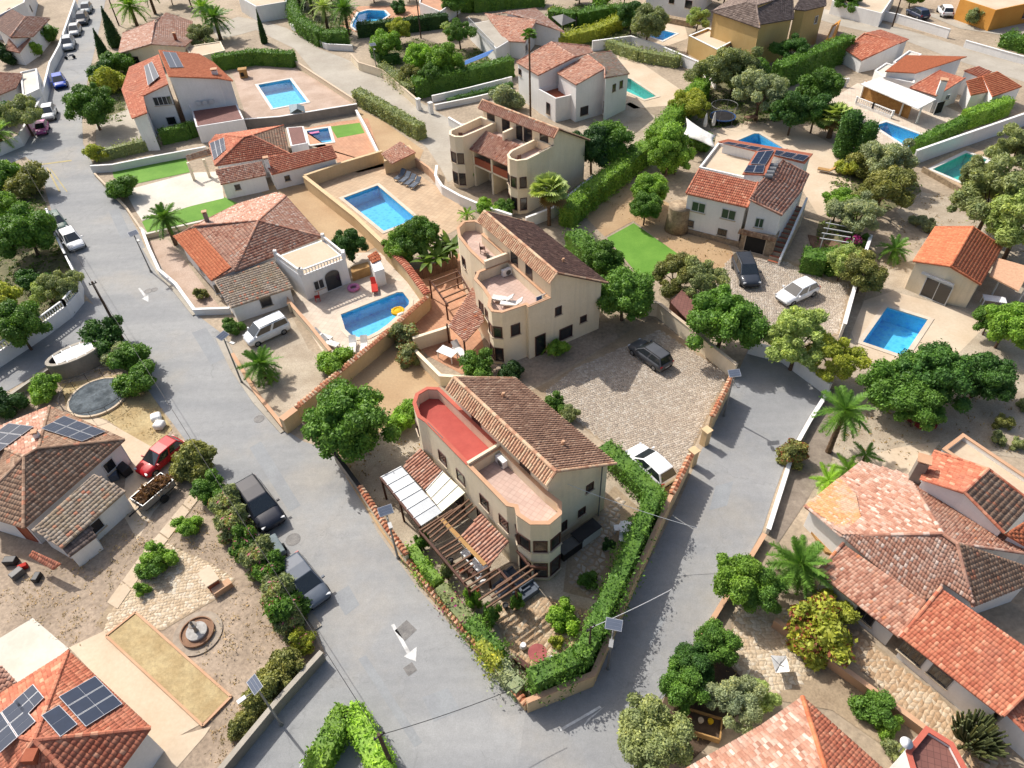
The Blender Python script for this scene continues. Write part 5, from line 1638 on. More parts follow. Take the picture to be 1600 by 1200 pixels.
chimney(h, (25.8,28.26), 2.0, 4.6, .65, GREYR, rz=-.5)
part('porch_floor', MB().prism([(19.05,26.77),(20.88,27.39),(22.18,25.8),(20.65,24.25),(19.53,24.78)], 0, .22), WOODO, h.t)
h.seg.append(((17.65,18.64),(20.7,17.17)))
window(h, (19.51,19.64), 1.2, 1.0, 1.1, panes=2, frame=GREYM)
window(h, (21.26,17.28), 1.3, 1.2, 1.0, panes=2, frame=GREYM, bars=True)
window(h, (22.43,16.15), 1.3, 1.0, .9, panes=2, frame=GREYM)
h = House('house', 'house with pale orange hip roof at the bottom edge right of centre', 'house', (14.39,12.89))
add_roof(h, {'a': (14.14,14.76,2.7), 'b': (13.35,9.5,4.7), 'c': (5.67,10.4,2.7), 'd': (7.36,11.6,2.7), 'e': (11.65,13.45,2.7), 'f': (17.82,9.88,2.7)}, ['aedcb', 'abf'], {'aedcb': ROOF_PINK, 'abf': ROOF_RED, '*': ROOF_OR}, WHITE, tw=.3, over=.3)
h = House('house', 'white block with red floored roof terrace at the bottom right', 'house', (21.25,12.58))
flat_block(h, [(19.73,13.08),(18.27,12.01),(17.98,9.64),(20.59,9.52),(20.75,11.16),(20.67,12.26)], 2.4, .25, WHITE, BROWNT, cap=REDCOP)


# ------------------------------------------------------------------ plants
LEAF = leaf_mat('leaf')
LEAFP = leaf_mat('leaf_pink_flower', flower=c(214, 120, 140))
LEAFM = leaf_mat('leaf_magenta_flower', flower=c(196, 60, 150))
LEAFR = leaf_mat('leaf_red_flower', flower=c(176, 104, 72))
BARK = surf('bark', c(124, 100, 80), c(98, 78, 62), big=2.0, fine=8, grain=.3, bmp=.8)
PALMB = surf('palm_bark', c(136, 108, 82), c(104, 82, 62), big=3.0, fine=7, grain=.35, bmp=1.0)


def cube_sphere(n=4):
    V, F = [], []
    for ax in range(3):
        for sg in (-1, 1):
            o = len(V)
            for i in range(n + 1):
                for j in range(n + 1):
                    a, b = -1 + 2 * i / n, -1 + 2 * j / n
                    p = [0, 0, 0]
                    p[ax], p[(ax + 1) % 3], p[(ax + 2) % 3] = sg, a, b
                    v = np.array(p, float)
                    V.append(v / np.linalg.norm(v))
            for i in range(n):
                for j in range(n):
                    q = [o + i * (n + 1) + j, o + (i + 1) * (n + 1) + j, o + (i + 1) * (n + 1) + j + 1, o + i * (n + 1) + j + 1]
                    F.append(q if sg > 0 else q[::-1])
    return np.array(V), np.array(F)


CSV, CSF = cube_sphere()


def leaf_quads(P, N, size, rng, aspect=1.7, spread=.9):
    """one quad per point, facing roughly N"""
    n = len(P)
    nn = N + rng.normal(0, spread, (n, 3))
    nn /= np.linalg.norm(nn, axis=1)[:, None] + 1e-9
    t = np.cross(nn, rng.normal(0, 1, (n, 3)))
    t /= np.linalg.norm(t, axis=1)[:, None] + 1e-9
    b = np.cross(nn, t)
    s = size * rng.uniform(.5, 1.5, (n, 1))
    t, b = t * s * aspect * .5, b * s * .5
    V = np.stack([P - t, P - b * .9 + t * .05, P + t, P + b * .9 + t * .05], 1).reshape(-1, 3)
    F = np.arange(4 * n).reshape(n, 4)
    return V, F


def crown_mesh(name, blobs, n, size, seed, core=.72, aspect=1.7, flo=0.0, spread=.9, shell=(.72, 1.04)):
    """leaves on the shells of many clumps, with an opaque core added inside each to block light"""
    rng = np.random.default_rng(seed)
    B = np.array(blobs, float)
    area = np.array([(b[3] * b[4] + b[3] * b[5] + b[4] * b[5]) for b in B])
    idx = rng.choice(len(B), n, p=area / area.sum())
    d = rng.normal(0, 1, (n, 3))
    d /= np.linalg.norm(d, axis=1)[:, None]
    r = rng.uniform(shell[0], shell[1], (n, 1))
    r = np.where(rng.random((n, 1)) < .12, r * rng.uniform(1.05, 1.35, (n, 1)), r)
    P = B[idx, :3] + d * B[idx, 3:6] * r
    # drop leaves buried deep in another clump
    keep = np.ones(n, bool)
    for k in range(len(B)):
        q = (P - B[k, :3]) / B[k, 3:6]
        keep &= ~((np.einsum('ij,ij->i', q, q) < .5) & (idx != k))
    P, d, idx = P[keep], d[keep], idx[keep]
    V, F = leaf_quads(P, d + np.array([0, 0, .35]), size, rng, aspect, spread)
    cl = rng.uniform(0, 1, len(B))
    var = np.clip(.18 + .5 * cl[idx] + rng.normal(0, .2, len(P)), 0, 1)
    fl = np.zeros(len(P))
    if flo:
        pick = (cl[idx] > .45) & (rng.random(len(P)) < flo * 1.8)
        fl[pick] = 1
    Vs, Fs, va, ff = [V], [F], [var], [fl]
    o = len(V)
    if core:  # unseen solid core added behind the leaves to block light
        for k, b in enumerate(B):
            cv = CSV * b[3:6] * core + b[:3]
            Vs.append(cv)
            Fs.append(CSF + o)
            o += len(cv)
            va.append(np.full(len(CSF), .3 + .2 * cl[k]))
            ff.append(np.zeros(len(CSF)))
    return np_mesh(name, np.concatenate(Vs), np.concatenate(Fs), np.concatenate(va), np.concatenate(ff))


def clumps(Rx, Rz, zc, n, rc, seed, low=-.45, big=True):
    rng = np.random.default_rng(seed)
    out = [(0, 0, zc, Rx * .7, Rx * .7, Rz * .7)] if big else []
    while len(out) < n:
        d = rng.normal(0, 1, 3)
        d /= np.linalg.norm(d)
        if d[2] < low:
            continue
        az = math.atan2(d[1], d[0])
        r = rng.uniform(.6, 1.0) * (1 + .13 * math.sin(3 * az + seed) + .1 * math.sin(5 * az + 2 * seed + 3 * d[2]))
        s = rc * rng.uniform(.45, 1.35)
        out.append((d[0] * Rx * r, d[1] * Rx * r, zc + d[2] * Rz * r, s, s, s * .85))
    return out


def trunk_mesh(hgt, r, Rx, seed, limbs=4, zc=None):
    rng = random.Random(seed)
    mb = MB()
    p = Vector((0, 0, -.05))
    q = Vector((rng.uniform(-.15, .15), rng.uniform(-.15, .15), hgt * .55))
    mb.tube(p, q, r, r * .75, 8)
    for i in range(limbs):
        a = i * 2 * math.pi / limbs + rng.uniform(-.4, .4)
        e = q + Vector((math.cos(a) * Rx * .5, math.sin(a) * Rx * .5, hgt * .5))
        mid = q + (e - q) * .5 + Vector((0, 0, .15))
        mb.tube(q - Vector((0, 0, .05)), mid, r * .55, r * .38, 6)
        mb.tube(mid, e, r * .38, r * .15, 6)
    return mb


def make_tree(name, cat, crown, trunk, mat=LEAF, crown_name='crown'):
    t = thing(name, 'tree', cat, (0, 0, 0))
    part(crown_name, crown, mat, t, local=True)
    if trunk:
        part('trunk', trunk, BARK, t, local=True)
    return t


PROTO = {}
PROTO['tree3'] = make_tree('broadleaf_tree', 'tree', crown_mesh('crown', clumps(3.0, 2.5, 3.4, 60, .78, 1), 25245, 0.142, 1), trunk_mesh(3.0, .2, 2.4, 1))
PROTO['tree3b'] = make_tree('broadleaf_tree', 'tree', crown_mesh('crown', clumps(3.0, 2.2, 3.0, 48, .85, 2), 22950, 0.153, 2), trunk_mesh(2.6, .2, 2.4, 2))
PROTO['tree2'] = make_tree('broadleaf_tree', 'tree', crown_mesh('crown', clumps(2.0, 1.9, 2.7, 42, .58, 3), 17212, 0.112, 3), trunk_mesh(2.4, .13, 1.6, 3))
PROTO['loose'] = make_tree('olive_tree', 'tree', crown_mesh('crown', clumps(2.4, 1.8, 2.9, 38, .6, 4, big=False), 18360, 0.100, 4, core=.45, aspect=2.4), trunk_mesh(2.9, .17, 2.2, 4, 5))
PROTO['loose2'] = make_tree('olive_tree', 'tree', crown_mesh('crown', clumps(2.4, 2.1, 2.7, 30, .68, 14, big=False), 16065, 0.112, 14, core=.45, aspect=2.2), trunk_mesh(2.7, .17, 2.2, 14, 5))
PROTO['pine'] = make_tree('pine_tree', 'tree', crown_mesh('crown', clumps(3.2, 3.0, 4.2, 56, .75, 5, big=False), 25245, 0.118, 5, core=.5, aspect=3.0), trunk_mesh(4.2, .22, 2.6, 5, 6))
PROTO['bush'] = make_tree('shrub', 'shrub', crown_mesh('foliage', clumps(1.0, .9, .8, 26, .32, 6, -.7), 6885, 0.083, 6), None, crown_name='foliage')
PROTO['bushb'] = make_tree('shrub', 'shrub', crown_mesh('foliage', clumps(1.0, .8, .7, 22, .36, 7, -.7), 5967, 0.094, 7), None, crown_name='foliage')
PROTO['bushs'] = make_tree('shrub', 'shrub', crown_mesh('foliage', clumps(.55, .5, .45, 14, .2, 8, -.7), 2524, 0.065, 8), None, crown_name='foliage')
PROTO['oleander'] = make_tree('oleander_shrub', 'shrub', crown_mesh('foliage', clumps(1.0, 1.0, .9, 26, .32, 9, -.7), 7344, 0.089, 9, aspect=2.4, flo=.035), None, LEAFP, 'foliage')
PROTO['bougain'] = make_tree('bougainvillea', 'shrub', crown_mesh('foliage', clumps(1.0, .8, .8, 24, .34, 10, -.7, big=False), 5967, 0.089, 10, core=.5, flo=.5), None, LEAFM, 'foliage')
PROTO['redbush'] = make_tree('flowering_shrub', 'shrub', crown_mesh('foliage', clumps(1.0, .8, .8, 24, .34, 12, -.7), 5967, 0.089, 12, flo=.14), None, LEAFR, 'foliage')
cb = [(0, 0, .35 + 3.6 * i / 11, .62 * (1 - (i / 11) ** 1.5) + .1, .62 * (1 - (i / 11) ** 1.5) + .1, .5) for i in range(12)]
PROTO['cypress'] = make_tree('cypress', 'tree', crown_mesh('crown', cb, 9639, 0.077, 15, core=.8, aspect=2.2), MB().tube((0, 0, -.05),(0, 0, .8), .1, .09))
PROTO['column'] = make_tree('columnar_conifer', 'tree', crown_mesh('crown', [(0, 0, .6 + 2.4 * i / 6, .75, .75, .7) for i in range(7)], 9639, 0.089, 16, core=.82), MB().tube((0, 0, -.05),(0, 0, .8), .12, .1))

GRN = dict(mid=(76, 106, 42), dark=(58, 88, 38), bright=(100, 130, 48), olive=(112, 120, 80), grey=(122, 130, 100), yellow=(132, 138, 52), deep=(44, 70, 34), lime=(116, 148, 52), brown=(108, 110, 62), pale=(130, 144, 84))
LK = 2.75


def tree(kind, xy, r, tone, label, rz=None, zs=1.0, z=0.0):
    base = {'tree3': 3.0, 'tree3b': 3.0, 'tree2': 2.0, 'loose': 2.4, 'loose2': 2.4, 'pine': 3.2, 'bush': 1.0, 'bushb': 1.0, 'bushs': .55, 'oleander': 1.0, 'bougain': 1.0, 'redbush': 1.0, 'cypress': .62, 'column': .75}[kind]
    s = r / base
    rz = RND.uniform(0, 6.28) if rz is None else rz
    o = place(PROTO[kind], USED, (xy[0], xy[1], z), rz, label, (s, s, s * zs))
    k = LK * RND.uniform(.88, 1.14)
    col = c(*GRN[tone], .62 * k)
    for ch in o.children:
        if ch.name.startswith(('crown', 'foliage')):
            ch.color = col
    return o


def hedge(pts, w, hgt, tone, label, leaf=.15, dens=60, seed=0, mat=None, flo=0.0, rough=.12, base=0.0, name='hedge'):
    """clipped or loose hedge along a line"""
    rng = np.random.default_rng(seed + 100)
    P = [Vector((p[0], p[1], 0)) for p in pts]
    t = thing(name, label, 'hedge', (pts[0][0], pts[0][1], base))
    PT, NN = [], []
    core = MB()
    for a, b in zip(P[:-1], P[1:]):
        d = b - a
        L = d.length
        e = d / L
        n = Vector((-e.y, e.x, 0))
        hw = w / 2
        for area, f in ((L * w, 'top'),(L * hgt, 'l'),(L * hgt, 'r'),(w * hgt, 's'),(w * hgt, 'e')):
            k = int(area * dens * 1.9)
            u, v = rng.random(k), rng.random(k)
            j = np.abs(rng.normal(0, rough, k)) - rough * .8
            if f == 'top':
                q = [(a + e * (L * x) + n * (w * (y - .5)) + Vector((0, 0, hgt + z * 1.2)),(0, 0, 1)) for x, y, z in zip(u, v, j)]
            elif f in 'lr':
                sg = 1 if f == 'l' else -1
                q = [(a + e * (L * x) + n * (sg * (hw + z)) + Vector((0, 0, hgt * y)),(n.x * sg, n.y * sg, .3)) for x, y, z in zip(u, v, j)]
            else:
                c0, sg = (a, -1) if f == 's' else (b, 1)
                q = [(c0 + e * (sg * z) + n * (w * (x - .5)) + Vector((0, 0, hgt * y)),(e.x * sg, e.y * sg, .3)) for x, y, z in zip(u, v, j)]
            for x, m in q:
                PT.append(x[:])
                NN.append(m)
        q = [a - n * hw * .9, b - n * hw * .9, b + n * hw * .9, a + n * hw * .9]
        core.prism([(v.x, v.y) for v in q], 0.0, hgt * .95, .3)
    PT, NN = np.array(PT), np.array(NN)
    # undulating surface
    wob = np.sin(PT[:, 0] * 2.1 + seed) * np.cos(PT[:, 1] * 1.9 + seed * 2) * rough * .9
    PT = PT + NN * wob[:, None]
    V, F = leaf_quads(PT, NN, leaf * .68, rng, 1.7, .8)
    V = V - np.array([pts[0][0], pts[0][1], 0])
    cl = np.sin(PT[:, 0] * 3.3 + 1) * np.sin(PT[:, 1] * 3.1 + 2) * np.sin(PT[:, 2] * 4)
    var = np.clip(.48 + .2 * cl + rng.normal(0, .2, len(PT)), 0, 1)
    fl = (rng.random(len(PT)) < flo).astype(float)
    col = c(*GRN[tone], .62 * LK * RND.uniform(.9, 1.1))
    part('foliage', np_mesh('foliage', V, F, var, fl), mat or LEAF, t, local=True, color=col)
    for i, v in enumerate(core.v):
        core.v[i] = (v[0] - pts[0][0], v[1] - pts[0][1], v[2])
    part('inner_core', core, mat or LEAF, t, local=True, color=col)  # unseen solid core added under the leaves, in one darker leaf tone
    return t


# ---- palms
def frond_mesh(name, L, droop, nl, ll, w=.05, seed=0):
    rng = np.random.default_rng(seed)
    V, F, var = [], [], []
    def spine(s):
        return np.array([L * (s - .12 * droop * s * s), 0, -droop * L * .55 * s * s])
    for i in range(7):
        a, b = spine(i / 7), spine((i + 1) / 7)
        o = len(V)
        ww = .035 * (1 - i / 8)
        V += [a + [0, -ww, 0], a + [0, ww, 0], b + [0, ww * .85, 0], b + [0, -ww * .85, 0]]
        F.append((o, o + 1, o + 2, o + 3))
        var.append(.7)
    for i in range(nl):
        s = .12 + .86 * i / nl
        p = spine(s)
        l = ll * math.sin(math.pi * min(1, s * .85 + .15)) ** .6
        for sg in (-1, 1):
            q = p + np.array([l * .55, sg * l * .8, -l * .22 + rng.normal(0, .03)])
            o = len(V)
            V += [p - [w * .8, 0, 0], p + [w * .8, 0, 0], q + [w * .25, 0, 0], q - [w * .25, 0, 0]]
            F.append((o, o + 1, o + 2, o + 3))
            var.append(float(np.clip(rng.normal(.5, .2), 0, 1)))
    return np_mesh(name, V, F, var)


def fan_mesh(name, r, stalk, seed=0):
    rng = np.random.default_rng(seed)
    V, F, var = [], [], []
    V += [(0, -.02, 0),(0, .02, 0),(stalk, .02, 0),(stalk, -.02, 0)]
    F.append((0, 1, 2, 3))
    var.append(.6)
    for i in range(18):
        a = math.radians(-130 + 260 * i / 17)
        l = r * rng.uniform(.85, 1.05)
        o = len(V)
        dx, dy = math.cos(a), math.sin(a)
        m = .55
        V += [(stalk, 0, 0),(stalk + dx * l * m - dy * .06, dy * l * m + dx * .06, .04),(stalk + dx * l, dy * l, -.12 * r),(stalk + dx * l * m + dy * .06, dy * l * m - dx * .06, .0)]
        F.append((o, o + 1, o + 2, o + 3))
        var.append(float(np.clip(rng.normal(.5, .2), 0, 1)))
    return np_mesh(name, V, F, var)


FRONDS = [frond_mesh('frond', 1.0, .55, 30, .22, .024, 1), frond_mesh('frond', 1.0, .95, 28, .21, .024, 2)]
FANS = [fan_mesh('fan_leaf', .5, .5, 1), fan_mesh('fan_leaf', .45, .55, 2)]


def palm(xy, hgt, L, n, tone, label, r=.2, fan=False, lean=(0, 0), name='palm_tree', low=-30, skirt=0):
    t = thing(name, label, 'palm', (xy[0], xy[1], 0), group='palm trees')
    mb = MB()
    seg = 10
    for i in range(seg):
        a = Vector((lean[0] * (i / seg) ** 1.5, lean[1] * (i / seg) ** 1.5, hgt * i / seg))
        b = Vector((lean[0] * ((i + 1) / seg) ** 1.5, lean[1] * ((i + 1) / seg) ** 1.5, hgt * (i + 1) / seg))
        mb.tube(a, b, r * (1.18 - .25 * i / seg), r * (.98 - .25 * i / seg), 9, caps=(i == seg - 1))
    part('trunk', mb, PALMB, t, local=True)
    top = Vector((lean[0], lean[1], hgt))
    col = c(*GRN[tone], .66 * LK)
    cold = c(176, 144, 92, .6)
    for i in range(n):
        az = i * 2.39996 + RND.uniform(-.2, .2)
        f = i / n
        el = R(78 - (78 - low) * f ** .85) + RND.uniform(-.1, .1)
        me = (FANS if fan else FRONDS)[1 if f > .55 else 0]
        o = part('frond', me, LEAF, t, local=True, color=cold if i >= n - skirt else col)
        o.location = top + Vector((0, 0, -.02 * i / n))
        o.rotation_mode = 'XYZ'
        o.rotation_euler = (RND.uniform(-.25, .25), -el, az)
        s = L * (.72 + .28 * min(1, f * 2.2)) * RND.uniform(.9, 1.08)
        o.scale = (s, s, s)
    return t


# ------------------------------------------------------------------ planting plan: trees
T = tree
T('tree3', (-11.8,35.45), 2.85, 'mid', 'large round green tree at the corner by the road below the sandy plot')
T('tree3b', (-10.11,60.54), 1.7, 'bright', 'leafy bright green tree left of the banana clump below the community pool')
T('tree2', (-8.42,60.54), 1.9, 'mid', 'green tree between the community pool and the banana clump')
T('tree2', (-15.47,60.83), 1.5, 'dark', 'dark round shrub tree behind the white arched porch')
T('tree3', (10.05,49.48), 2.5, 'mid', 'large dark tree at the back of the cobbled courtyard against the gable')
T('tree2', (8.81,55.81), 1.7, 'mid', 'tree in the hedge row behind the dark brown roof')
T('loose2', (15.3,53.11), 1.9, 'brown', 'olive brown tree overhanging the bottom of the green lawn')
T('loose', (17.17,51.93), 1.9, 'olive', 'yellowish olive tree right of the lawn above the brown shed')
T('tree3', (17.45,44.84), 2.75, 'mid', 'round dark green tree beside the brown shed and white gate')
T('tree3', (12.44,78.47), 2.7, 'mid', 'lollipop tree with bare trunk behind the third cream building')
T('tree2', (10.41,76.95), 2.3, 'deep', 'darker tree touching the lollipop tree by the third cream building')
T('pine', (22.75,41.99), 2.5, 'pale', 'feathery grey green tree beside the white hatchback drive')
T('loose', (25.11,40.5), 1.9, 'yellow', 'yellow green tree by the end of the lane')
T('tree3b', (28.78,37.1), 2.35, 'mid', 'left tree of the dark green group covering the pool corner')
T('tree3', (31.45,37.59), 2.5, 'dark', 'middle tree of the dark green group below the right hand pool')
T('tree3b', (35.52,37.95), 2.1, 'dark', 'right tree of the dark green group on the gravel yard')
T('tree2', (29.67,35.23), 1.6, 'mid', 'small tree in the red planter on the gravel yard')
T('pine', (46.69,59.67), 3.4, 'olive', 'big pine at the right edge behind the pool house')
T('pine', (47.68,55.94), 3.2, 'pale', 'pine cut by the right edge above the pool house')
T('pine', (55.38,70.65), 2.6, 'olive', 'tall pine at the right edge beside the green pool')
T('pine', (50.05,67.37), 2.0, 'olive', 'slim pine leaning over the green pool')
T('tree3', (-54.55,95.92), 2.9, 'mid', 'round street tree opposite the small white car')
T('tree3b', (-48.99,64.75), 2.9, 'mid', 'huge bushy tree at the left edge beside the parked green car')
T('tree2', (-54.12,69.4), 2.1, 'bright', 'bright green tree cut by the left edge above the huge bushy tree')
T('loose', (42.02,71.02), 2.5, 'grey', 'grey olive tree above the pruned olive yard')
T('loose2', (39,64.99), 2.6, 'brown', 'brownish round tree between the villa wall and the gravel yard')
T('loose', (32.07,97.31), 3.2, 'olive', 'olive tree below the ochre house at top')
T('loose2', (29.2,99.13), 2.6, 'olive', 'left olive tree of the pair below the ochre house')
T('loose', (33.19,89.07), 3.0, 'grey', 'grey green tree behind the trampoline')
T('tree3b', (34.52,97.48), 2.6, 'mid', 'green tree in front of the tall hedge by the ochre house')
T('tree2', (35.91,84.44), 2.2, 'dark', 'dark cypress like tree left of the big fan palm')
T('tree2', (41.33,90.1), 2.4, 'mid', 'green tree below the balustrade steps of the top right villa')
T('tree2', (38.83,84.75), 2.0, 'dark', 'dark tree left of the fan palm by the villa pool')
T('tree2', (23.69,117.54), 2.6, 'olive', 'grey green tree left of the top edge blue pool')
T('tree3b', (-17.36,118.24), 2.3, 'bright', 'round yellow green tree behind the hedge by the curved wall')
T('tree2', (-11.43,109.56), 2.0, 'lime', 'light green shrub tree in the walled garden at top')
T('tree2', (-7.52,107.11), 2.3, 'bright', 'green shrub tree near the blue awning')
T('tree2', (-9.59,103.76), 1.6, 'mid', 'multi stemmed young tree by the garden gate posts')
T('loose2', (-12.69,105.62), 1.6, 'brown', 'brownish shrub tree behind the cream garden wall at the bend')
T('tree2', (15.56,68.16), 1.7, 'bright', 'upper of two bright small trees left of the stone tower')
T('tree2', (14.6,65.11), 1.5, 'mid', 'lower of two small trees left of the stone tower')
T('tree2', (34.04,63.72), 1.6, 'bright', 'bright shrub tree above the white pergola bars')
T('loose', (34.76,60.9), 2.2, 'grey', 'silvery tree beside the white pergola bars')
T('loose2', (31.98,51.88), 2.0, 'brown', 'brown green tree against the white wall beside the pool house')
T('tree2', (30.92,53.82), 1.5, 'pale', 'pale shrub tree in front of the white dividing wall')
T('tree2', (40.29,43.48), 1.8, 'bright', 'round bush tree on the right edge below the pool house')
T('tree2', (40.12,45.17), 1.2, 'mid', 'smaller bush left of the round bush below the pool house')
T('tree2', (20.04,75.82), 1.6, 'bright', 'clipped bright bush under the white shade sail')
T('column', (40.26,78.16), 1.15, 'dark', 'left columnar conifer beside the villa pool')
T('column', (41.83,76.76), 1.0, 'dark', 'right columnar conifer beside the villa pool')
T('column', (19.35,76.48), 1.2, 'bright', 'rounded conifer column by the tip of the shade sail')
T('cypress', (-64.93,130.19), 1.0, 'deep', 'taller dark cypress beside the upper road left', zs=.9)
T('cypress', (-63.41,121.91), .85, 'deep', 'shorter dark cypress beside the street of parked cars', zs=.9)
T('cypress', (-39.15,128.43), .5, 'deep', 'thin dark cypress by the upper road bend', zs=1.5)
T('bush', (-59.33,117.39), 2.0, 'mid', 'rounded shrub below the cypresses beside the faded house')
T('bush', (-60.69,114.23), 1.8, 'dark', 'dark shrub between the street tree and the cypresses')
T('bushb', (-57.87,109.48), 2.2, 'yellow', 'yellowish low shrub behind the street tree')
T('bush', (-77.63,126.82), 1.5, 'bright', 'garden shrub beside the white gable at upper left')
T('bush', (-78.12,133.48), 1.8, 'mid', 'garden shrub against the white wall at upper left')
T('bush', (-80.39,124.37), 1.8, 'deep', 'dark shrub cut by the left edge below the brown roofs')
T('loose', (-63.29,94.96), 2.4, 'olive', 'dull green garden tree behind the white street wall')
T('bush', (-68.96,98.68), 2.0, 'dark', 'shrub cut by the left edge beside the street wall')
T('bush', (-55.22,78.68), 2.0, 'brown', 'olive brown bush at the street corner by the hatched paint')
T('bushb', (-59.71,82.43), 1.5, 'bright', 'green shrub on the pink gravel corner')
T('bush', (-59.84,80.85), 1.6, 'mid', 'shrub at the left edge on the pink gravel corner')
T('loose', (-41.99,56.02), 1.6, 'olive', 'olive shrub inside the curved white wall')
T('bush', (-46.25,58.44), 1.3, 'dark', 'dark shrub left of the olive shrub inside the curved wall')
T('loose2', (-43.63,56.09), 1.3, 'pale', 'pale shrub inside the curved wall bend')
T('tree2', (-42.58,49.2), 2.0, 'mid', 'green shrub mass above the white wall at the left edge')
T('bush', (-47.32,55.11), 1.6, 'yellow', 'yellow green shrub cut by the left edge')
T('bush', (-35.4,49.08), 1.6, 'dark', 'dark shrub between the domed structure and the road')
T('bush', (-32.35,45.99), 1.5, 'mid', 'upper shrub of the hedge above the covered pond')
T('bush', (-30.37,43.09), 1.5, 'mid', 'lower shrub of the hedge above the covered pond')
T('bush', (-33.69,46.95), 1.0, 'grey', 'grey shrub beside the domed structure')
T('bush', (-38.22,43.21), 1.1, 'bright', 'shrub beside the kerb wall at the left')
T('bush', (-41.03,41.39), 1.3, 'deep', 'dark shrub at the left edge above the terracotta roof')
T('bushb', (-23.3,34.19), 1.45, 'brown', 'olive brown shrub right of the red car')
T('bush', (-21.56,31.88), 1.05, 'mid', 'round shrub behind the black car')
ole = ([(-19.93,30.14),(-19.09,28.56),(-17.85,26.97),(-16.74,25.8),(-15.78,24.8),(-14.88,23.4),(-14.34,22.07),(-13.94,21.22),(-12.99,20.24)])
for i, p in enumerate(ole):
    T('oleander', p, (1.1, 1.15, 1.0, 1.15, 1.05, 1.15, 1.2, .9, .7)[i], ('olive', 'olive', 'mid', 'olive', 'mid', 'olive', 'mid', 'olive', 'yellow')[i],
      ('first', 'second', 'third', 'fourth', 'fifth', 'sixth', 'seventh', 'eighth', 'ninth')[i] + ' oleander from the round shrub along the left road edge')
for i, p in enumerate([(-13.68,18.64),(-14.38,17.75),(-14.94,16.53),(-15.42,15.52)]):
    T('bushb', p, (1.0, 1.0, .9, .7)[i], 'brown', ('first', 'second', 'third', 'fourth')[i] + ' brown green shrub from the road corner along the lower left wall')
T('bush', (-23.65,26.44), .9, 'bright', 'upper clipped green bush beside the stone terrace path')
T('bush', (-23.71,25.63), .8, 'mid', 'lower clipped green bush beside the stone terrace path')
T('bushs', (-24.09,24.3), .45, 'bright', 'small round bush on the edge of the stone terrace')
T('bush', (-22.54,28.85), .75, 'bright', 'cactus like clump beside the slab path')
T('bush', (2.4,20.98), .85, 'lime', 'round bright green bush on the garden patio')
T('bushs', (4.11,23.32), .6, 'mid', 'small shrub in the shade beside the bay')
T('bushs', (5.84,26.03), .4, 'deep', 'small dark plant near the white garden table')
T('bushs', (1.83,19.54), .4, 'yellow', 'small dry plant on the garden patio')
T('bush', (3.31,38.82), .8, 'mid', 'upper shrub at the back corner of the front building')
T('bush', (4.3,37.59), .7, 'olive', 'lower shrub at the back corner of the front building')
T('bush', (-2.65,43.31), 1.25, 'mid', 'green bush in front of the bay of the second building')
T('bushb', (0.04,42.59), .9, 'deep', 'dark shrub in the shade by the second building bay')
T('bush', (-14.51,44.29), 1.35, 'bright', 'round bush hugging the tile capped wall of the pool patio')
T('bush', (-24.86,50.41), .8, 'mid', 'shrub at the driveway entrance beside the street lamp')
T('bush', (-43.9,76.19), 1.6, 'mid', 'round shrub at the edge of the lawn by the road')
T('bushb', (-51.1,86.62), 1.3, 'yellow', 'yellow green shrub beside the villa wall by the road')
T('bushs', (-29.31,55.76), .6, 'brown', 'little ball tree in the pink gravel garden')
T('bush', (-8.06,37.96), 1.1, 'bright', 'low bright shrub left of the red terrace bay')
T('bush', (-8.83,37.49), .9, 'lime', 'low bright shrub between the round tree and the red terrace')
T('redbush', (-9.08,47.52), 1.2, 'olive', 'tall reddish flowering shrub at the end of the sandy alley')
T('redbush', (-8.49,45.14), 1.0, 'olive', 'lower reddish flowering shrub at the sandy alley wall')
T('bougain', (34.35,58.78), 1.1, 'mid', 'magenta bougainvillea on the white dividing wall')
T('bougain', (33.39,56.64), .9, 'brown', 'faded bougainvillea below the magenta one')
T('redbush', (19.79,32.43), 1.0, 'brown', 'rusty flowering bush on the lane wall by the plank path')
T('redbush', (16.97,18.95), 1.75, 'yellow', 'large red and yellow green bush by the villa side yard')
T('bush', (18.12,20.23), 1.1, 'yellow', 'yellow shrub behind the red and green bush')
T('tree2', (12.94,22.06), 1.5, 'bright', 'bright leafy tree at the lane edge above the stone yard')
T('tree2', (13.98,21.53), 1.3, 'mid', 'green tree behind the bright leafy tree by the lane')
T('tree2', (10.69,18.23), 1.15, 'mid', 'round shrub tree at the corner of the stone yard')
T('tree2', (9.29,17.23), 1.1, 'dark', 'upper leafy shrub in the lane corner bed')
T('tree2', (8.47,16.18), 1.15, 'mid', 'lower leafy shrub in the lane corner bed')
T('tree3b', (6.46,13.57), 1.75, 'olive', 'large willowy bush at the bottom edge beside the lane')
T('loose', (11,15.04), 1.3, 'grey', 'grey green shrub beside the wooden planter')
T('bush', (12.7,15.6), .8, 'pale', 'pale shrub right of the wooden planter')
T('bush', (18.56,14.69), .9, 'mid', 'dark green shrub on the terracotta garden wall')
T('bush', (19.01,14.1), .6, 'bright', 'small bright shrub below the terracotta garden wall')
T('bushs', (18.68,12.87), .5, 'olive', 'small shrub by the white satellite dish')
T('bush', (6.37,50.81), .8, 'mid', 'shrub under the gable window of the second building')
T('bush', (3.91,45.16), .9, 'bright', 'palm like bush at the corner door of the second building')
T('bushb', (0.96,96.42), 2.0, 'grey', 'silver grey bush behind the roof of the third building')
T('bushb', (-3.67,76.78), 1.3, 'bright', 'shrubs in the little garden left of the third building')
T('bush', (-1.86,68.65), 1.1, 'lime', 'bright shrubs at the foot of the left bay tower')
T('bush', (0.21,68.6), 1.0, 'mid', 'shrub at the foot of the right bay tower')
T('bushb', (40.16,73.66), 1.5, 'brown', 'dry shrub on the slope below the villa pool')
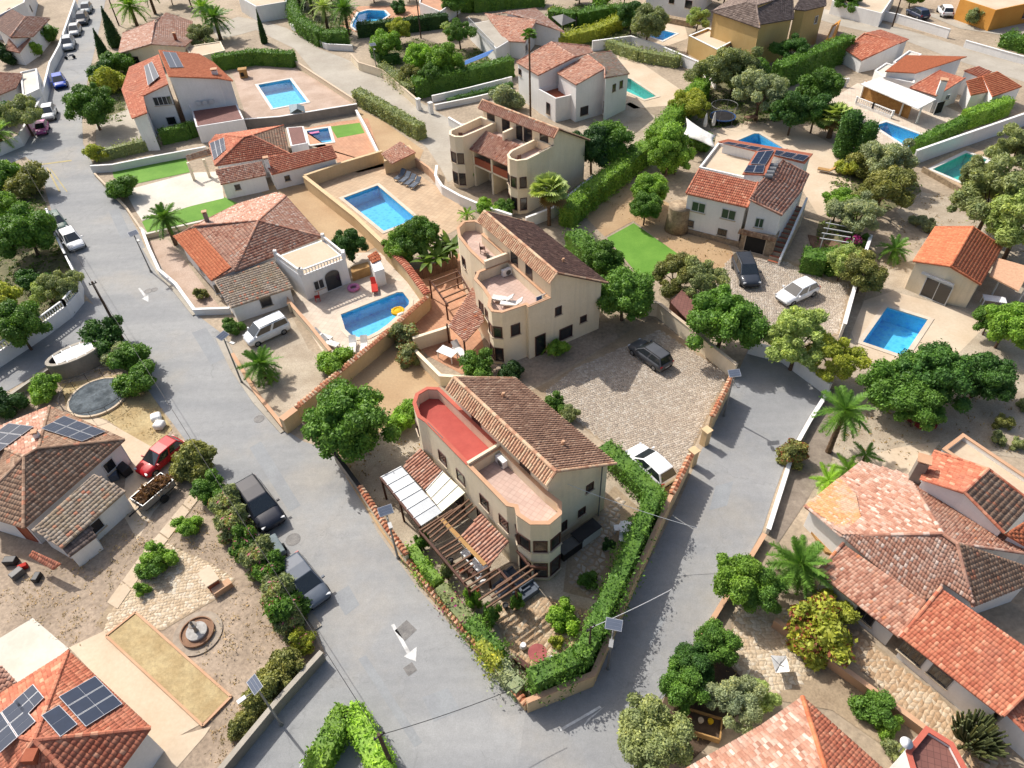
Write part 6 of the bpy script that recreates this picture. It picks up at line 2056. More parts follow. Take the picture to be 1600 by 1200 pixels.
T('bush', (39.3,73.62), 1.2, 'yellow', 'yellow broom like shrub below the columnar conifers')
T('bush', (42.24,62.56), .7, 'grey', 'left low pruned bush on the gravel yard')
T('bush', (42.93,61.63), .7, 'grey', 'right low pruned bush on the gravel yard')
T('bushs', (36.23,34.77), .6, 'brown', 'dry plant on the gravel at the right edge')
for i, p in enumerate([(36.26,32.7),(35.01,33.39),(38.69,36.41)]):
    T('bushs', p, .5, 'olive', ('lower', 'middle', 'upper')[i] + ' scrubby plant at the right edge of the gravel yard')

far = [(-36.6,147.76),(-30.63,148.43),(-22.75,148.81),(-17.29,141.72),(-16.01,148.56),(-6.59,136.44),(-1.41,144.66),(15.63,141.99),(19.3,138.37),(23.57,139.98),(22.4,124.77),(33.3,124.5),(40.93,137.27),(10.87,133.84),(-58.22,151.11),(-62.65,153.42),(-48.67,125.88),(-39.03,150.96),(-7.44,126.44),(-5.72,120.67),(-15.88,124.48),(59.48,128.65),(71.43,131.07),(77.27,120.69),(42.44,105.56),(32.77,97.26),(35.47,88.59),(24.55,89.82),(23.59,81.6),(18.92,75.53)]
for i, p in enumerate(far):
    T(('tree2', 'loose2', 'tree3b', 'bush', 'loose')[i % 5], p, (1.9, 2.0, 2.2, 1.5, 2.1)[i % 5] * RND.uniform(.8, 1.1),('mid', 'bright', 'olive', 'dark', 'pale', 'mid', 'yellow')[i % 7],
      ('green garden tree along the top edge left of the pool', 'tree left of the top pool at the picture edge', 'tree at the top edge above the top pool', 'shrub beside the top pool terrace', 'tree at the top edge behind the outside stair', 'shrub tree behind the flat grey roof', 'tree at the top edge above the grey flat roof', 'tree at the top edge beside the gazebo', 'shrub at the top edge right of the gazebo', 'garden tree at the top edge left of the white house', 'tree left of the far blue pool', 'shrub right of the far blue pool', 'tree at the top edge beside the ochre house', 'tree between gazebo and faded roofs', 'tree behind the faded house at the top edge', 'shrub behind the faded gable roof', 'tree in front of the dark palm', 'tree at the top end of the tall hedge', 'shrub inside the walled garden at top', 'shrub near the blue awning wall', 'small garden tree behind the curved low hedge', 'shrub at the foot of the ochre house', 'shrub behind the far white wall', 'tree beside the far forecourt', 'shrub under the very tall hedge', 'shrub between the trampoline and the hedge', 'shrub on the terrace edge by the trampoline', 'shrub at the lower end of the bright hedge', 'shrub at the foot of the shade sail', 'shrub left of the round stone tower')[i])

# ------------------------------------------------------------------ hedges
hedge([(6.4,33.89),(8,31.64),(9.54,28.99)], 1.35, 1.25, 'mid', 'leafy hedge behind the white car in the courtyard', seed=1, rough=.2)
hedge([(9.11,28.49),(7.6,25.67),(6.24,23.18),(4.94,20.88),(3.77,18.75),(3.04,17.54)], 1.0, 2.85, 'mid', 'long hedge inside the lane wall of the front garden', seed=2, rough=.3)
hedge([(2.94,17.76),(1.77,17.24),(0.28,16.61)], 1.05, 2.6, 'mid', 'hedge at the front corner above the terracotta coloured wall', seed=3, rough=.3)
hedge([(-19.91,101.26),(-15.75,95.99),(-10.04,88.23)], 1.5, 1.9, 'olive', 'clipped olive green hedge along the upper road bend', seed=4, leaf=.2, dens=34, rough=.12)
hedge([(-44.26,116.65),(-38.45,118.67),(-31.73,116.68)], 1.4, 2.2, 'mid', 'dark hedge at the end of the turquoise pool terrace', seed=5, leaf=.22, dens=28)
hedge([(-38.01,145.63),(-33.99,133.48),(-28.81,125.64),(-24.45,125.04)], 1.8, 2.4, 'mid', 'tall hedge above the curved white wall at the upper road', seed=6, leaf=.24, dens=24, rough=.3)
hedge([(-23.38,129.32),(-16.91,130.37),(-8.18,132.47)], 1.6, 2.2, 'deep', 'dark hedge screening the top pool', seed=7, leaf=.24, dens=24)
hedge([(-9.73,143.61),(-3.77,140.41),(2.1,141.78),(9.18,142.22)], 2.4, 2.6, 'mid', 'hedge mass along the top edge', seed=8, leaf=.28, dens=18, rough=.4)
hedge([(-11.77,102.12),(-4.48,105.25),(2.19,108.64)], 1.8, 2.6, 'mid', 'tall clipped hedge below the blue awning', seed=9, leaf=.22, dens=28, rough=.15)
hedge([(-19.61,119.61),(-17.7,115.97),(-15.21,116.2)], 1.3, 1.4, 'dark', 'curved low hedge on the cream wall at the road bend', seed=10, leaf=.2, dens=30)
hedge([(-17.5,111.91),(-12.73,102.69),(-11.8,102.58)], 1.2, 1.6, 'olive', 'shrubby hedge on the cream roadside wall', seed=11, leaf=.2, dens=30, rough=.3)
hedge([(28.02,97.38),(23.33,89.95),(18.36,81.63)], 2.0, 2.6, 'bright', 'tall bright hedge beside the white house drive', seed=12, leaf=.22, dens=30, rough=.25)
hedge([(17.4,79.7),(12.75,73.84),(8.96,69.19),(6.52,65.44)], 1.8, 2.4, 'bright', 'long bright hedge from the conifer column to the fan palm', seed=13, leaf=.2, dens=34, rough=.25)
hedge([(6.77,60.91),(8.33,57.62),(10.04,54.11),(11.11,51.27)], 2.0, 2.4, 'mid', 'overgrown hedge between the second building and the lawn', seed=14, leaf=.2, dens=36, rough=.35)
hedge([(38.37,98.84),(44.51,103.3),(51.98,109.01)], 1.8, 3.4, 'mid', 'very tall clipped hedge in front of the ochre house', seed=15, leaf=.22, dens=30, rough=.15)
hedge([(48.66,78.14),(52.55,80.8),(57.17,83.9)], 1.2, 1.6, 'mid', 'lower clipped hedge on top of the villa wall', seed=16, leaf=.2, dens=32)
hedge([(57.5,84.23),(60.91,85.74),(64.6,87.66)], 1.5, 2.1, 'bright', 'upper clipped hedge on top of the villa wall', seed=17, leaf=.2, dens=32)
hedge([(28.2,56.19),(30.04,55.29),(31.91,55.88)], 2.0, 1.9, 'mid', 'clipped block hedge above the white hatchback', seed=18, leaf=.17, dens=46)
hedge([(-11.03,12.92),(-10.46,14.47),(-9.76,15.94)], 1.2, 1.5, 'bright', 'left clipped hedge of the triangular corner at the bottom', seed=19)
hedge([(-9.61,15.94),(-8.52,14.39),(-7.38,12.46)], 1.2, 1.5, 'lime', 'right clipped hedge of the triangular corner at the bottom', seed=20)
hedge([(-7.02,26.08),(-6.1,24.61),(-5.11,23.33)], .8, 1.2, 'bright', 'bright hedge inside the striped road wall by the pergola', seed=21, rough=.25)
hedge([(-5.02,23.11),(-4.11,21.85),(-3.19,20.68)], .9, 1.2, 'olive', 'magenta flowering hedge inside the road wall', seed=22, rough=.3, mat=LEAFM, flo=.1)
hedge([(-3.19,20.68),(-2.24,19.55),(-1.5,18.62)], 1.0, 1.3, 'mid', 'green shrub hedge near the front corner of the road wall', seed=23, rough=.3)
hedge([(-2.54,19.33),(-1.7,18.26),(-1.44,17.98)], .7, 1.5, 'yellow', 'yellow green shrub in the road wall hedge', seed=24, rough=.25)
hedge([(-1.44,18.06),(-0.81,17.11),(-0.29,16.62)], .9, 1.2, 'grey', 'grey green shrub at the front wall corner', seed=25, rough=.3)
hedge([(-44.22,90.57),(-40.9,92.12),(-40.37,92.65)], 1.0, 1.9, 'mid', 'row of clipped conifers in front of the white house wall', seed=26, leaf=.2, dens=34)
hedge([(-51,86.36),(-47.56,88.15),(-44.34,89.65)], .9, 1.4, 'olive', 'row of slim conifers above the first lawn', seed=27, leaf=.2, dens=30, rough=.3)
hedge([(9.75,119.46),(16.35,123.1),(23.24,130.27)], 2.0, 1.8, 'yellow', 'bright yellow green hedge behind the white house at top', seed=28, leaf=.24, dens=24, rough=.3)
hedge([(9.64,132.27),(13.86,129.94),(19.69,132.52),(23.5,131.96)], 2.2, 2.2, 'mid', 'hedge mass beside the gazebo at top', seed=29, leaf=.26, dens=20, rough=.4)
hedge([(17.72,117.5),(21.93,112.16),(27.15,108.81)], 1.4, 1.6, 'olive', 'planting along the wall beside the teal pool', seed=30, leaf=.24, dens=20, rough=.4)
hedge([(-7.1,99.31),(-2.61,101.48),(2.04,104.21)], .8, .7, 'dark', 'low planted strip between two white garden walls', seed=31, leaf=.2, dens=30)
hedge([(77.14,111.68),(78.89,108.66),(80.72,105.21)], 2.4, 1.8, 'mid', 'round hedge at the right end of the top road', seed=32, leaf=.26, dens=22, rough=.3)

# ------------------------------------------------------------------ palms
palm((-34.83,65.69), 3.2, 2.3, 34, 'mid', 'date palm in the pink gravel garden beside the lawn strip', .22)
palm((-20.61,44.08), 1.6, 2.0, 30, 'mid', 'short palm in the driveway beside the white van', .18)
palm((22.73,33.17), 4.0, 2.2, 30, 'mid', 'tall date palm on the plank path beside the lane', .2, lean=(.2, .3))
palm((16.98,23.06), 1.8, 2.1, 36, 'mid', 'bushy date palm in front of the villa porch', .25)
palm((4.73,65.99), 4.2, 2.4, 32, 'pale', 'fan palm in front of the third cream building', .2, fan=True, skirt=5)
palm((4.16,93.11), 10.6, 1.1, 22, 'mid', 'very tall thin fan palm in front of the white house', .13, fan=True)
palm((-65.1,140.74), 3.5, 3.6, 36, 'bright', 'big palm at the top left behind the faded house', .3)
palm((-64.26,148.07), 4.0, 3.0, 30, 'mid', 'second palm right of the big top left palm', .28)
palm((-47.45,131.39), 3.5, 3.4, 36, 'mid', 'dark palm right of the faded house roof', .3)
palm((-51.92,139.54), 3.0, 2.8, 30, 'bright', 'lighter palm left of the dark palm at upper left', .3)
palm((-25.19,130.56), 4.2, 3.0, 34, 'mid', 'palm beside the top pool', .25)
palm((-29.44,134.53), 3.6, 2.8, 30, 'pale', 'palm left of the top pool above the tall hedge', .25)
palm((-33.23,142.25), 3.5, 2.8, 28, 'mid', 'palm inside the tall hedge near the top edge', .25)
palm((40.63,83.32), 2.6, 2.5, 34, 'pale', 'big fan palm beside the columnar conifers', .3, fan=True, skirt=8)
palm((37.23,56.85), 1.2, 1.8, 24, 'mid', 'low palm against the hedge left of the pool house', .2)
palm((-64.97,90.89), 2.4, 2.6, 28, 'bright', 'palm at the left edge by the street corner', .25)
palm((-19.98,43.64), .5, 1.0, 16, 'bright', 'small cycad under the short driveway palm', .15)
palm((23.08,30.84), .8, 1.5, 18, 'bright', 'banana like palm beside the patchy villa roof', .15)
palm((21.46,30.09), .7, 1.4, 18, 'lime', 'bright tropical plant at the corner of the patchy villa roof', .15)
palm((24.55,31.74), 1.2, 1.3, 12, 'mid', 'thin palm plant behind the patchy villa roof', .1)
palm((3.31,45.79), .5, 1.0, 18, 'bright', 'small palm by the shaded door of the second building', .12)
palm((-3.99,67.68), .8, 1.2, 18, 'bright', 'small palm at the edge of the community terrace', .12)

# banana clump below the community pool
for i, (p, hh) in enumerate(zip([(-7.5,57.83),(-6.7,58.2),(-5.97,58.8),(-5.23,59.41),(-6.45,59.73),(-5.58,60.57)], (2.6, 3.0, 2.8, 3.0, 3.2, 2.6))):
    t = thing('banana_plant', ('first', 'second', 'third', 'fourth', 'fifth', 'sixth')[i] + ' banana plant from the left in the clump beside the second building', 'banana plant', p, group='banana plants in the clump')
    part('stem', MB().tube((0, 0, -.05),(0, 0, hh * .6), .12, .08), surf('banana_stem', c(150, 140, 84), c(120, 112, 66), big=2, fine=6), t, local=True)
    for k in range(9):
        V, F, va = [], [], []
        L = RND.uniform(1.3, 1.8)
        for s in range(6):
            u = s / 5
            w = .26 * math.sin(math.pi * min(1, u * .9 + .08)) ** .7
            V += [(L * u, -w, -.5 * L * u * u + .05),(L * u, 0, -.5 * L * u * u),(L * u, w, -.5 * L * u * u + .05)]
        for s in range(5):
            a = s * 3
            F += [(a, a + 3, a + 4, a + 1),(a + 1, a + 4, a + 5, a + 2)]
            va += [RND.random()] * 2
        o = part('leaf', np_mesh('leaf', V, F, va), LEAF, t, local=True, color=c(*GRN['lime'], .6))
        o.location = (0, 0, hh * .58)
        o.rotation_euler = (0, -R(RND.uniform(15, 70)), k * 2.4 + RND.uniform(-.3, .3))

# candelabra cactus at the bottom right
xy = (22.84,12.98)
t = thing('candelabra_cactus', 'large candelabra cactus bush beside the red tiled roof', 'cactus', xy)
mb = MB()
for k in range(170):
    a, r = RND.uniform(0, 6.28), 1.15 * math.sqrt(RND.random())
    z0 = RND.uniform(.5, 1.3)
    p = Vector((r * math.cos(a) * .8, r * math.sin(a) * .8, z0))
    q = Vector((r * math.cos(a) * 1.15, r * math.sin(a) * 1.15, z0 + RND.uniform(.5, .95) + .35 * (1 - r)))
    mb.tube(p, q, .07, .05, 5, var=RND.random())
    if k % 3 == 0:
        mb.tube((r * math.cos(a) * .2, r * math.sin(a) * .2, .3), p, .08, .07, 5, var=.3)
part('branches', mb, LEAF, t, local=True, color=c(*GRN['olive'], .62))
part('trunk', MB().tube((0, 0, -.05),(0, 0, .7), .25, .16), BARK, t, local=True)


# weeds, dry tufts and leaf litter on bare ground
def scatter(name, polys, dens, size, tone, label, seed, k=9, rad=.22):
    rng = np.random.default_rng(seed)
    P = []
    for poly in polys:
        xs, ys = [p[0] for p in poly], [p[1] for p in poly]
        n = int((max(xs) - min(xs)) * (max(ys) - min(ys)) * dens)
        for x, y in zip(rng.uniform(min(xs), max(xs), n), rng.uniform(min(ys), max(ys), n)):
            if inside((x, y), poly):
                P.append((x, y, .05))
    P = np.repeat(np.array(P), k, axis=0)
    s = np.repeat(rng.uniform(.3, 1.5, (len(P) // k, 1)), k, axis=0)
    P = P + rng.normal(0, 1, P.shape) * np.array([rad, rad, 0]) * s
    P[:, 2] = .03 + np.abs(rng.normal(0, .1, len(P))) * s[:, 0]
    V, F = leaf_quads(P, np.tile([0, 0, 1.0], (len(P), 1)), size, rng, 2.2, .8)
    V[:, 2] = np.maximum(V[:, 2], .022)
    o = part(name, np_mesh(name, V, F, np.clip(rng.normal(.5, .25, len(P)), 0, 1)), LEAF, color=c(*tone, 1.0))
    return tag(o, label, 'weeds', kind='stuff')


scatter('dry_tufts', [[(-40.39,43.88),(-35.87,48.88),(-32.9,46.14),(-28.68,40.87),(-24.37,35.86),(-27.27,37.33),(-32.5,40.05),(-36.11,41.36)], [(-33.47,24.82),(-31.59,26.12),(-27.83,30.76),(-25.26,29.8),(-25.21,25.31),(-26.13,21.83),(-27.69,20.89),(-30.54,22.9),(-32.16,22.14)], [(-23.67,27.89),(-23.29,32.18),(-21.19,32.05),(-14.72,23.61),(-12.1,19.92),(-14.12,16.84),(-16.49,13.63),(-17.42,15.78),(-16.7,17.39),(-19.13,19.29),(-18.81,23.83),(-18.36,24.94)]], 2.6, .06, (176, 154, 122), 'dry grass tufts on the bare lower left plots', 51)
scatter('green_weeds', [[(-62.59,79.59),(-56.09,80.53),(-41.64,57.92),(-41.58,52.92),(-44.94,48.24),(-48.21,50.21)], [(-17.23,111.09),(-19.18,120.43),(-13.41,127.28),(-4.67,119.94),(2.72,125.01),(2.24,110.18),(-11.77,102.12)], [(27.55,95.68),(33.35,106.73),(39.82,104.64),(38.31,96.6),(44.65,95.84),(43.3,83.04),(38.17,89.27),(26.96,87.6)], [(-41.38,153.4),(-27.96,151.27),(-25.31,135.66),(-24.45,125.04),(-33.67,131.76)], [(8.42,130.74),(14.98,141.32),(27.41,138.62),(23.56,122.09),(15.82,118.63),(10.84,120.2)], [(38.37,75.93),(47.6,76.6),(45.77,69.2),(40.75,65.58),(35.88,63.44),(32.87,64.35),(30.42,59.12),(33.3,56.63),(35.04,58.72),(35.79,68.75)], [(-65.98,122.25),(-63.32,127.86),(-54.61,117.97),(-55.01,107.75),(-52.57,98.46),(-56.3,98.88)]], 1.5, .14, (96, 116, 52), 'low green ground cover in the garden plots', 52, 12, .35)
scatter('leaf_litter', [[(24.39,38.4),(28.14,43.03),(32.78,40.38),(40.29,39.12),(36.06,31.5),(31.32,33.01),(26.59,30.63),(20.65,29.03)], [(7.71,16.35),(10.22,19.29),(12.4,19.3),(12.58,15.94),(10.84,14.66),(8.38,12.84)], [(-12.22,33.57),(-10.02,37.43),(-7.79,39.48),(-5.49,35.31),(-8.56,31.88),(-9.12,28.2)], [(8.19,68.58),(13.94,74.48),(18.38,69),(22.49,60.38),(19.72,53.04),(17.78,57.93),(13.73,66.08)], [(30.13,49.8),(41.4,65.52),(45.77,69.2),(54.28,64.33),(48.7,54.28),(39.14,57.24)]], 1.0, .08, (150, 126, 84), 'leaf litter and small weeds on the gravel yards', 53, 6, .3)


# ------------------------------------------------------------------ walls and fences
W = wall_line
W('garden_wall', 'tan wall along the lane and front corner below the long hedge', [(-0.01,15.77),(3.69,17.04),(6.75,22.58),(10.14,28.46)], [1.4, 1.45, 1.8, 2.0], CREAM2, cap=PEACH)
W('garden_wall', 'tile capped wall beside the white car in the courtyard', [(10.2,28.56),(12.21,31.9)], 2.0, CREAM2, tiles=COPT)
W('garden_wall', 'tile capped wall between the courtyard gate and the lane lamp', [(14.47,35.33),(16.94,39.4)], 2.0, CREAM2, tiles=COPT)
W('garden_wall', 'plain cream wall at the back of the cobbled courtyard', [(11.83,50.27),(13.24,49.79),(17.93,41.26)], 1.5, CREAM, cap=SLABC)
W('garden_wall', 'grey capped road wall under the large corner tree', [(-13.19,34.42),(-10.94,31.11)], 1.2, GREYR, cap=DARKM)
W('garden_wall', 'red and white tile capped road wall beside the pergola', [(-10.89,31.05),(-9.12,28.2),(-7.18,25.33)], 1.25, CREAM, tiles=COPT)
W('garden_wall', 'low tile capped wall running down to the front corner', [(-7.13,25.23),(-4.57,21.7),(-2.8,19.5),(-0.04,15.84)], .8, CREAM2, tiles=COPT)
W('garden_wall', 'long tile capped wall between pool patio and sandy alley', [(-16.69,38.81),(-13.29,43.57),(-10.6,47.3),(-7.28,52.31)], 1.5, CREAM2, tiles=COPT, t=.28)
W('garden_wall', 'short thick wall at the sandy plot entrance', [(-17.62,37.65),(-16.73,38.74)], 1.45, CREAM2, t=.5, cap=PEACH)
W('garden_wall', 'tile capped wall beside the pool kiosk', [(-7.29,52.41),(-9.44,56.92),(-11.95,61.11)], 1.7, CREAM2, tiles=ROOF_RED, t=.5)
W('garden_wall', 'thick tan wall along the left side of the community pool terrace', [(-12.04,61.34),(-15.67,67.04),(-22.86,76.69)], 1.5, CREAM2, cap=CREAM2, t=.35)
W('garden_wall', 'tan wall along the top of the community pool terrace', [(-22.89,76.84),(-18.78,79.75),(-14.41,82.28)], 1.5, CREAM2, cap=CREAM2, t=.3)
W('garden_wall', 'peach wall from the pump house to the white curved wall', [(-10.56,81.22),(-8.54,78.25),(-7.45,75.81)], 1.1, PEACH, t=.25)
W('garden_wall', 'white curved wall around the third building garden', [(-7.64,78.64),(-7.69,76.14),(-6.85,73.65),(-4.75,71.16),(-2.47,69.02),(0.81,66.6)], 1.1, WHITE, cap=WHITE)
W('garden_wall', 'white wall running from the fan palm to the lollipop tree', [(2.27,65.69),(5.32,67.5),(10.29,74.08)], 1.2, WHITE, cap=WHITE)
W('garden_wall', 'curved cream wall on the driveway side of the pool patio', [(-20.16,52.92),(-20.47,53.92),(-19.67,52.5),(-17.63,49.57),(-15.25,45.96)], 1.0, CREAM, cap=PEACH)
W('garden_wall', 'low white wall round the pink gravel front garden', [(-38.87,67.8),(-37,64.29),(-34.55,60.05),(-32.09,57.48),(-29.05,53.21),(-25.75,53.15)], .65, WHITE, cap=WHITE)
W('garden_wall', 'low cream wall between driveway and road', [(-23.91,46.74),(-20.65,41.64),(-17.7,37.79)], .55, SAND, cap=PEACH)
W('garden_wall', 'white wall above the first bright lawn', [(-50.49,83.23),(-47.82,83.3),(-42.89,85.19),(-37.37,87.09)], .9, WHITE, cap=WHITE)
W('garden_wall', 'cream kerb wall below the second bright lawn', [(-39.44,68.63),(-38.27,67.24),(-34.09,68.94),(-29.48,70.67)], .5, CREAM, cap=SLABW)
W('garden_wall', 'low road wall beside the white path and first lawn', [(-49.76,82.17),(-45.71,77.21),(-42.63,73.26),(-39.44,68.63)], .5, SLABC)
W('garden_wall', 'tall curved white wall with balusters at the left road corner', [(-49.9,70.89),(-46.96,65.99),(-43.87,61.48),(-41.65,58.24),(-40.7,55.89),(-40.9,53.73),(-42.01,51.19),(-44.34,47.03),(-45.84,44.56)], 1.35, WHITE, balus=WHITE)
W('garden_wall', 'long white wall beside the row of parked cars at upper left', [(-81.7,154.74),(-73.2,127.65),(-71.19,119.54),(-66.23,105.54),(-64.77,99.4),(-63.22,92.02),(-65.01,89.23),(-67.06,88.36)], 1.4, WHITE, cap=WHITE)
W('garden_wall', 'grey wall between the turquoise pool terrace and the low villa', [(-34.11,94.35),(-29.49,94.64),(-24.54,96.15),(-19.46,97.69)], 1.2, GREYR, cap=WHITE)
W('garden_wall', 'low wall between turquoise pool terrace and upper road', [(-31.52,116.66),(-26.75,109.72),(-19.92,99.92)], .8, CREAM, cap=SLABC)
W('garden_wall', 'white curved wall under the tall hedge on the upper road', [(-35.87,135.11),(-31.9,129.22),(-27.76,123.66),(-23.37,122.47)], .9, WHITE, cap=WHITE)
W('garden_wall', 'cream wall with red foot at the upper road bend', [(-22.97,117.77),(-21.25,113.71),(-18.41,111.24),(-17.12,110.05),(-11.35,98.48)], 1.2, CREAM, cap=SLABC)
W('garden_wall', 'upper white wall of the planted strip at top', [(-9.29,100.01),(-4.44,102.17),(2.09,105.66)], .9, WHITE, cap=WHITE)
W('garden_wall', 'lower white wall of the planted strip at top', [(-8.8,97.32),(-3.51,99.33),(1.96,101.86)], .7, WHITE, cap=WHITE)
W('garden_wall', 'white scalloped wall at the end of the upper road', [(-6.69,92.11),(-4.94,89.57),(-2.78,90.11)], 1.1, WHITE, cap=WHITE)
W('garden_wall', 'white wall dividing the sloping garden from the poolside', [(-19.54,96.84),(-17.69,91.55),(-15.19,83.73)], .7, WHITE, cap=WHITE)
W('garden_wall', 'tall white wall dividing the forecourt from the pool deck', [(35.67,58.9),(32.48,53.53),(28.15,45.66)], 1.5, WHITE, cap=WHITE)
W('garden_wall', 'white angled wall at the head of the lane', [(19.89,44.26),(22.39,42.96),(24.66,38.88)], 1.2, WHITE, cap=WHITE)
W('garden_wall', 'low white wall between the lane and plank path', [(24.66,38.88),(22.29,36.01),(20.14,33.21),(16.28,26.42)], .55, WHITE, cap=WHITE)
W('garden_wall', 'low pale wall along the right side of the lane', [(15.93,26.09),(13.47,23.11),(10.19,19.17),(7.92,16.52)], .55, CREAM, cap=PEACH)
W('garden_wall', 'long tall white wall between the villa pool and the green pool', [(47.35,75.34),(52.79,78.04),(65.27,84.12),(72.01,87.4)], 1.75, WHITE, cap=WHITE)
W('garden_wall', 'white wall along the far side of the top road', [(63.28,126.71),(66.07,123.63),(68.41,119.45),(70.64,115.49)], 1.3, WHITE, cap=WHITE)
W('garden_wall', 'white wall with red foot at the end of the top road', [(71.12,111.38),(73.98,106.63),(78,100.53)], 1.0, WHITE, cap=WHITE)
W('garden_wall', 'grey wall from the road corner along the lower left branch road', [(-11.7,19.31),(-13.71,16.61),(-16.14,12.93)], .95, GREYR, cap=CONC)
W('garden_wall', 'low concrete wall beside the left branch road', [(-42.46,41.06),(-41.4,42.29),(-40.19,44.49),(-38.86,46.56)], .6, CONC, cap=CONC)
W('garden_wall', 'terracotta coloured garden wall in the lower right yard', [(14.73,20.06),(17.32,17.34),(20.62,13.69)], .8, PEACH, cap=PEACH)
W('garden_wall', 'white wall bending round the teal pool terrace', [(15.16,117.27),(21.47,118.75),(24.82,114.54),(30.14,105.12),(30.54,99.79)], 1.5, WHITE, cap=WHITE)
W('balustrade', 'white balustrade of the villa terrace beside the tall hedge', [(43.52,98.22),(46.04,99.29),(48.45,98.53)], .5, WHITE, balus=WHITE, cat='balustrade')
W('balustrade', 'white balustrade above the villa pool', [(47.39,92.5),(48.72,90.28),(50.17,87.72)], .4, WHITE, balus=WHITE, cat='balustrade')
W('garden_wall', 'cream patio wall left of the second building porch', [(-8.26,46.62),(-5.2,47.94)], 1.4, CREAM, cap=CREAM)
W('garden_wall', 'cream wall round the small patio below the second building', [(-8.07,45.45),(-5.76,42.13),(-3.24,41.66)], 1.1, CREAM, cap=CREAM)
W('garden_wall', 'low white wall at the bend of the top road', [(58.5,131.98),(60.76,129.15),(63.08,126.74)], .8, WHITE, cap=WHITE)
W('garden_wall', 'stone retaining wall below the green pool', [(47.81,73.73),(49.66,68.55),(56.6,73.78)], .6, STONEW)

# planks of the timber fence beside the banana clump
t = thing('timber_fence', 'weathered timber fence beside the banana clump', 'fence', (-8.85,57.3))
a, b = Vector((-8.82,56.87) + (0,)), Vector((-4.77,58.92) + (0,))
n = int((b - a).length / .17)
pm = mesh_from(MB().box(0, 0, 0, .15, .03, 1.3), 'plank')
pm.materials.append(WOODB)
for i in range(n):
    o = part('plank', pm, WOODB, t)
    p = a + (b - a) * (i + .5) / n - Vector(t.location)
    o.location = (p.x, p.y, RND.uniform(-.03, .03) + .03)
    o.rotation_euler = (0, 0, math.atan2((b - a).y, (b - a).x))

# gate pillars
for i, (q, lab) in enumerate((((12.64,32.59), 'lower cream gate pillar of the cobbled courtyard'),((13.99,34.47), 'upper cream gate pillar of the cobbled courtyard'),((-11.03,97.58), 'left white gate post of the walled garden at top'),((-9.27,96.09), 'right white gate post of the walled garden at top'))):
    t = thing('gate_pillar', lab, 'gate pillar', q, group='gate pillars')
    m_ = CREAM2 if i < 2 else WHITE
    part('shaft', MB().box(0, 0, 0, .5, .5, 1.5, .6), m_, t, local=True)
    part('cap', MB().box(0, 0, 1.502, .62, .62, .1, .6), m_, t, local=True)

# ------------------------------------------------------------------ road markings and covers
def flat_poly(name, label, polys, z, mat, cat, thick=.006):
    mb = MB()
    for p in polys:
        mb.prism(p, z, z + thick)
    o = part(name, mb, mat)
    return tag(o, label, cat)

flat_poly('road_arrow', 'large white arrow painted on the main road in the foreground', [[(-8.01,21.25),(-7.82,21.32),(-6.72,19.5),(-6.9,19.39)], [(-7.08,19.24),(-6.36,19.79),(-6.34,18.9)]], .028, PAINT, 'road marking')
flat_poly('road_arrow', 'small white arrow on the road beside the pink gravel garden', [[(-36.12,57.9),(-35.96,57.99),(-34.84,56.55),(-34.96,56.35)], [(-35.14,56.16),(-34.72,56.75),(-34.33,55.59)]], .028, PAINT, 'road marking')
flat_poly('road_arrow', 'faint white arrow in the hedge shadow at the lane mouth', [[(1.63,14.75),(1.73,14.64),(4.08,15.78),(3.99,15.89)], [(3.24,15.21),(3,14.88),(4.3,15.88)]], .034, PAINT, 'road marking')
flat_poly('lane_line', 'thin white line on the lower left branch road', [[(-12.16,13.44),(-12.09,13.43),(-10.76,16.27),(-10.83,16.27)]], .028, PAINT, 'road marking')
for k, (p, q) in enumerate((([(-57.26,85.27),(-52.81,78.65),(-52.57,78.63),(-57.01,85.24)], 0),([(-56.6,84.86),(-51.85,78.56),(-51.69,78.54),(-56.43,84.84)], 0),([(-58.25,86.4),(-54.8,87.11),(-54.65,86.74),(-58.09,86.04)], 0))):
    flat_poly('hatch_line', ('left', 'right', 'top')[k] + ' yellowish hatching line at the upper street corner', [p], .028, PAINTY, 'road marking')
mh = (((-7.09,20.87), .95, R(45), 'square iron cover beside the large road arrow'),((-6.65,18.46), .6, R(35), 'small iron cover below the large road arrow'))
for xy, s, rz, lab in mh:
    mb = MB().box(xy[0], xy[1], .024, s, s, .01, rz)
    for i in range(5):
        u = (i - 2) * s * .18
        mb.box(xy[0] - math.sin(rz) * u, xy[1] + math.cos(rz) * u, .0342, s * .8, s * .05, .008, rz)
    tag(part('manhole_cover', mb, IRON), lab, 'manhole', 'manhole covers')
for xy, r, lab in (((-20.06,39.24), .42, 'round iron cover near the sandy plot entrance'),((-34.94,57.39), .4, 'left round cover standing for tar marks beside the small road arrow'),((-34.43,57.56), .35, 'right round cover standing for tar marks beside the small road arrow'),((-15.19,27.77), .5, 'round dark cover standing for an oil patch beside the small trailer')):  # covers by the arrow and trailer stand for tar, tyre and oil marks
    mb = MB().lathe([(r, 0),(r, .01),(r * .8, .012),(r * .78, .006),(.02, .006)], xy[0], xy[1], .024, 20)
    tag(part('manhole_cover', mb, IRON), lab, 'manhole', 'manhole covers')

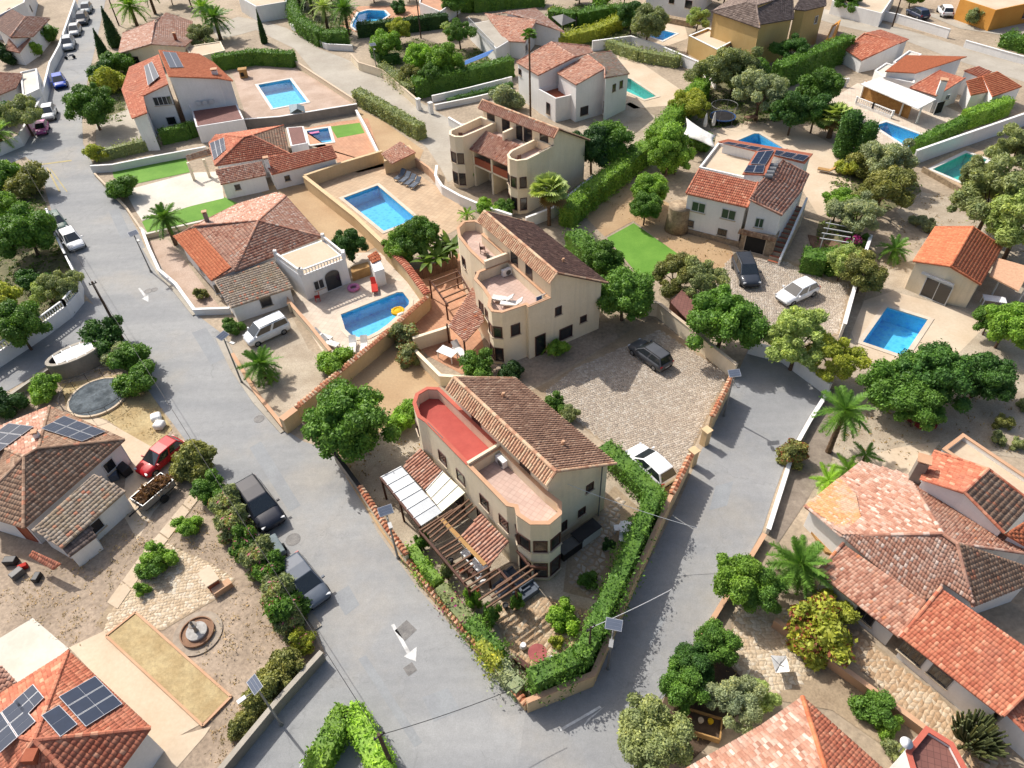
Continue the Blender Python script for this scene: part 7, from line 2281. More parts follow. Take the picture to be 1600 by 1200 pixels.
# ------------------------------------------------------------------ street lamps and poles
def lamp(base, hgt, rz, label):
    t = thing('street_lamp', label, 'street lamp', base, rz, group='solar street lamps')
    part('pole', MB().tube((0, 0, 0),(0, 0, hgt), .075, .05, 10).tube((0, 0, 0),(0, 0, .25), .12, .1, 10), METAL, t, local=True)
    pm_ = MB().add([(-.44, -.27, hgt - .04),(.44, -.27, hgt - .04),(.44, .27, hgt + .18),(-.44, .27, hgt + .18),(-.44, -.27, hgt),(.44, -.27, hgt),(.44, .27, hgt + .22),(-.44, .27, hgt + .22)],
                   [(3, 2, 1, 0),(4, 5, 6, 7),(0, 1, 5, 4),(1, 2, 6, 5),(2, 3, 7, 6),(3, 0, 4, 7)])
    po = part('solar_panel', pm_, MATS['panel_frame'], t, local=True)
    ce = MB()
    for i in range(3):
        y0, y1 = -.245 + i * .165, -.245 + i * .165 + .155
        zz = lambda y: hgt + .112 + y * .4074
        ce.add([(-.41, y0, zz(y0) + .006),(.41, y0, zz(y0) + .006),(.41, y1, zz(y1) + .006),(-.41, y1, zz(y1) + .006)], [(0, 1, 2, 3)])
    part('cells', ce, MATS['lamp_cells'], po, local=True)
    part('lamp_arm', MB().tube((0, 0, hgt - .5),(0, -.7, hgt - .35), .03), METAL, t, local=True)
    part('lamp_head', MB().box(0, -.85, hgt - .38, .22, .45, .08), METAL, t, local=True)
    return t

lamp((-7.98,25.94), 5.1, R(20), 'solar street lamp beside the striped road wall and pergola')
lamp((-13.52,15.67), 5.1, R(-50), 'solar street lamp at the lower left branch road')
lamp((4.71,17.95), 5.1, R(-15), 'solar street lamp on the lane beside the front corner hedge')
lamp((16.14,37.21), 4.4, R(5), 'solar street lamp on the lane at the courtyard gate')
lamp((-22.48,43.58), 5.0, R(60), 'solar street lamp at the driveway of the short palm')
lamp((-45.99,57.53), 1.2, R(30), 'small solar lamp in the garden behind the curved wall')
lamp((-35.8,60.71), 4.4, R(40), 'solar street lamp by the pink gravel garden')
lamp((-18.21,111.21), 4.4, R(20), 'lamp at the cream wall on the upper road bend')

def upole(base, hgt, label, r=.13, cross=True):
    t = thing('utility_pole', label, 'utility pole', base, group='timber utility poles')
    part('pole', MB().tube((0, 0, 0),(0, 0, hgt), r, r * .7, 10), POLEW, t, local=True)
    if cross:
        part('bracket', MB().box(0, 0, hgt - .25, .6, .08, .08, .6).tube((.2, .13, hgt - .2),(.2, .13, hgt), .04).tube((-.2, -.13, hgt - .2),(-.2, -.13, hgt), .04), DARKM, t, local=True)
    return t

upole((-34.79,50.12), 6.3, 'tall timber pole at the left road corner')
upole((-7.18,13.22), 4.6, 'timber pole at the tip of the triangular hedge')
upole((3.57,18.19), 4.6, 'thin timber pole inside the front corner hedge', .07)
upole((-68.96,142.03), 6.0, 'timber pole beside the cypress at upper left')
upole((-12.54,127.15), 6.5, 'left timber pole beside the top hedge', .12)
upole((64.7,121.89), 5.5, 'timber pole on the top road')

def cable(p, q, sag, label, r=.018, mat=DARKM):
    P = []
    for i in range(15):
        s = i / 14
        v = Vector(p).lerp(Vector(q), s)
        v.z -= sag * 4 * s * (1 - s)
        P.append(v)
    o = part('overhead_cable', MB().path(P, r, 5), mat)
    return tag(o, label, 'cable', 'overhead cables')

A_ = (-34.79,50.12) + (6.2,)
B_ = (-7.18,13.22) + (4.5,)
C_ = (3.57,18.19) + (4.5,)
cable(A_, B_, .6, 'cable along the main road between the two timber poles')
cable(B_, (-0.07,15.91) + (3.2,), .3, 'cable from the triangular hedge pole to the front corner')
cable(C_, (8.59,21.05) + (3.0,), .15, 'white cable crossing the lane from the corner pole', .022, FRAMEW)
cable(f1(9.8, 1.2) + (5.6,),(11.12,25.4) + (2.6,), .2, 'white cable from the front gable across the hedge', .018, FRAMEW)
cable(A_, (-55.36,78.89) + (5.0,), .5, 'cable from the left corner pole up the street')

# ------------------------------------------------------------------ cars
def car_paint():
    m, nt, b, out = nodes_of('car_paint')
    oi = nt.nodes.new('ShaderNodeObjectInfo')
    n1 = noise(nt, wpos(nt), 1.5, 3)
    nt.links.new(mixcol(nt, 1.0, oi.outputs['Color'], ramp(nt, n1, [(.3, (.9,) * 3),(.7, (1.05,) * 3)]), 'MULTIPLY'), b.inputs['Base Color'])
    b.inputs['Roughness'].default_value = .5
    b.inputs['Specular IOR Level'].default_value = .2
    b.inputs['Coat Weight'].default_value = .5
    b.inputs['Coat Roughness'].default_value = .06
    MATS['car_paint'] = m
    return m

CARP = car_paint()
CGLASS = gloss('car_glass', (0.02, 0.026, 0.03, 1), .06, spec=.9)
TYRE = surf('tyre', (0.022, 0.022, 0.022, 1), big=3, fine=9, bmp=0)
RIM = gloss('rim', c(170, 172, 174), .35, metallic=.7)
TAIL = gloss('tail_light', c(180, 20, 18), .3)
HEADL = gloss('head_light', c(226, 230, 234), .15)
PLATE = gloss('number_plate', c(238, 238, 232), .5)
TRIM = surf('black_trim', (0.03, 0.03, 0.03, 1), big=3, fine=9, bmp=0)


def make_car(L, Wd, H, kind):
    t = thing('car', 'car', 'car', (0, 0, 0), group='parked cars')
    hw = Wd / 2
    belt = H * .60
    st = [(-.5, .80, .36, belt * .84),(-.485, .92, .27, belt * .98),(-.40, 1.0, .2, belt),(-.1, 1.0, .19, belt),(.18, 1.0, .19, belt * .985),(.30, .99, .2, belt * .96),(.42, .94, .22, belt * .87),(.475, .86, .26, belt * .76),(.5, .70, .34, belt * .62)]
    if kind == 'van':
        st = [(-.5, .86, .34, belt),(-.49, .96, .26, belt * 1.02),(-.40, 1.0, .2, belt),(.1, 1.0, .19, belt),(.30, 1.0, .2, belt * .98),(.40, .97, .22, belt * .88),(.475, .88, .26, belt * .72),(.5, .74, .34, belt * .58)]
    V, F = [], []
    for x, w, z0, z1 in st:
        w *= hw
        V += [(x * L, s * a, z) for s, a, z in ((-1, w * .86, z0),(-1, w, z0 + .16),(-1, w * 1.0, z1 - .2),(-1, w * .93, z1 - .03),(-1, w * .6, z1 + .015),(1, w * .6, z1 + .015),(1, w * .93, z1 - .03),(1, w, z1 - .2),(1, w, z0 + .16),(1, w * .86, z0))]
    n = len(st)
    for i in range(n - 1):
        for k in range(10):
            a, b = i * 10 + k, i * 10 + (k + 1) % 10
            F.append((a, b, b + 10, a + 10))
    F += [tuple(range(9, -1, -1)), tuple(range((n - 1) * 10, n * 10))]
    part('body', MB().add(V, F), CARP, t, local=True, smooth=True)
    rb, rt, ft, fb = {'hatch': (-.47, -.37, .05, .27), 'suv': (-.48, -.40, .06, .26), 'saloon': (-.42, -.24, .03, .24), 'van': (-.49, -.46, .16, .36)}[kind]
    bw, tw_ = hw * .93, hw * .74 if kind != 'van' else hw * .84
    zb, zt = belt - .03, H
    mid = (rt + ft) / 2
    cv = [(rb * L, -bw, zb),(fb * L, -bw, zb),(fb * L, bw, zb),(rb * L, bw, zb),(rt * L, -tw_, zt - .05),(mid * L, -tw_ * 1.02, zt),(ft * L, -tw_, zt - .05),(ft * L, tw_, zt - .05),(mid * L, tw_ * 1.02, zt),(rt * L, tw_, zt - .05)]
    cf = [(4, 5, 8, 9),(5, 6, 7, 8),(0, 1, 6, 5, 4),(2, 3, 9, 8, 7),(1, 2, 7, 6),(3, 0, 4, 9)]
    part('cabin', MB().add(cv, cf), CARP, t, local=True, bev=.08)
    def pane(name, q, s=.86, lift=.014, sy=None):
        q = [Vector(v) for v in q]
        m0 = sum(q, Vector()) / len(q)
        nn = (q[1] - q[0]).cross(q[2] - q[0]).normalized()
        if nn.dot(m0 - Vector((mid * L, 0, zb))) < 0:
            nn = -nn
        part(name, MB().add([m0 + (v - m0) * s + nn * lift for v in q], [tuple(range(len(q)))]), CGLASS, t, local=True)
    pane('windscreen', [cv[1], cv[2], cv[7], cv[6]], .9)
    pane('rear_window', [cv[3], cv[0], cv[4], cv[9]], .86)
    for a, b, c_, d, e in ((0, 1, 6, 5, 4),(3, 2, 7, 8, 9)):
        A, B, C0, D, E = [Vector(cv[k]) for k in (a, b, c_, d, e)]
        m1 = A.lerp(B, .52)
        pane('side_window', [A, m1, D, E], .84)
        pane('side_window', [m1, B, C0, D], .84)
    for sx in (-.31, .32):
        for sy in (-1, 1):
            y0 = sy * (hw - .2)
            w = part('wheel', MB().tube((sx * L, y0, .32),(sx * L, sy * (hw + .015), .32), .32, n=16), TYRE, t, local=True)
            part('rim', MB().tube((sx * L, sy * (hw + .012), .32),(sx * L, sy * (hw + .03), .32), .2, .17, n=12), RIM, w, local=True)
    for sy in (-1, 1):
        part('headlight', MB().box(.462 * L, sy * hw * .68, belt * .66, .14, .36, .12, -sy * .35), HEADL, t, local=True)
        part('tail_light', MB().box(-.488 * L, sy * hw * .78, belt * .74, .08, .26, .2, 0), TAIL, t, local=True)
        part('mirror', MB().box(fb * L - .25, sy * (hw + .09), belt + .02, .12, .2, .13), CARP, t, local=True)
    part('front_bumper', MB().box(.488 * L, 0, .3, .08, Wd * .62, .16), TRIM, t, local=True)
    part('rear_bumper', MB().box(-.494 * L, 0, .3, .06, Wd * .7, .16), TRIM, t, local=True)
    part('number_plate', MB().box(-.502 * L, 0, .52, .03, .5, .11), PLATE, t, local=True)
    if kind in ('suv', 'van'):
        part('roof_rail', MB().bar((rt * L, -tw_ * .92, zt + .03),(ft * L, -tw_ * .92, zt + .03), .04, .05).bar((rt * L, tw_ * .92, zt + .03),(ft * L, tw_ * .92, zt + .03), .04, .05), TRIM, t, local=True)
    return t


CARS = {'hatch': make_car(4.1, 1.75, 1.48, 'hatch'), 'suv': make_car(4.5, 1.86, 1.64, 'suv'), 'van': make_car(4.5, 1.82, 1.85, 'van'), 'mini': make_car(3.5, 1.62, 1.46, 'hatch')}


def car(kind, rear, front, col, label, s=1.0):
    m = ((rear[0] + front[0]) / 2, (rear[1] + front[1]) / 2)
    o = place(CARS[kind], USED, m + (.025,), math.atan2(front[1] - rear[1], front[0] - rear[0]), label, s)
    for ch in o.children:
        if ch.name.startswith(('body', 'cabin', 'mirror')):
            ch.color = col
    return o


car('suv', (-19.31,32.23),(-16.43,28.56), c(40, 44, 58), 'black car parked on the road above the silver one', 1.04)
car('hatch', (-14.92,25.7),(-12.45,22.79), c(104, 114, 128), 'silver grey car parked on the road below the small trailer')
car('hatch', (-25.7,36.39),(-27.06,34.23), c(206, 24, 36), 'red car parked in the lower left yard', .9)
car('hatch', (10.47,30.91),(8.74,33.68), c(248, 248, 248, .84), 'white car on the cobbled courtyard beside the hedge', .98)
car('suv', (12.6,42.7),(10.61,45.51), c(92, 94, 98), 'grey car in the shadow on the cobbled courtyard', .88)
car('suv', (22.64,57.09),(22.6,53.31), c(62, 68, 78), 'dark grey car in front of the arched garage')
car('hatch', (28.08,52.57),(24.52,50.61), c(246, 247, 248, .84), 'white hatchback on the stone forecourt')
car('van', (-20.23,50.58),(-22.89,48.54), c(240, 243, 246, .84), 'white van in the driveway of the pyramid roof villa', .88)
car('hatch', (-47.55,68.7),(-44.46,64.68), c(246, 246, 246, .84), 'white car on the left road edge behind the green one', .98)
car('hatch', (-50.53,72.17),(-48.05,68.87), c(92, 122, 112), 'grey green car on the left road edge', .95)
car('mini', (-64.51,103.74),(-62.69,98.54), c(238, 238, 234, .84), 'small white car parked by the upper left street wall', 1.1)
car('mini', (-62.86,97.73),(-61.91,94.59), c(222, 110, 176), 'pink car behind the small white car', .9)
car('hatch', (-68.74,115.98),(-65.91,110.52), c(30, 86, 206), 'bright blue car on the upper left street', 1.05)
car('suv', (-74.54,134.51),(-72.03,127.19), c(196, 202, 208), 'grey car nearest the scooter in the upper row', 1.05)
car('hatch', (-76.06,141.26),(-74.36,135.15), c(206, 206, 206), 'pale car in the middle of the upper row', 1.05)
car('suv', (-77.38,147.74),(-75.6,141.55), c(70, 76, 88), 'dark car second from the top of the street', 1.05)
car('hatch', (-79.29,154.36),(-77.71,148.55), c(168, 178, 182), 'grey car at the top of the street', 1.05)
car('hatch', (74.84,124.31),(75.96,128.94), c(244, 244, 244, .84), 'white car on the far forecourt at top right', 1.05)
car('hatch', (70.67,124.93),(70.31,127.02), c(60, 70, 96), 'dark blue car behind the far wall at top right', 1.05)

# small covered trailer between the two road cars
t = thing('car_trailer', 'small covered trailer parked between the black and silver cars', 'trailer', (-16.13,26.68), math.atan2((-15.55,25.73)[1] - (-16.77,27.51)[1], (-15.55,25.73)[0] - (-16.77,27.51)[0]))
part('tarp_cover', MB().box(0, 0, .55, 1.7, 1.15, .45), TARP, t, local=True, bev=.08)
part('chassis', MB().box(0, 0, .38, 1.75, 1.2, .16).bar((.9, 0, .4),(1.5, 0, .4), .08, .08), DARKM, t, local=True)
for sy in (-1, 1):
    part('wheel', MB().tube((0, sy * .6, .27),(0, sy * .74, .27), .27, n=14), TYRE, t, local=True)

# trailer full of brush
rz = math.atan2((-25.02,34.04)[1] - (-26.65,31.52)[1], (-25.02,34.04)[0] - (-26.65,31.52)[0])
t = thing('garden_trailer', 'open metal trailer heaped with dry brush beside the red car', 'trailer', (-25.67,31.86), rz)
mb = MB()
for dx, dy, sx, sy in ((0, .68, 2.6, .05),(0, -.68, 2.6, .05),(1.3, 0, .05, 1.4),(-1.3, 0, .05, 1.4)):
    mb.box(dx, dy, .5, sx, sy, .55)
part('side_panels', mb, METAL, t, local=True)
part('floor', MB().box(0, 0, .42, 2.6, 1.4, .08), DARKM, t, local=True)
part('brush_heap', crown_mesh('brush_heap', [(x, y, .95, .5, .45, .3) for x, y in ((-.8, 0),(-.3, .2),(.2, -.15),(.7, .1),(0, 0),(.9, -.2))], 1400, .14, 77, aspect=4), LEAF, t, local=True, color=c(150, 112, 82))
for sy in (-1, 1):
    part('wheel', MB().tube((.1, sy * .72, .3),(.1, sy * .9, .3), .3, n=14), TYRE, t, local=True)
part('tow_bar', MB().bar((-1.3, 0, .45),(-2.2, 0, .4), .08, .08), DARKM, t, local=True)

t = thing('motor_scooter', 'parked scooter below the upper row of cars', 'scooter', (-70.78,125.22), R(200))
part('body', MB().box(-.3, 0, .45, .7, .3, .3).bar((.1, 0, .3),(.55, 0, .95), .25, .12), gloss('scooter_grey', c(150, 152, 156), .3), t, local=True, bev=.05)
part('handlebar', MB().tube((.5, -.35, 1.0),(.5, .35, 1.0), .03), DARKM, t, local=True)
for x in (-.55, .65):
    part('wheel', MB().tube((x, -.06, .26),(x, .06, .26), .26, n=14), TYRE, t, local=True)


# ------------------------------------------------------------------ pergolas, porches and garden things
def slope_roof(t, pts, mat, tw, thick=.1):
    h_ = House.__new__(House)
    h_.t, h_.seg = t, []
    add_roof(h_, pts, [''.join(sorted(pts))], mat, WHITE, walls=False, tw=tw, caps=False, thick=thick, barrel=True)


def posts(t, lst, hgt, mat, w=.12):
    for q in lst:
        part('post', MB().box(q[0], q[1], 0, w, w, hgt, .6), mat, t)


t = thing('pergola', 'long dark timber pergola with tiled and glazed bays in front of the red terrace building', 'pergola', (-3.86,25.34))
slope_roof(t, {'a': (-6.59,32.94,2.8), 'b': (-5.03,30.78,2.8), 'c': (-6.1,29.56,2.35), 'd': (-7.77,31.76,2.35)}, ROOF_MIX, .3)
slope_roof(t, {'a': (-2.35,27.1,2.8), 'b': (-0.66,24.94,2.8), 'c': (-1.92,23.53,2.35), 'd': (-3.63,25.88,2.35)}, ROOF_MIX, .3)
gl4 = gloss('polycarbonate', c(206, 212, 216), .25)
gl5 = gloss('cream_panel', c(246, 240, 206), .4)
def panels(t, q, n, mat, name):
    A, B, C0, D = [Vector(v) for v in q]           # strips run a->d, repeated a->b
    for i in range(n):
        u0, u1 = i / n + .004, (i + 1) / n - .004
        a, b, c0, d = A.lerp(B, u0), A.lerp(B, u1), D.lerp(C0, u1), D.lerp(C0, u0)
        dz = Vector((0, 0, .03))
        part(name, MB().add([a, b, c0, d, a + dz, b + dz, c0 + dz, d + dz], [(3, 2, 1, 0),(4, 5, 6, 7),(0, 1, 5, 4),(1, 2, 6, 5),(2, 3, 7, 6),(3, 0, 4, 7)]), mat, t)
        e = Vector((0, 0, .055))
        part('glazing_bar', MB().bar(a + e, d + e, .06, .05), FRAMEW, t)
panels(t, [(-9.25,30.92,2.25),(-6.28,26.73,2.25),(-4.91,27.64,2.4),(-7.88,31.67,2.4)], 6, gl4, 'glazed_panel')
panels(t, [(-6.08,29.45,2.42),(-4.91,27.67,2.42),(-3.4,28.88,2.75),(-4.95,30.76,2.75)], 3, gl5, 'cream_panel')
for p, q in zip([(-6.24,26.33),(-6.03,26.17),(-5.77,25.97),(-5.6,25.72),(-5.38,25.42),(-5,24.8),(-4.79,24.51),(-4.58,24.23),(-4.13,23.58),(-3.93,23.3),(-3.69,23.07),(-3.45,22.5),(-3.22,22.14),(-2.99,21.84),(-1.51,22.05),(-1.79,21.4),(-2.09,20.77),(-2.53,21.28)], [(-4.25,27.8),(-3.71,28.13),(-3.17,28.56),(-2.96,28.24),(-2.71,27.97),(-3.7,25.66),(-3.62,25.28),(-3.57,24.9),(-3.05,24.32),(-2.93,23.96),(-2.85,23.64),(-1.8,23.49),(-1.49,23.26),(-1.23,23.07),(0.48,23.41),(0.74,23.14),(0.99,22.82),(-0.55,22.6)]):
    part('beam', MB().bar(p + (2.42,), q + (2.42,), .09, .14), WOODB, t)
for a_, b_ in (((-6.34,26.45),(-3.03,22.02)),((-1.38,23.4),(-0.27,21.88)),((-4.95,27.46),(-2.23,23.8)),((-0.17,24.64),(0.56,23.47)),((0.56,23.47),(1.56,23.29)),((-9.27,30.93),(-6.3,26.74))):
    part('girder', MB().bar(a_ + (2.2,), b_ + (2.2,), .14, .2), WOOD, t)
part('fascia_board', MB().bar((-4.93,27.12) + (2.45,),(-2.15,23.59) + (2.45,), .26, .06), WOODO, t)
posts(t, [(-9.19,30.78),(-6.33,26.53),(-4.65,24.21),(-3.13,22.14),(-1.84,20.98),(-0.34,21.91),(-1.97,23.48),(-7.78,28.8)], 2.15, WOOD)

t = thing('pergola', 'weathered timber pergola beside the second building patio', 'pergola', (-5.64,54.55))
for p, q in zip([(-6.9,53.49),(-6.51,52.67),(-6.13,51.76),(-5.75,50.88),(-5.39,50.1)], [(-4.48,54.91),(-4.23,54.07),(-3.92,53.15),(-3.61,52.24),(-3.32,51.44)]):
    part('beam', MB().bar(p + (2.3,), q + (2.3,), .09, .12), WOODB, t)
for a_, b_ in (((-6.92,53.63),(-5.28,49.95)),((-4.49,55.06),(-3.21,51.38))):
    part('girder', MB().bar(a_ + (2.15,), b_ + (2.15,), .12, .16), WOOD, t)
posts(t, [(-7.13,54.06),(-5.51,50.67),(-4.69,55.49)], 2.1, WOOD)
t = thing('porch', 'tiled lean to porch against the second building', 'porch', (-3.45,46.95))
slope_roof(t, {'a': (-3.05,51.46,2.9), 'b': (-2.05,46.76,2.9), 'c': (-3.67,44.69,2.3), 'd': (-5.12,47.05,2.3)}, ROOF_MIX, .28)
posts(t, [(-5.3,47.43),(-3.81,45.14)], 2.15, WOOD)

t = thing('pergola', 'white bar pergola frame beside the outside stairs', 'pergola', (32.99,60.06))
for p, q in zip([(31.72,60.72),(31.21,59.82),(30.71,58.92),(30.22,58.05)], [(34.06,59.56),(33.6,58.67),(33.13,57.91),(32.62,57.05)]):
    part('beam', MB().bar(p + (2.0,), q + (2.0,), .08, .08), FRAMEW, t)
posts(t, [(32.46,61.29),(30.96,58.84),(34.88,60.13),(33.4,57.73)], 1.98, FRAMEW, .08)
part('deck', MB().prism([(30.77,61.68),(32.88,60.65),(33.54,58.62),(30.38,59.35)], .03, .12), WOODB, t)

t = thing('gazebo', 'dark square gazebo frame at the top', 'gazebo', (11.85,129.56))
slope_roof(t, {'a': (11.31,126.26,3), 'b': (13.35,125.36,2.2), 'c': (10.84,123.13,2.2)}, GREYM, 0, .06)
slope_roof(t, {'a': (11.31,126.26,3), 'b': (10.84,123.13,2.2), 'c': (9.53,127.93,2.2)}, GREYM, 0, .06)
posts(t, [(10.12,129.82),(11.25,125.08),(13.6,127.32)], 2.1, DARKM, .15)

t = thing('shed', 'brown roofed shed beside the round dark tree', 'shed', (16.37,49.93))
part('walls', MB().prism([(14.33,50.04),(15.59,46.88),(16.47,47.87),(15.3,50.9)], 0, 1.5), WOOD, t)
slope_roof(t, {'a': (14.18,49.29,1.9), 'b': (15.55,51.06,1.9), 'c': (17.33,48.71,1.6), 'd': (15.49,46.37,1.6)}, BROWNT, 0)
t = thing('playhouse', 'grey blue playhouse at the corner of the turquoise pool terrace', 'playhouse', (-27.83,97.36))
part('walls', MB().prism([(-28.48,96.59),(-26.94,96.84),(-27.44,98.6),(-28.9,98.34)], 0, 1.3), gloss('playhouse_blue', c(150, 172, 178), .6), t)
slope_roof(t, {'a': (-27.32,96.75,2), 'b': (-27,95.02,2), 'c': (-28.18,95.37,1.3), 'd': (-28.47,97.31,1.3)}, gloss('playhouse_roof', c(140, 160, 168), .6), 0, .05)
slope_roof(t, {'a': (-27.32,96.75,2), 'b': (-27,95.02,2), 'c': (-26.14,95.56,1.3), 'd': (-26.67,97.53,1.3)}, MATS['playhouse_roof'], 0, .05)
t = thing('playhouse', 'small wooden playhouse below the dark hedge', 'playhouse', (-38.88,112.77))
part('walls', MB().box(*(-38.94,113.04), 0, 1.1, .9, 1.2, .2), WOODO, t)
part('opening_shade', MB().box((-38.94,113.04)[0] - .05, (-38.94,113.04)[1] - .46, .3, .5, .05, .6, .2), DARKIN, t)
part('roof', MB().box(*(-38.94,113.04), 1.22, 1.3, 1.1, .12, .2), WOODO, t)
t = thing('pump_house', 'small tan pump house with tiled roof at the community pool wall', 'hut', (-12.81,81.95))
part('walls', MB().prism([(-13.83,79.11),(-10.31,80.74),(-11.1,83.22),(-14.06,81.46)], 0, 1.7), CREAM2, t)
slope_roof(t, {'a': (-14.19,80.31,2.1), 'b': (-12.09,82.91,2.3), 'c': (-10.13,80.64,1.9), 'd': (-12.84,78.26,1.75)}, ROOF_MIX, .32)
t = thing('pool_kiosk', 'white kiosk with orange tile roof and bamboo bar beside the rounded pool', 'kiosk', (-12.75,58.81))
part('walls', MB().prism([(-12.48,56.19),(-11.61,56.64),(-12.31,58.65),(-13.11,58.06)], 0, 1.8), WHITE, t)
slope_roof(t, {'a': (-13.29,58.2,2.3), 'b': (-12.51,59.02,2.3), 'c': (-12,58.26,1.9), 'd': (-12.85,57.56,1.9)}, ROOF_OR, .3)
part('bar_front', MB().prism([(-14.97,57.37),(-13.32,58.31),(-13.55,59.21),(-15.23,58.47)], 0, 1.0), WOODO, t)
part('door', MB().prism([(-12.85,58.6),(-12.26,58.99),(-12.22,58.88),(-12.81,58.49)], .05, 1.7), DARKIN, t)
t = thing('awning', 'blue striped awning beside the flat roofed house at top', 'awning', (-3.6,114.68))
for i in range(4):
    a_, b_ = Vector((-5.48,107.66) + (2.0,)), Vector((-1.32,111.87) + (2.0,))
    o_ = Vector((.28, .62, .02)) * i
    part('slat', MB().bar(a_ + o_, b_ + o_, .4, .05), gloss('awning_blue', c(70, 130, 206), .5), t)
posts(t, [(-5.31,109.59),(-1.62,113.33)], 1.95, FRAMEW, .1)

# shade sail
t = thing('shade_sail', 'white triangular shade sail by the stone tower', 'shade sail', (24.16,82.41))
P = [Vector(v) for v in [(22.34,82.82,3.6),(24.9,78.51,3.2),(24.53,76.53,2.6),(21.48,80.21,2.6)]]
V, F = [], []
N = 8
for i in range(N + 1):
    for j in range(N + 1):
        u, v = i / N, j / N
        p = P[0].lerp(P[1], u).lerp(P[3].lerp(P[2], u), v)
        ctr = (P[0] + P[1] + P[2] + P[3]) / 4
        k = .16 * (4 * u * (1 - u) * (abs(v - .5) * 2) ** 2 + 4 * v * (1 - v) * (abs(u - .5) * 2) ** 2)
        p = p.lerp(ctr, k) + Vector((0, 0, .35 * math.sin(math.pi * u) * math.sin(math.pi * v)))
        V.append(p)
for i in range(N):
    for j in range(N):
        a = i * (N + 1) + j
        F.append((a, a + 1, a + N + 2, a + N + 1))
sl = part('sail_cloth', MB().add(V, F), FABW, t, smooth=True)
sl.modifiers.new('thickness', 'SOLIDIFY').thickness = .02
for p in P:
    part('post', MB().tube((p.x, p.y, 0),(p.x, p.y, p.z + .1), .05), METAL, t)

# ---- furniture builders
def lounger(xy, rz, mat, label, z=.03, group='sun loungers'):
    t = thing('sun_lounger', label, 'sun lounger', (xy[0], xy[1], z), rz, group)
    part('cushion', MB().box(-.3, 0, .3, 1.3, .6, .09).add([(.35, -.3, .3),(.35, .3, .3),(.9, .3, .75),(.9, -.3, .75),(.33, -.3, .39),(.33, .3, .39),(.86, .3, .84),(.86, -.3, .84)], [(3, 2, 1, 0),(4, 5, 6, 7),(0, 1, 5, 4),(1, 2, 6, 5),(2, 3, 7, 6),(3, 0, 4, 7)]), mat, t, local=True)
    part('frame', MB().box(-.1, .28, .24, 1.7, .05, .06).box(-.1, -.28, .24, 1.7, .05, .06), FRAMEW, t, local=True)
    for x in (-.85, .5):
        for y in (-.28, .28):
            part('leg', MB().box(x, y, 0, .05, .05, .25), FRAMEW, t, local=True)

def table(xy, sx, sy, rz, mat, label, z=.03, hgt=.74, round_=False):
    t = thing('garden_table', label, 'table', (xy[0], xy[1], z), rz)
    part('tabletop', MB().lathe([(sx, 0),(sx, .05),(sx * .1, .055)], 0, 0, hgt, 18) if round_ else MB().box(0, 0, hgt, sx, sy, .05), mat, t, local=True)
    if round_:
        part('pedestal', MB().tube((0, 0, 0),(0, 0, hgt), .1, .06), mat, t, local=True)
    else:
        for x in (-1, 1):
            for y in (-1, 1):
                part('leg', MB().box(x * (sx / 2 - .08), y * (sy / 2 - .08), 0, .07, .07, hgt), mat, t, local=True)

def chair(xy, rz, mat, label, z=.03, group='garden chairs'):
    t = thing('garden_chair', label, 'chair', (xy[0], xy[1], z), rz, group)
    part('seat', MB().box(0, 0, .42, .46, .46, .05), mat, t, local=True)
    part('backrest', MB().box(-.23, 0, .47, .05, .46, .42), mat, t, local=True)
    for x in (-.2, .2):
        for y in (-.2, .2):
            part('leg', MB().box(x, y, 0, .05, .05, .42), mat, t, local=True)

def sofa(xy, rz, w, mat, label, z=.03):
    t = thing('garden_sofa', label, 'sofa', (xy[0], xy[1], z), rz)
    part('base', MB().box(0, 0, .0, w, .75, .3), FABG, t, local=True, bev=.03)
    part('seat_cushion', MB().box(0, -.05, .302, w - .1, .62, .14), mat, t, local=True, bev=.04)
    part('backrest', MB().box(0, .32, .302, w, .16, .42), mat, t, local=True, bev=.04)
    for s in (-1, 1):
        part('armrest', MB().box(s * (w / 2 - .06), -.03, .302, .12, .6, .26), FABG, t, local=True)

lounger(f2(8.0, -3.2), R(-20), FABW, 'left white lounger on the roof terrace of the second building', 4.6)
lounger(f2(8.9, -2.9), R(-10), FABW, 'right white lounger on the roof terrace of the second building', 4.6)
for i, p in enumerate([(-12.01,77.96),(-11.35,77.27),(-10.7,76.58),(-10.06,75.91)]):
    lounger(p, R(60), FABG, ('first', 'second', 'third', 'fourth')[i] + ' grey lounger from the left beside the community pool')
for i, p in enumerate([(-16.53,48.78),(-15.76,47.85),(-13.66,47.27),(-12.65,47.19)]):
    lounger(p, R(150 if i < 2 else 95), FABW, ('first', 'second', 'third', 'fourth')[i] + ' white lounger from the left below the rounded pool')
chair((-17.93,54.51), R(200), FABR, 'left red folding chair by the arched porch')
lounger((-12.69,55.93), R(100), FABR, 'red lounger above the rounded pool')
table((-5.34,45.41), 1.6, .95, R(-35), PLASW, 'white table on the small patio below the second building')
lounger((-4.37,46.01), R(120), FABW, 'white lounge bed under the tiled porch')
table((-2.7,24.8), 1.5, .85, R(-50), PLASW, 'larger white dining table under the pergola')
table((-3.28,25.49), .9, .7, R(-50), PLASW, 'smaller white table under the pergola')
for i, p in enumerate([(-3.31,24.55),(-2.94,24.12),(-2.54,23.78)]):
    chair(p, R(40), PLASW if i == 2 else WOOD, ('first', 'second', 'third')[i] + ' dining chair from the left under the pergola')
sofa((-0.27,23.66), R(125), 1.9, FABG, 'blue grey sofa against the bay under the pergola')
sofa((0.25,22.83), R(35), 1.6, FABG, 'blue grey corner sofa under the pergola')
sofa((-1.29,23.13), R(-55), .9, FABG, 'grey armchair under the pergola')
table((7.04,26.98), .5, .5, 0, PLASW, 'round white garden table on the shaded walk', round_=True)
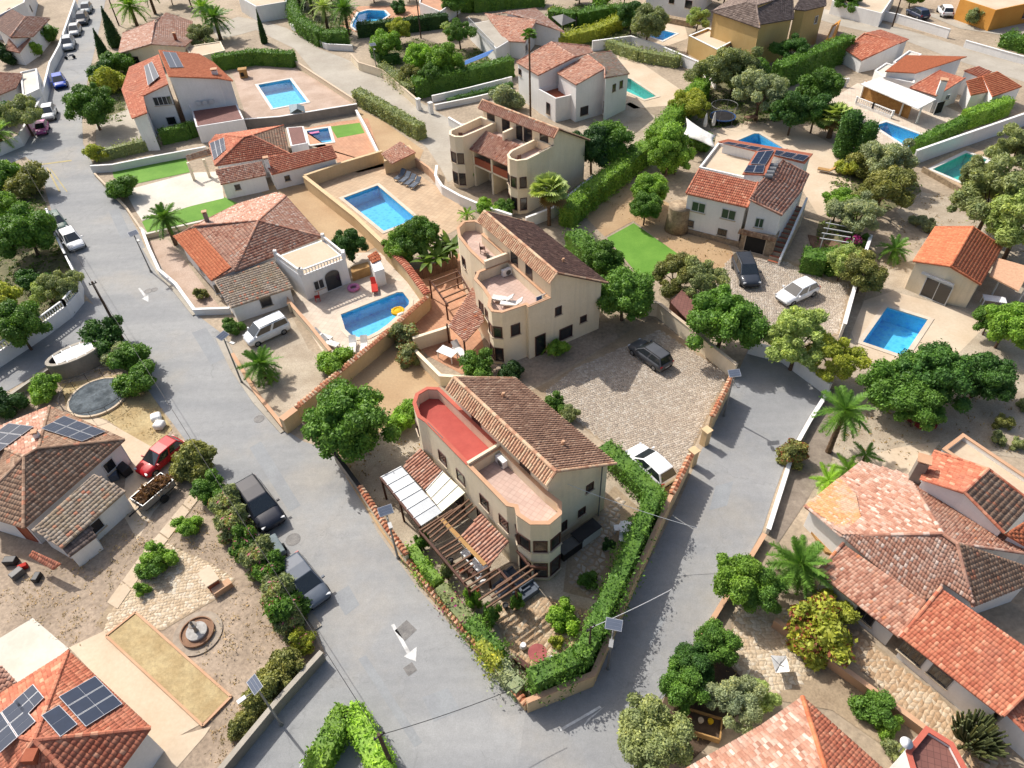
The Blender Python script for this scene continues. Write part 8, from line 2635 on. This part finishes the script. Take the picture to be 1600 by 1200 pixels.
for i, p in enumerate([(6.52,27.17),(7.46,27.21),(7.44,26.51),(6.73,26.3)]):
    chair(p, R((180, 60, -20, -100)[i]), PLASW, ('left', 'upper right', 'lower right', 'lower')[i] + ' white chair around the round white garden table')
table((0.73,18.71), .55, .5, 0, surf('pink_stone', c(190, 110, 104), c(170, 92, 90), big=2, fine=8), 'round pinkish table on the garden patio', round_=True)
for i, p in enumerate([(-0.06,19.4),(1.49,18.52)]):
    o = part('garden_stool', MB().lathe([(.16, 0),(.22, .2),(.16, .42),(.05, .44)], p[0], p[1], .05, 14), PLASW)
    tag(o, ('left', 'right')[i] + ' white stool beside the round pinkish table', 'stool', 'white stools')
t = thing('garden_bench', 'brown wooden bench beside the round pinkish table', 'bench', (0.03,18.1), R(-42))
part('seat', MB().box(0, 0, .42, 1.6, .4, .06), WOOD, t, local=True)
part('backrest', MB().box(0, -.22, .5, 1.6, .05, .4), WOOD, t, local=True)
for x in (-.7, .7):
    part('leg', MB().box(x, 0, 0, .07, .38, .42), WOOD, t, local=True)
t = thing('storage_shed', 'low white storage unit with dark lid against the front gable', 'shed', (4.38,26.73), R(36))
part('box', MB().box(0, 0, 0, 1.9, .8, .95), WHITE, t, local=True)
part('lid', MB().box(0, 0, .952, 1.95, .9, .08), DARKM, t, local=True)
t = thing('barbecue', 'dark barbecue unit beside the white storage unit', 'barbecue', (3.23,25.81), R(36))
part('counter', MB().box(0, 0, 0, 1.6, .7, .85), DARKM, t, local=True)
part('worktop', MB().box(0, 0, .852, 1.7, .78, .05), GREYM, t, local=True)

# terrace things on the second and third buildings
for i, (p, z, m_) in enumerate(((f2(1.2, -1.2), 4.99, WOOD),(f2(2.9, -1.4), 4.99, GREYM),(f3(1.0, -4.6), 5.35, FRAMEB),(f3(9.6, -4.3), 5.35, FRAMEB))):
    chair(p, R(40 * i), m_, ('brown chair on the upper terrace of the second building', 'grey chair on the upper terrace of the second building', 'chair on the left bay roof of the third building', 'chair on the right bay roof of the third building')[i], z, 'rooftop chairs')
t = thing('laundry_rack', 'blue laundry hanging at the terrace corner of the second building', 'laundry', f2(10.1, -.9) + (4.6,), R(30))
part('frame', MB().bar((-.5, 0, 1.0),(.5, 0, 1.0), .04, .04).bar((-.5, 0, 0),(-.5, 0, 1.0), .04, .04).box(.5, 0, 0, .04, .04, 1.0), FRAMEW, t, local=True)
part('cloth', MB().box(-.15, 0, .3, .5, .06, .7), FABB, t, local=True)
part('cloth', MB().box(.3, 0, .45, .3, .06, .55), FABW, t, local=True)
for i, (p, z, rz) in enumerate(((f1(5.7, -.75), 5.14, R(-54)),(f2(4.9, -1.0), 4.6, R(30)))):
    t = thing('air_conditioner', ('white outdoor unit on the pink terrace of the front building', 'white outdoor unit on the terrace of the second building')[i], 'air conditioner', p + (z,), rz)
    part('casing', MB().box(0, 0, .05, .85, .35, .6), PLASW, t, local=True)
    part('fan_grille', MB().tube((.1, -.18, .35),(.1, -.2, .35), .24, n=16), GREYM, t, local=True)
    part('feet', MB().box(-.3, 0, 0, .06, .35, .05).box(.3, 0, 0, .06, .35, .05), DARKM, t, local=True)

# pool floats
def torus(mb, R0, r, cx, cy, cz, n=20, m=8):
    vs, fs = [], []
    for i in range(n):
        for j in range(m):
            a, b = 2 * math.pi * i / n, 2 * math.pi * j / m
            vs.append((cx + (R0 + r * math.cos(b)) * math.cos(a), cy + (R0 + r * math.cos(b)) * math.sin(a), cz + r * math.sin(b)))
    for i in range(n):
        for j in range(m):
            fs.append((i * m + j, ((i + 1) % n) * m + j, ((i + 1) % n) * m + (j + 1) % m, i * m + (j + 1) % m))
    mb.add(vs, fs)
    return mb

o = part('swim_ring', torus(MB(), .45, .17, *(-14.74,56.09), .2), PINKF, smooth=True)
tag(o, 'pink swim ring on the paving by the arched porch', 'pool float')
t = thing('pool_float', 'yellow and white inflatable in the corner of the rounded pool', 'pool float', (-10.18,52.34) + (-.1,), .5)
part('mattress', torus(MB().box(0, 0, 0, .9, 1.1, .16), .5, .15, 0, 0, .08), YELV, t, local=True, smooth=True)
part('headrest', MB().tube((-.3, -.65, .15),(.3, -.65, .15), .16), PLASW, t, local=True, smooth=True)
t = thing('pool_float', 'pink lilo floating in the small blue pool', 'pool float', (-24.7,91.92) + (-.12,), .3)
part('mattress', MB().box(0, 0, 0, 1.5, .6, .12), PINKF, t, local=True, bev=.05)

# closed parasols and trampoline by the shade sail
for i, p in enumerate([(25.9,86.58),(27.02,86.84)]):
    t = thing('parasol', ('left', 'right')[i] + ' closed white parasol behind the shade sail', 'parasol', p, group='closed parasols')
    part('pole', MB().tube((0, 0, 0),(0, 0, 2.4), .03), METAL, t, local=True)
    part('canopy', MB().lathe([(.05, 2.4),(.16, 1.9),(.26, 1.1),(.2, .7)][::-1], 0, 0, 0, 8), FABW, t, local=True)
    part('base', MB().lathe([(.3, 0),(.3, .08),(.05, .1)], 0, 0, 0, 12), CONC, t, local=True)
t = thing('trampoline', 'round netted trampoline under the grey green tree', 'trampoline', (28.86,89.33))
part('jump_mat', MB().lathe([(1.5, .7),(1.5, .74),(.05, .75)], 0, 0, 0, 22), DARKM, t, local=True)
part('rim', torus(MB(), 1.6, .09, 0, 0, .72), FABB, t, local=True)
for k in range(6):
    a = k * math.pi / 3
    part('pole', MB().tube((1.65 * math.cos(a), 1.65 * math.sin(a), 0),(1.65 * math.cos(a), 1.65 * math.sin(a), 2.2), .03), METAL, t, local=True)
part('net_rail', torus(MB(), 1.65, .03, 0, 0, 2.2), METAL, t, local=True)

# fountain, barbecue, bags and pond in the lower left gardens
xy = (-19.71,21.3)
t = thing('fountain', 'grey fountain with slim column on round concentric paving', 'fountain', xy)
part('plinth', MB().lathe([(1.45, 0),(1.45, .08),(1.02, .085)], 0, 0, .02, 36), surf('fountain_paving', c(196, 180, 160), c(170, 154, 136), big=2, fine=6), t, local=True)
part('basin', MB().lathe([(1.0, 0),(1.0, .2),(.93, .21),(.92, .1),(.05, .1)], 0, 0, .1, 36), surf('fountain_brown', c(170, 132, 104), c(150, 114, 90), big=2, fine=6), t, local=True)
part('bowl', MB().lathe([(.62, 0),(.62, .16),(.58, .17),(.1, .15)], 0, 0, .2, 28), surf('fountain_grey', c(206, 202, 196), c(182, 178, 172), big=3, fine=6), t, local=True)
part('column', MB().lathe([(.14, 0),(.09, .25),(.12, .6),(.24, .68),(.24, .74),(.07, .78),(.09, 1.0),(.02, 1.15)], 0, 0, .35, 16), GREYR, t, local=True)
t = thing('barbecue', 'brick barbecue at the corner of the stone terrace', 'barbecue', (-19.74,24.69), R(-50))
part('body', MB().box(0, 0, 0, 1.2, .7, .85), TERRAC, t, local=True)
part('worktop', MB().box(0, 0, .852, 1.35, .85, .08), SLABC, t, local=True)
part('side_wall', MB().box(.9, .3, 0, .5, 1.2, .5), PEACH, t, local=True)
part('opening_shade', MB().box(0, -.36, .2, .7, .04, .45), DARKIN, t, local=True)
for i, p in enumerate([(-28.25,39.7),(-27.71,38.84)]):
    o = part('builders_bag', MB().box(p[0], p[1], .02, .8, .8, .55, .4 + i), FABW, bev=.18)
    tag(o, ('upper', 'lower')[i] + ' white builders bag beside the road fence at left', 'bag', 'white bags')
xy = (-34.03,42.54)
t = thing('covered_pond', 'round pond covered by a dark net beside the solar roof villa', 'pond', xy)
part('rim', MB().lathe([(2.34, 0),(2.34, .2),(2.18, .21),(2.18, .1)], 0, 0, 0, 36), SLABC, t, local=True)
part('net_cover', MB().lathe([(2.2, .2),(1.5, .34),(.8, .3),(.02, .36)], 0, 0, 0, 30), surf('pond_net', c(116, 126, 132), c(74, 84, 90), big=1.6, fine=5, grain=.4, bmp=1.0), t, local=True)
part('fence_rail', torus(MB(), 2.65, .025, 0, 0, .95), DARKM, t, local=True)
for k in range(14):
    a = k * 2 * math.pi / 14
    part('fence_post', MB().tube((2.65 * math.cos(a), 2.65 * math.sin(a), 0),(2.65 * math.cos(a), 2.65 * math.sin(a), 1.0), .02), DARKM, t, local=True)
t = thing('greenhouse', 'oval white greenhouse with glazed roof beside the left road corner', 'greenhouse', (-37.08,46.68), R(38))
prof = [(math.cos(a) * 2.3, math.sin(a) * 1.2) for a in [i * math.pi / 10 for i in range(20)]]
part('wall', MB().ring(prof, inset(prof, .15), 0, 1.5), GREYR, t, local=True)
part('roof_frame', MB().ring(prof, inset(prof, .3), 1.502, 1.6), CONC, t, local=True)
for i in range(5):
    x = -1.5 + i * .75
    hw_ = 1.05 * math.sqrt(max(.1, 1 - (x / 2.3) ** 2))
    part('glazing_bar', MB().box(x, 0, 1.55, .06, hw_ * 2, .06), FRAMEW, t, local=True)
    if i < 4:
        part('glass_pane', MB().box(x + .375, 0, 1.56, .66, hw_ * 1.7, .02), gl4, t, local=True)

# right hand yards
t = thing('timber_planter', 'wooden planter frame in the lane corner bed', 'planter', (9.17,14.57), R(-20))
for dx, dy, sx, sy in ((0, .55, 2.2, .08),(0, -.55, 2.2, .08),(1.08, 0, .08, 1.1),(-1.08, 0, .08, 1.1)):
    part('board', MB().box(dx, dy, 0, sx, sy, .55), WOODO, t, local=True)
part('soil', MB().box(0, 0, .05, 2.05, 1.0, .3), SOIL, t, local=True)
for i, (x, m_) in enumerate(((-.6, TERRAC),(0, SLABC),(.5, YELV))):
    part('flower_pot', MB().lathe([(.1, 0),(.16, .28),(.12, .28)], x, .1 * i, .35, 12), m_, t, local=True)
t = thing('rotary_airer', 'white cloth airer in the lower right stone yard', 'airer', (14.22,17.38), .4)
part('cloth', MB().add([(-.6, -.3, .9),(.1, -.6, 1.0),(.6, .2, .85),(-.2, .6, .95),(0, 0, .7)], [(0, 1, 4),(1, 2, 4),(2, 3, 4),(3, 0, 4)]), FABW, t, local=True)
part('pole', MB().tube((0, 0, 0),(0, 0, 1.1), .03), METAL, t, local=True)
for k in range(4):
    a = k * math.pi / 2 + .4
    part('arm', MB().tube((0, 0, .7),(.6 * math.cos(a), .6 * math.sin(a), .95), .02), METAL, t, local=True)
t = thing('satellite_dish', 'white satellite dish on the red floored terrace block', 'satellite dish', (18.29,12.26) + (2.4,), R(-30))
part('dish', MB().lathe([(.02, 0),(.14, .02),(.28, .08),(.3, .1)][::-1], 0, 0, .5, 18), PLASW, t, local=True, smooth=True)
part('mast', MB().tube((0, 0, -.5),(0, 0, .52), .03), METAL, t, local=True)
t = thing('red_planter', 'low red planter under the dark green tree group', 'planter', (30.77,35.92))
part('border', MB().lathe([(1.2, 0),(1.2, .35),(1.05, .36),(1.02, .2)], 0, 0, 0, 6), surf('red_brick', c(150, 60, 54), c(126, 48, 46), big=2, fine=6), t, local=True)
part('soil', MB().lathe([(1.03, .05),(1.03, .22),(.05, .24)], 0, 0, 0, 6), SOIL, t, local=True)
table((42.82,49), 1.8, .9, R(-20), PLASW, 'white table under the pool house porch')
table((32.31,88.55), 1.6, .9, R(15), WOODB, 'timber table on the sail terrace at top')
lounger((37.12,74.49), R(-30), WOODO, 'wooden lounger on the terrace beside the sail pool')
# garden frames and small clutter
for i, (p, m_, s) in enumerate((((-33.67,26.95), DARKM, .5),((-32.7,26.51), FABR, .35),((-32.77,25.95), GREYM, .5),((-31.37,25.64), DARKM, .4),((-29.49,34.01), FABG, .6),((-28.87,34.4), DARKM, .7))):
    o = part('storage_crate', MB().box(p[0], p[1], .02, s * 1.6, s, s, .5 * i), m_, bev=.05)
    tag(o, ('black crate beside the orange door at far left', 'red crate near the orange door at left', 'grey crate below the orange door at left', 'small black crate below the awning at left', 'grey bundle against the villa wall by the brush trailer', 'dark bundle behind the red car')[i], 'crate', 'yard clutter')

for i, (p, r_) in enumerate((((-3.09,22.22), .5),((-1.84,21.02), .55),((-4.65,24.21), .45),((-6.33,26.53), .45),((-0.34,21.91), .4))):
    T('bushs', p, r_, ('bright', 'mid', 'olive', 'mid', 'mid')[i], ('second', 'third', 'first', 'leftmost', 'rightmost')[i] + ' climbing plant at the foot of the front pergola posts', zs=2.2)
for i, p in enumerate([(-4.48,25.37),(-3.76,24.63),(-1.04,22.03),(-2.82,23.21),(-6.82,29.55),(-7.54,30.41),(-8.43,31.41)]):
    o = part('plant_pot', MB().lathe([(.12, 0),(.2, .34),(.16, .34),(.14, .28)], p[0], p[1], .04, 12), TERRAC if i % 2 else DARKM)
    tag(o, ('upper', 'second', 'lowest', 'middle', 'fifth', 'sixth', 'leftmost')[i] + ' plant pot standing on the pergola terrace', 'plant pot', 'plant pots')
